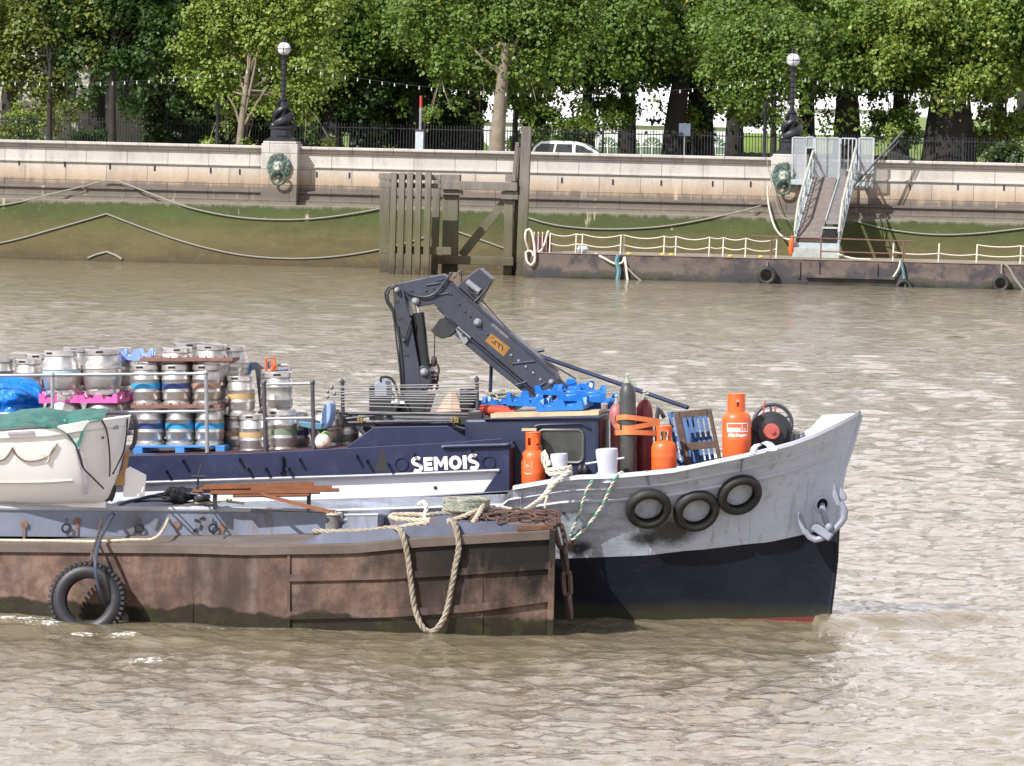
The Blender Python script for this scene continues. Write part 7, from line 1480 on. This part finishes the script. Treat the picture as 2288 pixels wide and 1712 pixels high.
def bbol(px, pyb, pyt, w, label, lid=True, arm=True):
    o = ondeck(px, pyb); r = w*o.y/F/2; h = at(px, pyt, o.y).z-o.z; t = thing('barge_bollard', o, label, 'bollard', 'bollards on the barge bow'); mb = MB(); mb.lathe([(r*1.15, 0), (r*1.15, .02), (r, .03), (r, h)], o, (0, 0, 1), 20); obj('post', mb, mat('bollard_steel', (.16, .155, .15), .6, .2, .3, 5, .2, 30, (.28, .24, .2), .3, 4), t)
    mb = MB(); mb.lathe([(r*1.18, h), (r*1.2, h+.03), (r*.9, h+.04), (0, h+.04)], o, (0, 0, 1), 20); obj('cap', mb, M_ropew if lid else M_black, t)
    if arm: mb = MB(); mb.tube([o+V((-r-.12, 0, h*.72)), o+V((r+.18, 0, h*.68))], .035, 8); obj('cross_arm', mb, M_pipe, t)
bbol(743, 1187, 1150, 36, 'pale capped barge bollard at the left of the deck box'); bbol(897, 1152, 1128, 40, 'black barge bollard behind the ropes', False, False)
# barge ropes and chain
def DR(pts): return [(at(a, b, Ynear(a)+y)) for a, b, y in pts]
def brope(pts, R, label, m=M_rope, pitch=7, cat='rope', group='heavy ropes on the barge bow', name='heavy_rope'):
    mb = MB(); mb.rope(DR(pts), R, pitch); mats = m if isinstance(m, list) else [m]; obj(name, mb, mats, label=label, cat=cat, group=group)
M_rope_o = mat('old_rope', (.3, .255, .2), .95, 0, .25, 14, .5, 110, (.17, .13, .09), .42, 6)
brope([(700, 1187, .5), (760, 1188, .35), (830, 1186, .25), (870, 1180, .2), (888, 1180, .08), (897, 1190, -.06), (905, 1215, -.09), (912, 1250, -.06), (918, 1300, -.06), (925, 1352, -.07), (936, 1388, -.1), (950, 1408, -.11), (965, 1412, -.11), (982, 1398, -.11), (996, 1370, -.08), (1008, 1315, -.07), (1018, 1262, -.07), (1025, 1225, -.09), (1022, 1195, -.08), (1014, 1168, .06), (1005, 1162, .3)], .041, 'thick rope hanging in a long loop over the barge bow', M_rope_o)
brope([(888, 1181, .15), (915, 1174, .25), (955, 1168, .3), (958, 1161, .35), (930, 1163, .45), (880, 1158, .5), (875, 1152, .6), (915, 1150, .7), (960, 1152, .7)], .036, 'thick pale rope flaked beside the hanging loop')
brope([(935, 1128, .85), (945, 1122, .8), (953, 1130, .75), (950, 1148, .7), (948, 1162, .55)], .034, 'short pale rope end standing up behind the flaked rope', M_ropew)
brope([(960, 1150, .65), (1000, 1146, .65), (1040, 1150, .6), (1070, 1138, .6)], .033, 'dark rope lying behind the coil', M_rope_d)
brope([(1000, 1165, .25), (1030, 1156, .4), (1065, 1142, .55), (1085, 1132, .7), (1080, 1130, .6), (1070, 1148, .35), (1056, 1168, .15)], .035, 'rope crossing over the rusty chain')
brope([(1085, 1136, .75), (1110, 1132, .8), (1140, 1138, .85), (1165, 1140, .9)], .03, 'pale rope running to the ship along the chain', M_ropew)
mb = MB(); c = at(1042, 1128, Ynear(1042)+.75)
for k in range(5):
    rr = random.Random(k); P = []
    for i in range(30): a = 2*PI*i/14+k; P.append(c+V((.27*math.cos(a)*(1+.12*rr.random()), .2*math.sin(a), .035*k-.09+.03*rr.random())))
    mb.rope(P, .03)
obj('rope_coil', mb, mat('rope_greenish', (.34, .33, .26), .9, 0, .3, 12, .5, 110, (.16, .2, .17), .5, 5), label='greenish coil of thick rope on the barge bow', cat='rope coil')
mb = MB(); mb.lathe([(.12, 0), (.12, .2), (.15, .22), (0, .22)], c-V((0, 0, .2)), n=14); obj('coil_bollard', mb, M_black, label='black bollard inside the greenish rope coil', cat='bollard')
for pts, lb, ln in ((((1050, 1166, .35), (1085, 1150, .4), (1130, 1154, .4), (1175, 1148, .4), (1215, 1150, .4), (1248, 1156, .38), (1262, 1166, .36)), 'rusty chain lying uppermost along the barge bow', .21), (((1110, 1166, .12), (1150, 1160, .2), (1190, 1162, .2), (1222, 1164, .18), (1246, 1170, .15), (1256, 1178, .1)), 'rusty chain lying along the edge of the barge bow', .2), (((1010, 1160, .4), (1050, 1156, .5), (1090, 1160, .3), (1120, 1166, .15)), 'rusty chain under the ropes on the barge bow', .15), (((1060, 1144, .6), (1120, 1142, .65), (1180, 1141, .65), (1240, 1152, .55)), 'rusty chain lying at the back of the barge bow', .16)):
    mb = MB(); mb.chain(DR(pts), ln, .017, wid=ln*.52); obj('rusty_chain', mb, mat('chain_rust', (.12, .065, .05), .8, 0, .35, 9, .3, 40, (.05, .035, .03), .45, 8), label=lb, cat='chain', group='rusty chains on the barge bow')
for pts, lb in ((((1120, 1152, .5), (1160, 1146, .45), (1200, 1158, .3), (1235, 1160, .3), (1254, 1168, .25)), 'rusty chain crossing over the others near the barge stem'), (((1075, 1158, .3), (1110, 1147, .5), (1160, 1152, .5), (1210, 1144, .5), (1250, 1150, .45)), 'rusty chain twisted among the others on the barge bow')):
    mb = MB(); mb.chain(DR(pts), .2, .018, wid=.1); obj('rusty_chain', mb, MATS['chain_rust'], label=lb, cat='chain', group='rusty chains on the barge bow')
mb = MB(); Y0 = Ynear(1240)+.3; mb.chain([at(1246, 1172, Y0), at(1254, 1200, Y0), at(1262, 1250, Y0), at(1267, 1310, Y0), at(1272, 1370, Y0), at(1279, 1422, Y0)], .39, .036, wid=.17); obj('heavy_chain', mb, mat('wet_rust', (.1, .055, .045), .5, 0, .35, 5, .3, 30, (.03, .025, .022), .45, 4), label='heavy chain of big links hanging off the barge bow into the water', cat='chain')
# mooring ropes to the ship
P = [bo1+SH.R @ V((br1*1.25*math.cos(a), br1*1.25*math.sin(a), .05+.06*a/6.3)) for a in np.linspace(0, 4*PI, 26)]; mb = MB(); mb.rope(P, .034)
mb.rope([bo1+SH.R @ V((-br1*1.3, -.05, .1)), bo1+SH.R @ V((-br1*1.9, -.06, .3)), bo1+SH.R @ V((-br1*1.7, -.06, .38)), bo1+SH.R @ V((-br1*1.1, -.1, .2))], .034)
mb.rope([bo1+SH.R @ V((br1*1.2, -.1, .12)), SH.pw(1262, 1062, -1.85), SH.pw(1238, 1080, -1.95), SH.pw(1222, 1100, -2.0), SH.pw(1200, 1122, -2.1), at(1172, 1142, Ynear(1172)+.9)], .036); mb.rope([SH.pw(1236, 1068, -1.9), SH.pw(1226, 1085, -1.97), SH.pw(1222, 1110, -2.0), SH.pw(1216, 1136, -2.0)], .02)
obj('mooring_rope', mb, M_ropew, label='thick pale mooring rope from the left ship bollard down to the barge', cat='rope', group='mooring ropes from the ship bow')
for pts, lb in (((1338, 1058), (1322, 1076), (1310, 1100), (1298, 1135), (1285, 1170), (1273, 1196)), 'left green flecked rope dropping from the right ship bollard'), (((1391, 1055), (1376, 1066), (1362, 1095), (1345, 1130), (1322, 1163), (1298, 1190), (1278, 1206)), 'right green flecked rope dropping from the right ship bollard'):
    P = [hullhit(a, b, .05) for a, b in pts]; P[0] = SH.pw(*pts[0], -(hb(3, 1)-.05)); P[-1] = hullhit(*pts[-1], .03); mb = MB(); mb.rope(P, .024, 9, m=(0, 0, 1)); obj('mooring_rope', mb, [M_ropew, M_ropeg], label=lb, cat='rope', group='mooring ropes from the ship bow')
q = hullhit(1277, 1213, .04); mb = MB(); mb.torus(q, .045, .014, (.2, -1, 0), 18, 6); obj('ring_bolt', mb, M_rust, label='small rusty ring on the ship side where the green ropes end', cat='ring')
# truck tyre on the barge side
cT = at(196, 1341, Ynear(196)-.45); RT = 84*cT.y/F; nT = V((-.1, -1, .12)).normalized()
obj('truck_tyre', tyre_mb(cT, RT, RT*.235, nT, 44, 56, 1.15), mat('truck_rubber', (.018, .017, .021), .5, 0, .25, 7, .2, 50, (.11, .1, .1), .3, 4), base=cT, label='big knobbly truck tyre hung against the barge side at left', cat='tyre')
mb = MB(); mb.chain(DR([(228, 1158, .45), (222, 1185, .2), (214, 1212, -.15), (206, 1235, -.38), (202, 1258, -.45)]), .12, .014); mb.chain(DR([(205, 1232, -.34), (212, 1250, -.45), (210, 1264, -.45)]), .12, .014); obj('tyre_chain', mb, mat('old_chain', (.09, .06, .05), .7, .2, .3, 9, .2, 40), label='rusty chain holding the big truck tyre', cat='chain')
c = ondeck(229, 1196); mb = MB(); mb.tube([c, at(229, 1157, c.y)], .03, 8); obj('tyre_post', mb, M_bblue, label='short steel peg above the truck tyre chain', cat='peg')
mb = MB(); mb.tube(spline([oh(400, 1112, .1), oh(348, 1108, .05), oh(310, 1116, .03), oh(275, 1125, .03), at(258, 1142, HB.y-.1), at(243, 1168, Ynear(240)+.3), at(228, 1196, Ynear(220)-.12), at(219, 1220, Ynear(220)-.42), at(213, 1258, Ynear(220)-.68), at(217, 1300, Ynear(220)-.7), at(228, 1334, Ynear(220)-.62), at(240, 1352, Ynear(220)-.4)], .05), .024, 8); obj('dark_hose', mb, mat('hose_blue', (.045, .06, .09), .4, 0, .2, 6, .05, 20), label='dark blue hose looping over the barge edge to the truck tyre', cat='hose')
mb = MB(); mb.tube(spline([G(-500, .03, .12), G(-200, .03, .1), G(-20, .03, .12), G(120, .03, .1), G(217, .03, .05), G(290, .05, .12), at(340, 1205, Ynear(340)+.2), at(364, 1185, Ynear(360)+.35), at(378, 1155, HB.y-.03), at(386, 1138, HB.y-.03), oh(408, 1131, .02), oh(450, 1124, .02), oh(517, 1117, .02)], .06), .021, 7); mb.tube(spline([oh(400, 1131, .02), oh(440, 1128, .02), oh(490, 1119, .03), oh(520, 1122, .02), oh(545, 1125, .02)], .05), .018, 6); obj('beige_rope', mb, M_rope, label='thin beige rope lying along the barge edge and up onto the hatch', cat='rope')
# gear on the hatch
YG = Yfar(600)-.5
def bar(a, b, w, h, label, m=M_rustb, name='steel_angle', dz=.0):
    A = at(*a, YG+dz); B = at(*b, YG+dz); d = (B-A).normalized(); n = V((-d.y, d.x, 0)).normalized()*w; mb = MB(); mb.prism([A, A+n, A+n+V((0, 0, .012)), A+V((0, 0, .012))], B-A); mb.prism([A, A+n*.08, A+n*.08+V((0, 0, h)), A+V((0, 0, h))], B-A); obj(name, mb, m, label=label, cat='steel bar', group='rusty steel bars on the hatch', smooth=False)
bar((450, 1094), (702, 1088), .1, .07, 'longest rusty angle bar lying nearest the ship', dz=.06); bar((560, 1098), (742, 1094), .1, .06, 'rusty angle bar on top of the bundle at right', dz=.03); bar((600, 1101), (758, 1099), .09, .05, 'rusty angle bar sticking out furthest to the right', dz=.01); bar((455, 1092), (690, 1084), .1, .05, 'rusty angle bar at the back of the bundle', dz=.09)
bar((470, 1106), (715, 1104), .1, .06, 'rusty flat bar lowest in the bundle on the hatch', dz=-.06); bar((520, 1112), (690, 1110), .1, .04, 'short rusty bar lying nearest the hatch edge', dz=-.12)
bar((430, 1102), (650, 1098), .1, .05, 'rusty bar reaching furthest left in the bundle', dz=.1)
for a, b, lb in (((540, 1096), (745, 1147), 'upper of the long thin orange strips reaching to the bollard'), ((548, 1101), (735, 1148), 'lower of the long thin orange strips reaching to the bollard')):
    A = oh(*a, .02); B = ondeck(b[0], b[1]+2); B = at(b[0], b[1], Ynear(740)+.55); n = V((.01, .03, 0)); mb = MB(); mb.prism([A, A+n, A+n+V((0, 0, .03)), A+V((0, 0, .03))], B-A); obj('steel_strip', mb, M_rustb, label=lb, cat='steel bar', group='thin steel strips on the barge', smooth=False)
def lump(name, px, py, w, h, label, m, seed, sub=3, cat='bag'):
    rr = random.Random(seed); mb = MB(); c = oh(px, py); s = c.y/F
    for i in range(sub):
        o = c+V((rr.uniform(-.3, .3)*w*s, rr.uniform(-.1, .15), h*s*.35)); vs0 = len(mb.v); mb.sphere(o, 1, 14, sc=(w*s*rr.uniform(.25, .42), .16, h*s*rr.uniform(.4, .6)))
        for k in range(vs0, len(mb.v)): p = mb.v[k]; f = 1+.5*noise.noise(p*5+V((seed, 0, 0)))+.3*noise.noise(p*14); mb.v[k] = o+(p-o)*f
    for k in range(len(mb.v)): mb.v[k].z = max(mb.v[k].z, ZT+.013)
    return obj(name, mb, m, label=label, cat=cat, ang=60)
SACK = lump('black_bag', 400, 1118, 70, 34, 'crumpled glossy black sacking in a heap on the hatch', mat('sack_black', (.02, .022, .028), .25, 0, .3, 6, .3, 12), 3, 4); lump('grey_bag', 437, 1118, 46, 26, 'dark grey wrapped bundle beside the black sacking', mat('sack_grey', (.07, .075, .085), .4, 0, .3, 6, .3, 12), 5, 3); lump('net_bag', 185, 1120, 46, 12, 'small purple net lying on the hatch under the lifeboat', mat('net_purple', (.1, .06, .28), .7, 0, .4, 12, .6, 40), 8, 3, 'net')
for i, (pts, lb) in enumerate(((((330, 1120), (380, 1115), (350, 1105), (420, 1100), (455, 1110), (430, 1122)), 'dark cord tangled over the black sacking'), (((300, 1122), (340, 1119), (380, 1121), (420, 1123), (470, 1118)), 'dark cable lying on the hatch edge'))):
    mb = MB(); mb.tube(spline([oh(a, b, .03+.14*(i == 0)*(k % 2)) for k, (a, b) in enumerate(pts)], .05), .014, 6); obj('lashing_cord', mb, M_black, SACK)
mb = MB(); c = at(443, 1060, YG); mb.tube([oh(441, 1104), c+V((0, 0, -.06))], .015, 6); mb.tube([c+V((-.08, 0, -.03)), c+V((.1, 0, -.03))], .018, 6); mb.tube([c+V((0, 0, -.03)), c+V((.05, 0, .14))], .014, 6); mb.tube([at(436, 1088, YG), at(452, 1086, YG)], .012, 5); obj('hand_screw', mb, M_black, label='black screw handle standing up from the hatch gear', cat='handle')
mb = MB(); mb.rope([oh(560, 1088, .1), oh(600, 1084, .14), oh(640, 1086, .1), oh(560, 1092, .12)], .025); obj('rope_end', mb, M_ropew, label='pale rope end lying behind the rusty angle bars', cat='rope')
mb = MB(); mb.box(oh(425, 1101, .02), (.7, .18, .03)); obj('blue_plank', mb, M_bblue, label='narrow blue grey plank lying behind the black sacking', cat='plank', smooth=False)
# ================================================================ lifeboat
def lifeboat():
    Yc = (HA.y+HD.y)/2-.02; zk = ZT+.05; S = F/Yc; xs_t = at(290, 931, Yc-.2).x; xs_b = at(234, 1108, Yc).x; L = 4.3
    t = thing('lifeboat', V((xs_t-L/2, Yc, ZT+.012)), 'white lifeboat under a green cover lying on the barge hatch', 'boat')
    M_gel = mat('gelcoat', (.87, .86, .85), .3, 0, .04, 1.5, .04, 8, (.6, .55, .5), .2, 2)
    zg = lambda u: float(np.interp(u, [0, .3, .6, 1.0, 1.75, 2.6, 4.3], [at(288, 931, Yc-.3).z, at(240, 937, Yc-.6).z, at(196, 944, Yc-.7).z, at(130, 957, Yc-.75).z, at(0, 964, Yc-.78).z, at(-140, 962, Yc-.7).z, at(-400, 935, Yc).z]))
    def P(u, v, side):        # v 0 keel .. 1 gunwale
        f = (1-math.exp(-u/.2))*(1 if u < 2 else max(.0, 1-((u-2)/(L-2))**2.6))**.6
        b = .72*f*(min(1, v*1.02)**.34)*(1-.10*(1-v)); x0 = xs_b+(xs_t-xs_b)*v**.55; z = zk+.03*(u-1.5)**2*.4+(zg(u)-zk-.03*(u-1.5)**2*.4)*v
        return V((x0-u*(1-.06*(1-v)), Yc+side*b, z))
    us = [0, .02, .06, .12, .2, .3, .45, .6, .8, 1.05, 1.4, 1.8, 2.3, 2.8, 3.3, 3.7, 4.0, 4.2, 4.3]; vs = [0, .02, .06, .12, .2, .3, .42, .55, .68, .8, .9, 1]
    mb = MB()
    for sd in (-1, 1):
        rows = [[P(u, v, sd) for u in us] for v in vs]; mb.grid(rows if sd > 0 else [r[::-1] for r in rows])
    obj('hull', mb, M_gel, t, ang=60)
    for sd in (-1, 1):
        mb = MB(); mb.grid([[P(u, .90, sd)+V((0, sd*.028, 0)) for u in us], [P(u, .995, sd)+V((0, sd*.028, 0)) for u in us]] if sd < 0 else [[P(u, .995, sd)+V((0, sd*.028, 0)) for u in us], [P(u, .90, sd)+V((0, sd*.028, 0)) for u in us]]); mb.grid([[P(u, .995, sd)+V((0, sd*.028, 0)) for u in us], [P(u, 1, sd)+V((0, -sd*.06, .01)) for u in us]]); mb.grid([[P(u, .9, sd)+V((0, sd*.028, 0)) for u in us], [P(u, .88, sd) for u in us]]); obj('gunwale', mb, M_gel, t, ang=60)
        mb = MB(); mb.tube(spline([P(u, .3, sd)+V((0, sd*.01, 0)) for u in us if .45 < u < 3.6], .1), .02, 6); obj('bilge_rail', mb, mat('rail_wood', (.45, .4, .36), .7), t)
    mb = MB(); mb.prism([V((xs_b+.02, Yc-.03, zk-.03)), V((xs_b-L+.3, Yc-.03, zk-.03)), V((xs_b-L+.3, Yc-.03, zk+.1)), V((xs_b+.02, Yc-.03, zk+.1))], (0, .06, 0)); obj('keel', mb, M_gel, t, smooth=False)
    # thin grab line hung in bights
    pts = [( -30, 1030), (-8, 1030), (10, 1026), (24, 1008), (27, 1000), (32, 1012), (48, 1026), (65, 1031), (95, 1026), (115, 1012), (128, 992)]
    def on(px, py):
        y = Yc-.5
        for _ in range(15):
            q = at(px, py, y); u = max(.0, xs_t-q.x); v = min(1, max(0.02, (q.z-zk)/(zg(u)-zk))); y = .5*y+.5*(P(u, v, -1).y-.012)
        return at(px, py, y)
    mb = MB(); mb.tube(spline([on(*p) for p in pts], .05), .011, 5); obj('grab_line', mb, mat('line_brown', (.2, .13, .1), .9), t)
    mb = MB(); mb.tube(spline([on(*p) for p in ((118, 998), (112, 1012), (104, 1022), (96, 1016))], .03), .011, 5); mb.tube(spline([on(*p) for p in ((112, 1012), (108, 1028), (104, 1034))], .03), .011, 5); obj('line_knot', mb, M_ropew, t)
    mb = MB(); mb.prism([on(226, 938)+V((0, -.01, 0)), on(262, 934)+V((0, -.01, 0)), on(272, 945)+V((0, -.01, 0)), on(262, 960)+V((0, -.01, 0))], (0, .006, 0)); 
    for px, py in ((230, 978),): mb = MB(); mb.lathe([(.018, 0), (.018, .012)], on(px, py)+V((0, .004, 0)), (0, -1, 0), 10); obj('drain_plug', mb, M_dark, t)
    mb = MB(); q = on(259, 955); mb.box(q+V((0, -.004, 0)), (.1, .008, .05)); obj('plate', mb, M_pipe, t)
    mb = MB()
    for x0, x1, y0 in ((17, 75, 968), (200, 224, 942)): A = on(x0, y0); B = on(x1, y0-3); mb.prism([A+V((0, -.035, .016)), B+V((0, -.035, .016)), B+V((0, -.035, -.016)), A+V((0, -.035, -.016))], (0, .03, 0))
    obj('side_slot', mb, mat('slot_grey', (.35, .33, .35), .6), t, smooth=False)
    # rudder
    yr = Yc+.02; mb = MB(); mb.prism([at(px, py, yr-.03) for px, py in ((281, 1048), (290, 1043), (327, 1062), (322, 1110), (275, 1110), (276, 1070))], (0, .05, 0)); obj('rudder', mb, M_gel, t, smooth=False, bev=.012)
    mb = MB(); mb.tube([at(284, 1010, yr), at(278, 1050, yr), at(262, 1075, yr)], .035, 7); mb.box(at(266, 1073, yr), (.16, .1, .14)); obj('tiller_stock', mb, mat('varnish', (.4, .22, .09), .5, 0, .2, 6, .1, 30), t)
    mb = MB(); mb.tube(spline([at(px, py, yr-.02) for px, py in ((236, 1120), (240, 1085), (246, 1072), (252, 1085), (250, 1105), (244, 1118))], .04), .045, 8); obj('stern_fender', mb, M_black, t)
    # lashing ropes over the stern
    for L_ in (((170, 997), (178, 1020), (186, 1045), (205, 1065), (232, 1092)), ((228, 940), (238, 960), (244, 1000), (246, 1040), (245, 1065)), ((285, 935), (283, 970), (276, 1010), (262, 1040), (252, 1060))):
        mb = MB(); mb.tube(spline([on(*p)+V((0, -.02, 0)) for p in L_], .05), .012, 5); obj('lashing', mb, M_black, t)
    mb = MB(); A = spline([on(*p)+V((0, -.012, 0)) for p in ((173, 1003), (180, 1030), (187, 1060), (191, 1085), (191, 1105))], .05); mb.grid([[p+V((.03, 0, 0)) for p in A], [p-V((.03, 0, 0)) for p in A]]); obj('lashing_strap', mb, mat('strap_grey', (.36, .33, .38), .8), t)
    mb = MB(); mb.tube(spline([at(px, py, Yc+.1) for px, py in ((205, 926), (250, 922), (285, 924), (300, 930), (304, 945), (300, 990), (290, 1005))], .05), .03, 8); obj('tiller_frame', mb, M_pipeb, t)
    # green cover
    front = [(-60, 952), (0, 958), (60, 950), (115, 955), (128, 957), (148, 968), (165, 992), (174, 1003), (181, 990), (190, 958), (198, 944), (225, 938)]
    ridge = [(-60, 935), (0, 938), (45, 925), (85, 922), (98, 920), (115, 924), (135, 926), (150, 930), (160, 928), (180, 924), (205, 922), (240, 924)]
    F_ = [on(*p)+V((0, -.045, 0)) for p in front]; R_dg = [at(px, py, Yc+.0) for px, py in ridge]; B_ = [V((p.x, Yc+.75, p.z-.12)) for p in R_dg]
    def res(P): return [P[i].lerp(P[i+1], k/4) for i in range(len(P)-1) for k in range(4)]+[P[-1]]
    F2, R2, B2 = res(F_), res(R_dg), res(B_); rows = []
    for k in range(9): v = k/8; rows.append([f.lerp(r, v)+V((0, -.10*math.sin(PI*v)+.07*noise.noise(f*4+V((0, 0, v*3))), .06*noise.noise(f.lerp(r, v)*5)))*(1 if 0 < k < 8 else 0) for f, r in zip(F2, R2)])
    for k in range(1, 6): v = k/5; rows.append([r.lerp(b, v)+V((0, 0, .1*math.sin(PI*v))) for r, b in zip(R2, B2)])
    mb = MB(); mb.grid(rows[::-1]); o = obj('cover', mb, mat('green_canvas', (.015, .12, .095), .5, 0, .25, 4, .8, 5, bd=.05), t, ang=180)
    mb = MB(); mb.tube(spline([at(px, py, Yc-.02)+V((0, -.14, .01)) for px, py in ((145, 938), (152, 950), (158, 965), (165, 985))], .04), .012, 5); obj('cover_cord', mb, mat('cord_yellow', (.55, .42, .2), .8), t)
lifeboat()
for px, lb in ((40, 'left timber chock under the lifeboat keel'), (200, 'right timber chock under the lifeboat keel')):
    x = at(px, 1112, (HA.y+HD.y)/2).x; mb = MB(); mb.bx(x-.06, x+.06, HB.y+.12, HB.y+1.2, ZT+.012, ZT+.055); obj('boat_chock', mb, M_wood, label=lb, cat='chock', group='timber chocks under the lifeboat')
for px, lb in ((480, 'left timber bearer under the rusty angle bars'), (690, 'right timber bearer under the rusty angle bars')):
    c = at(px, 1100, YG); mb = MB(); zt_ = at(px, 1096, YG).z; mb.bx(c.x-.025, c.x+.025, YG-.02, YG+.2, ZT+.012, zt_); obj('timber_bearer', mb, M_black, label=lb, cat='bearer', group='timber bearers on the hatch')
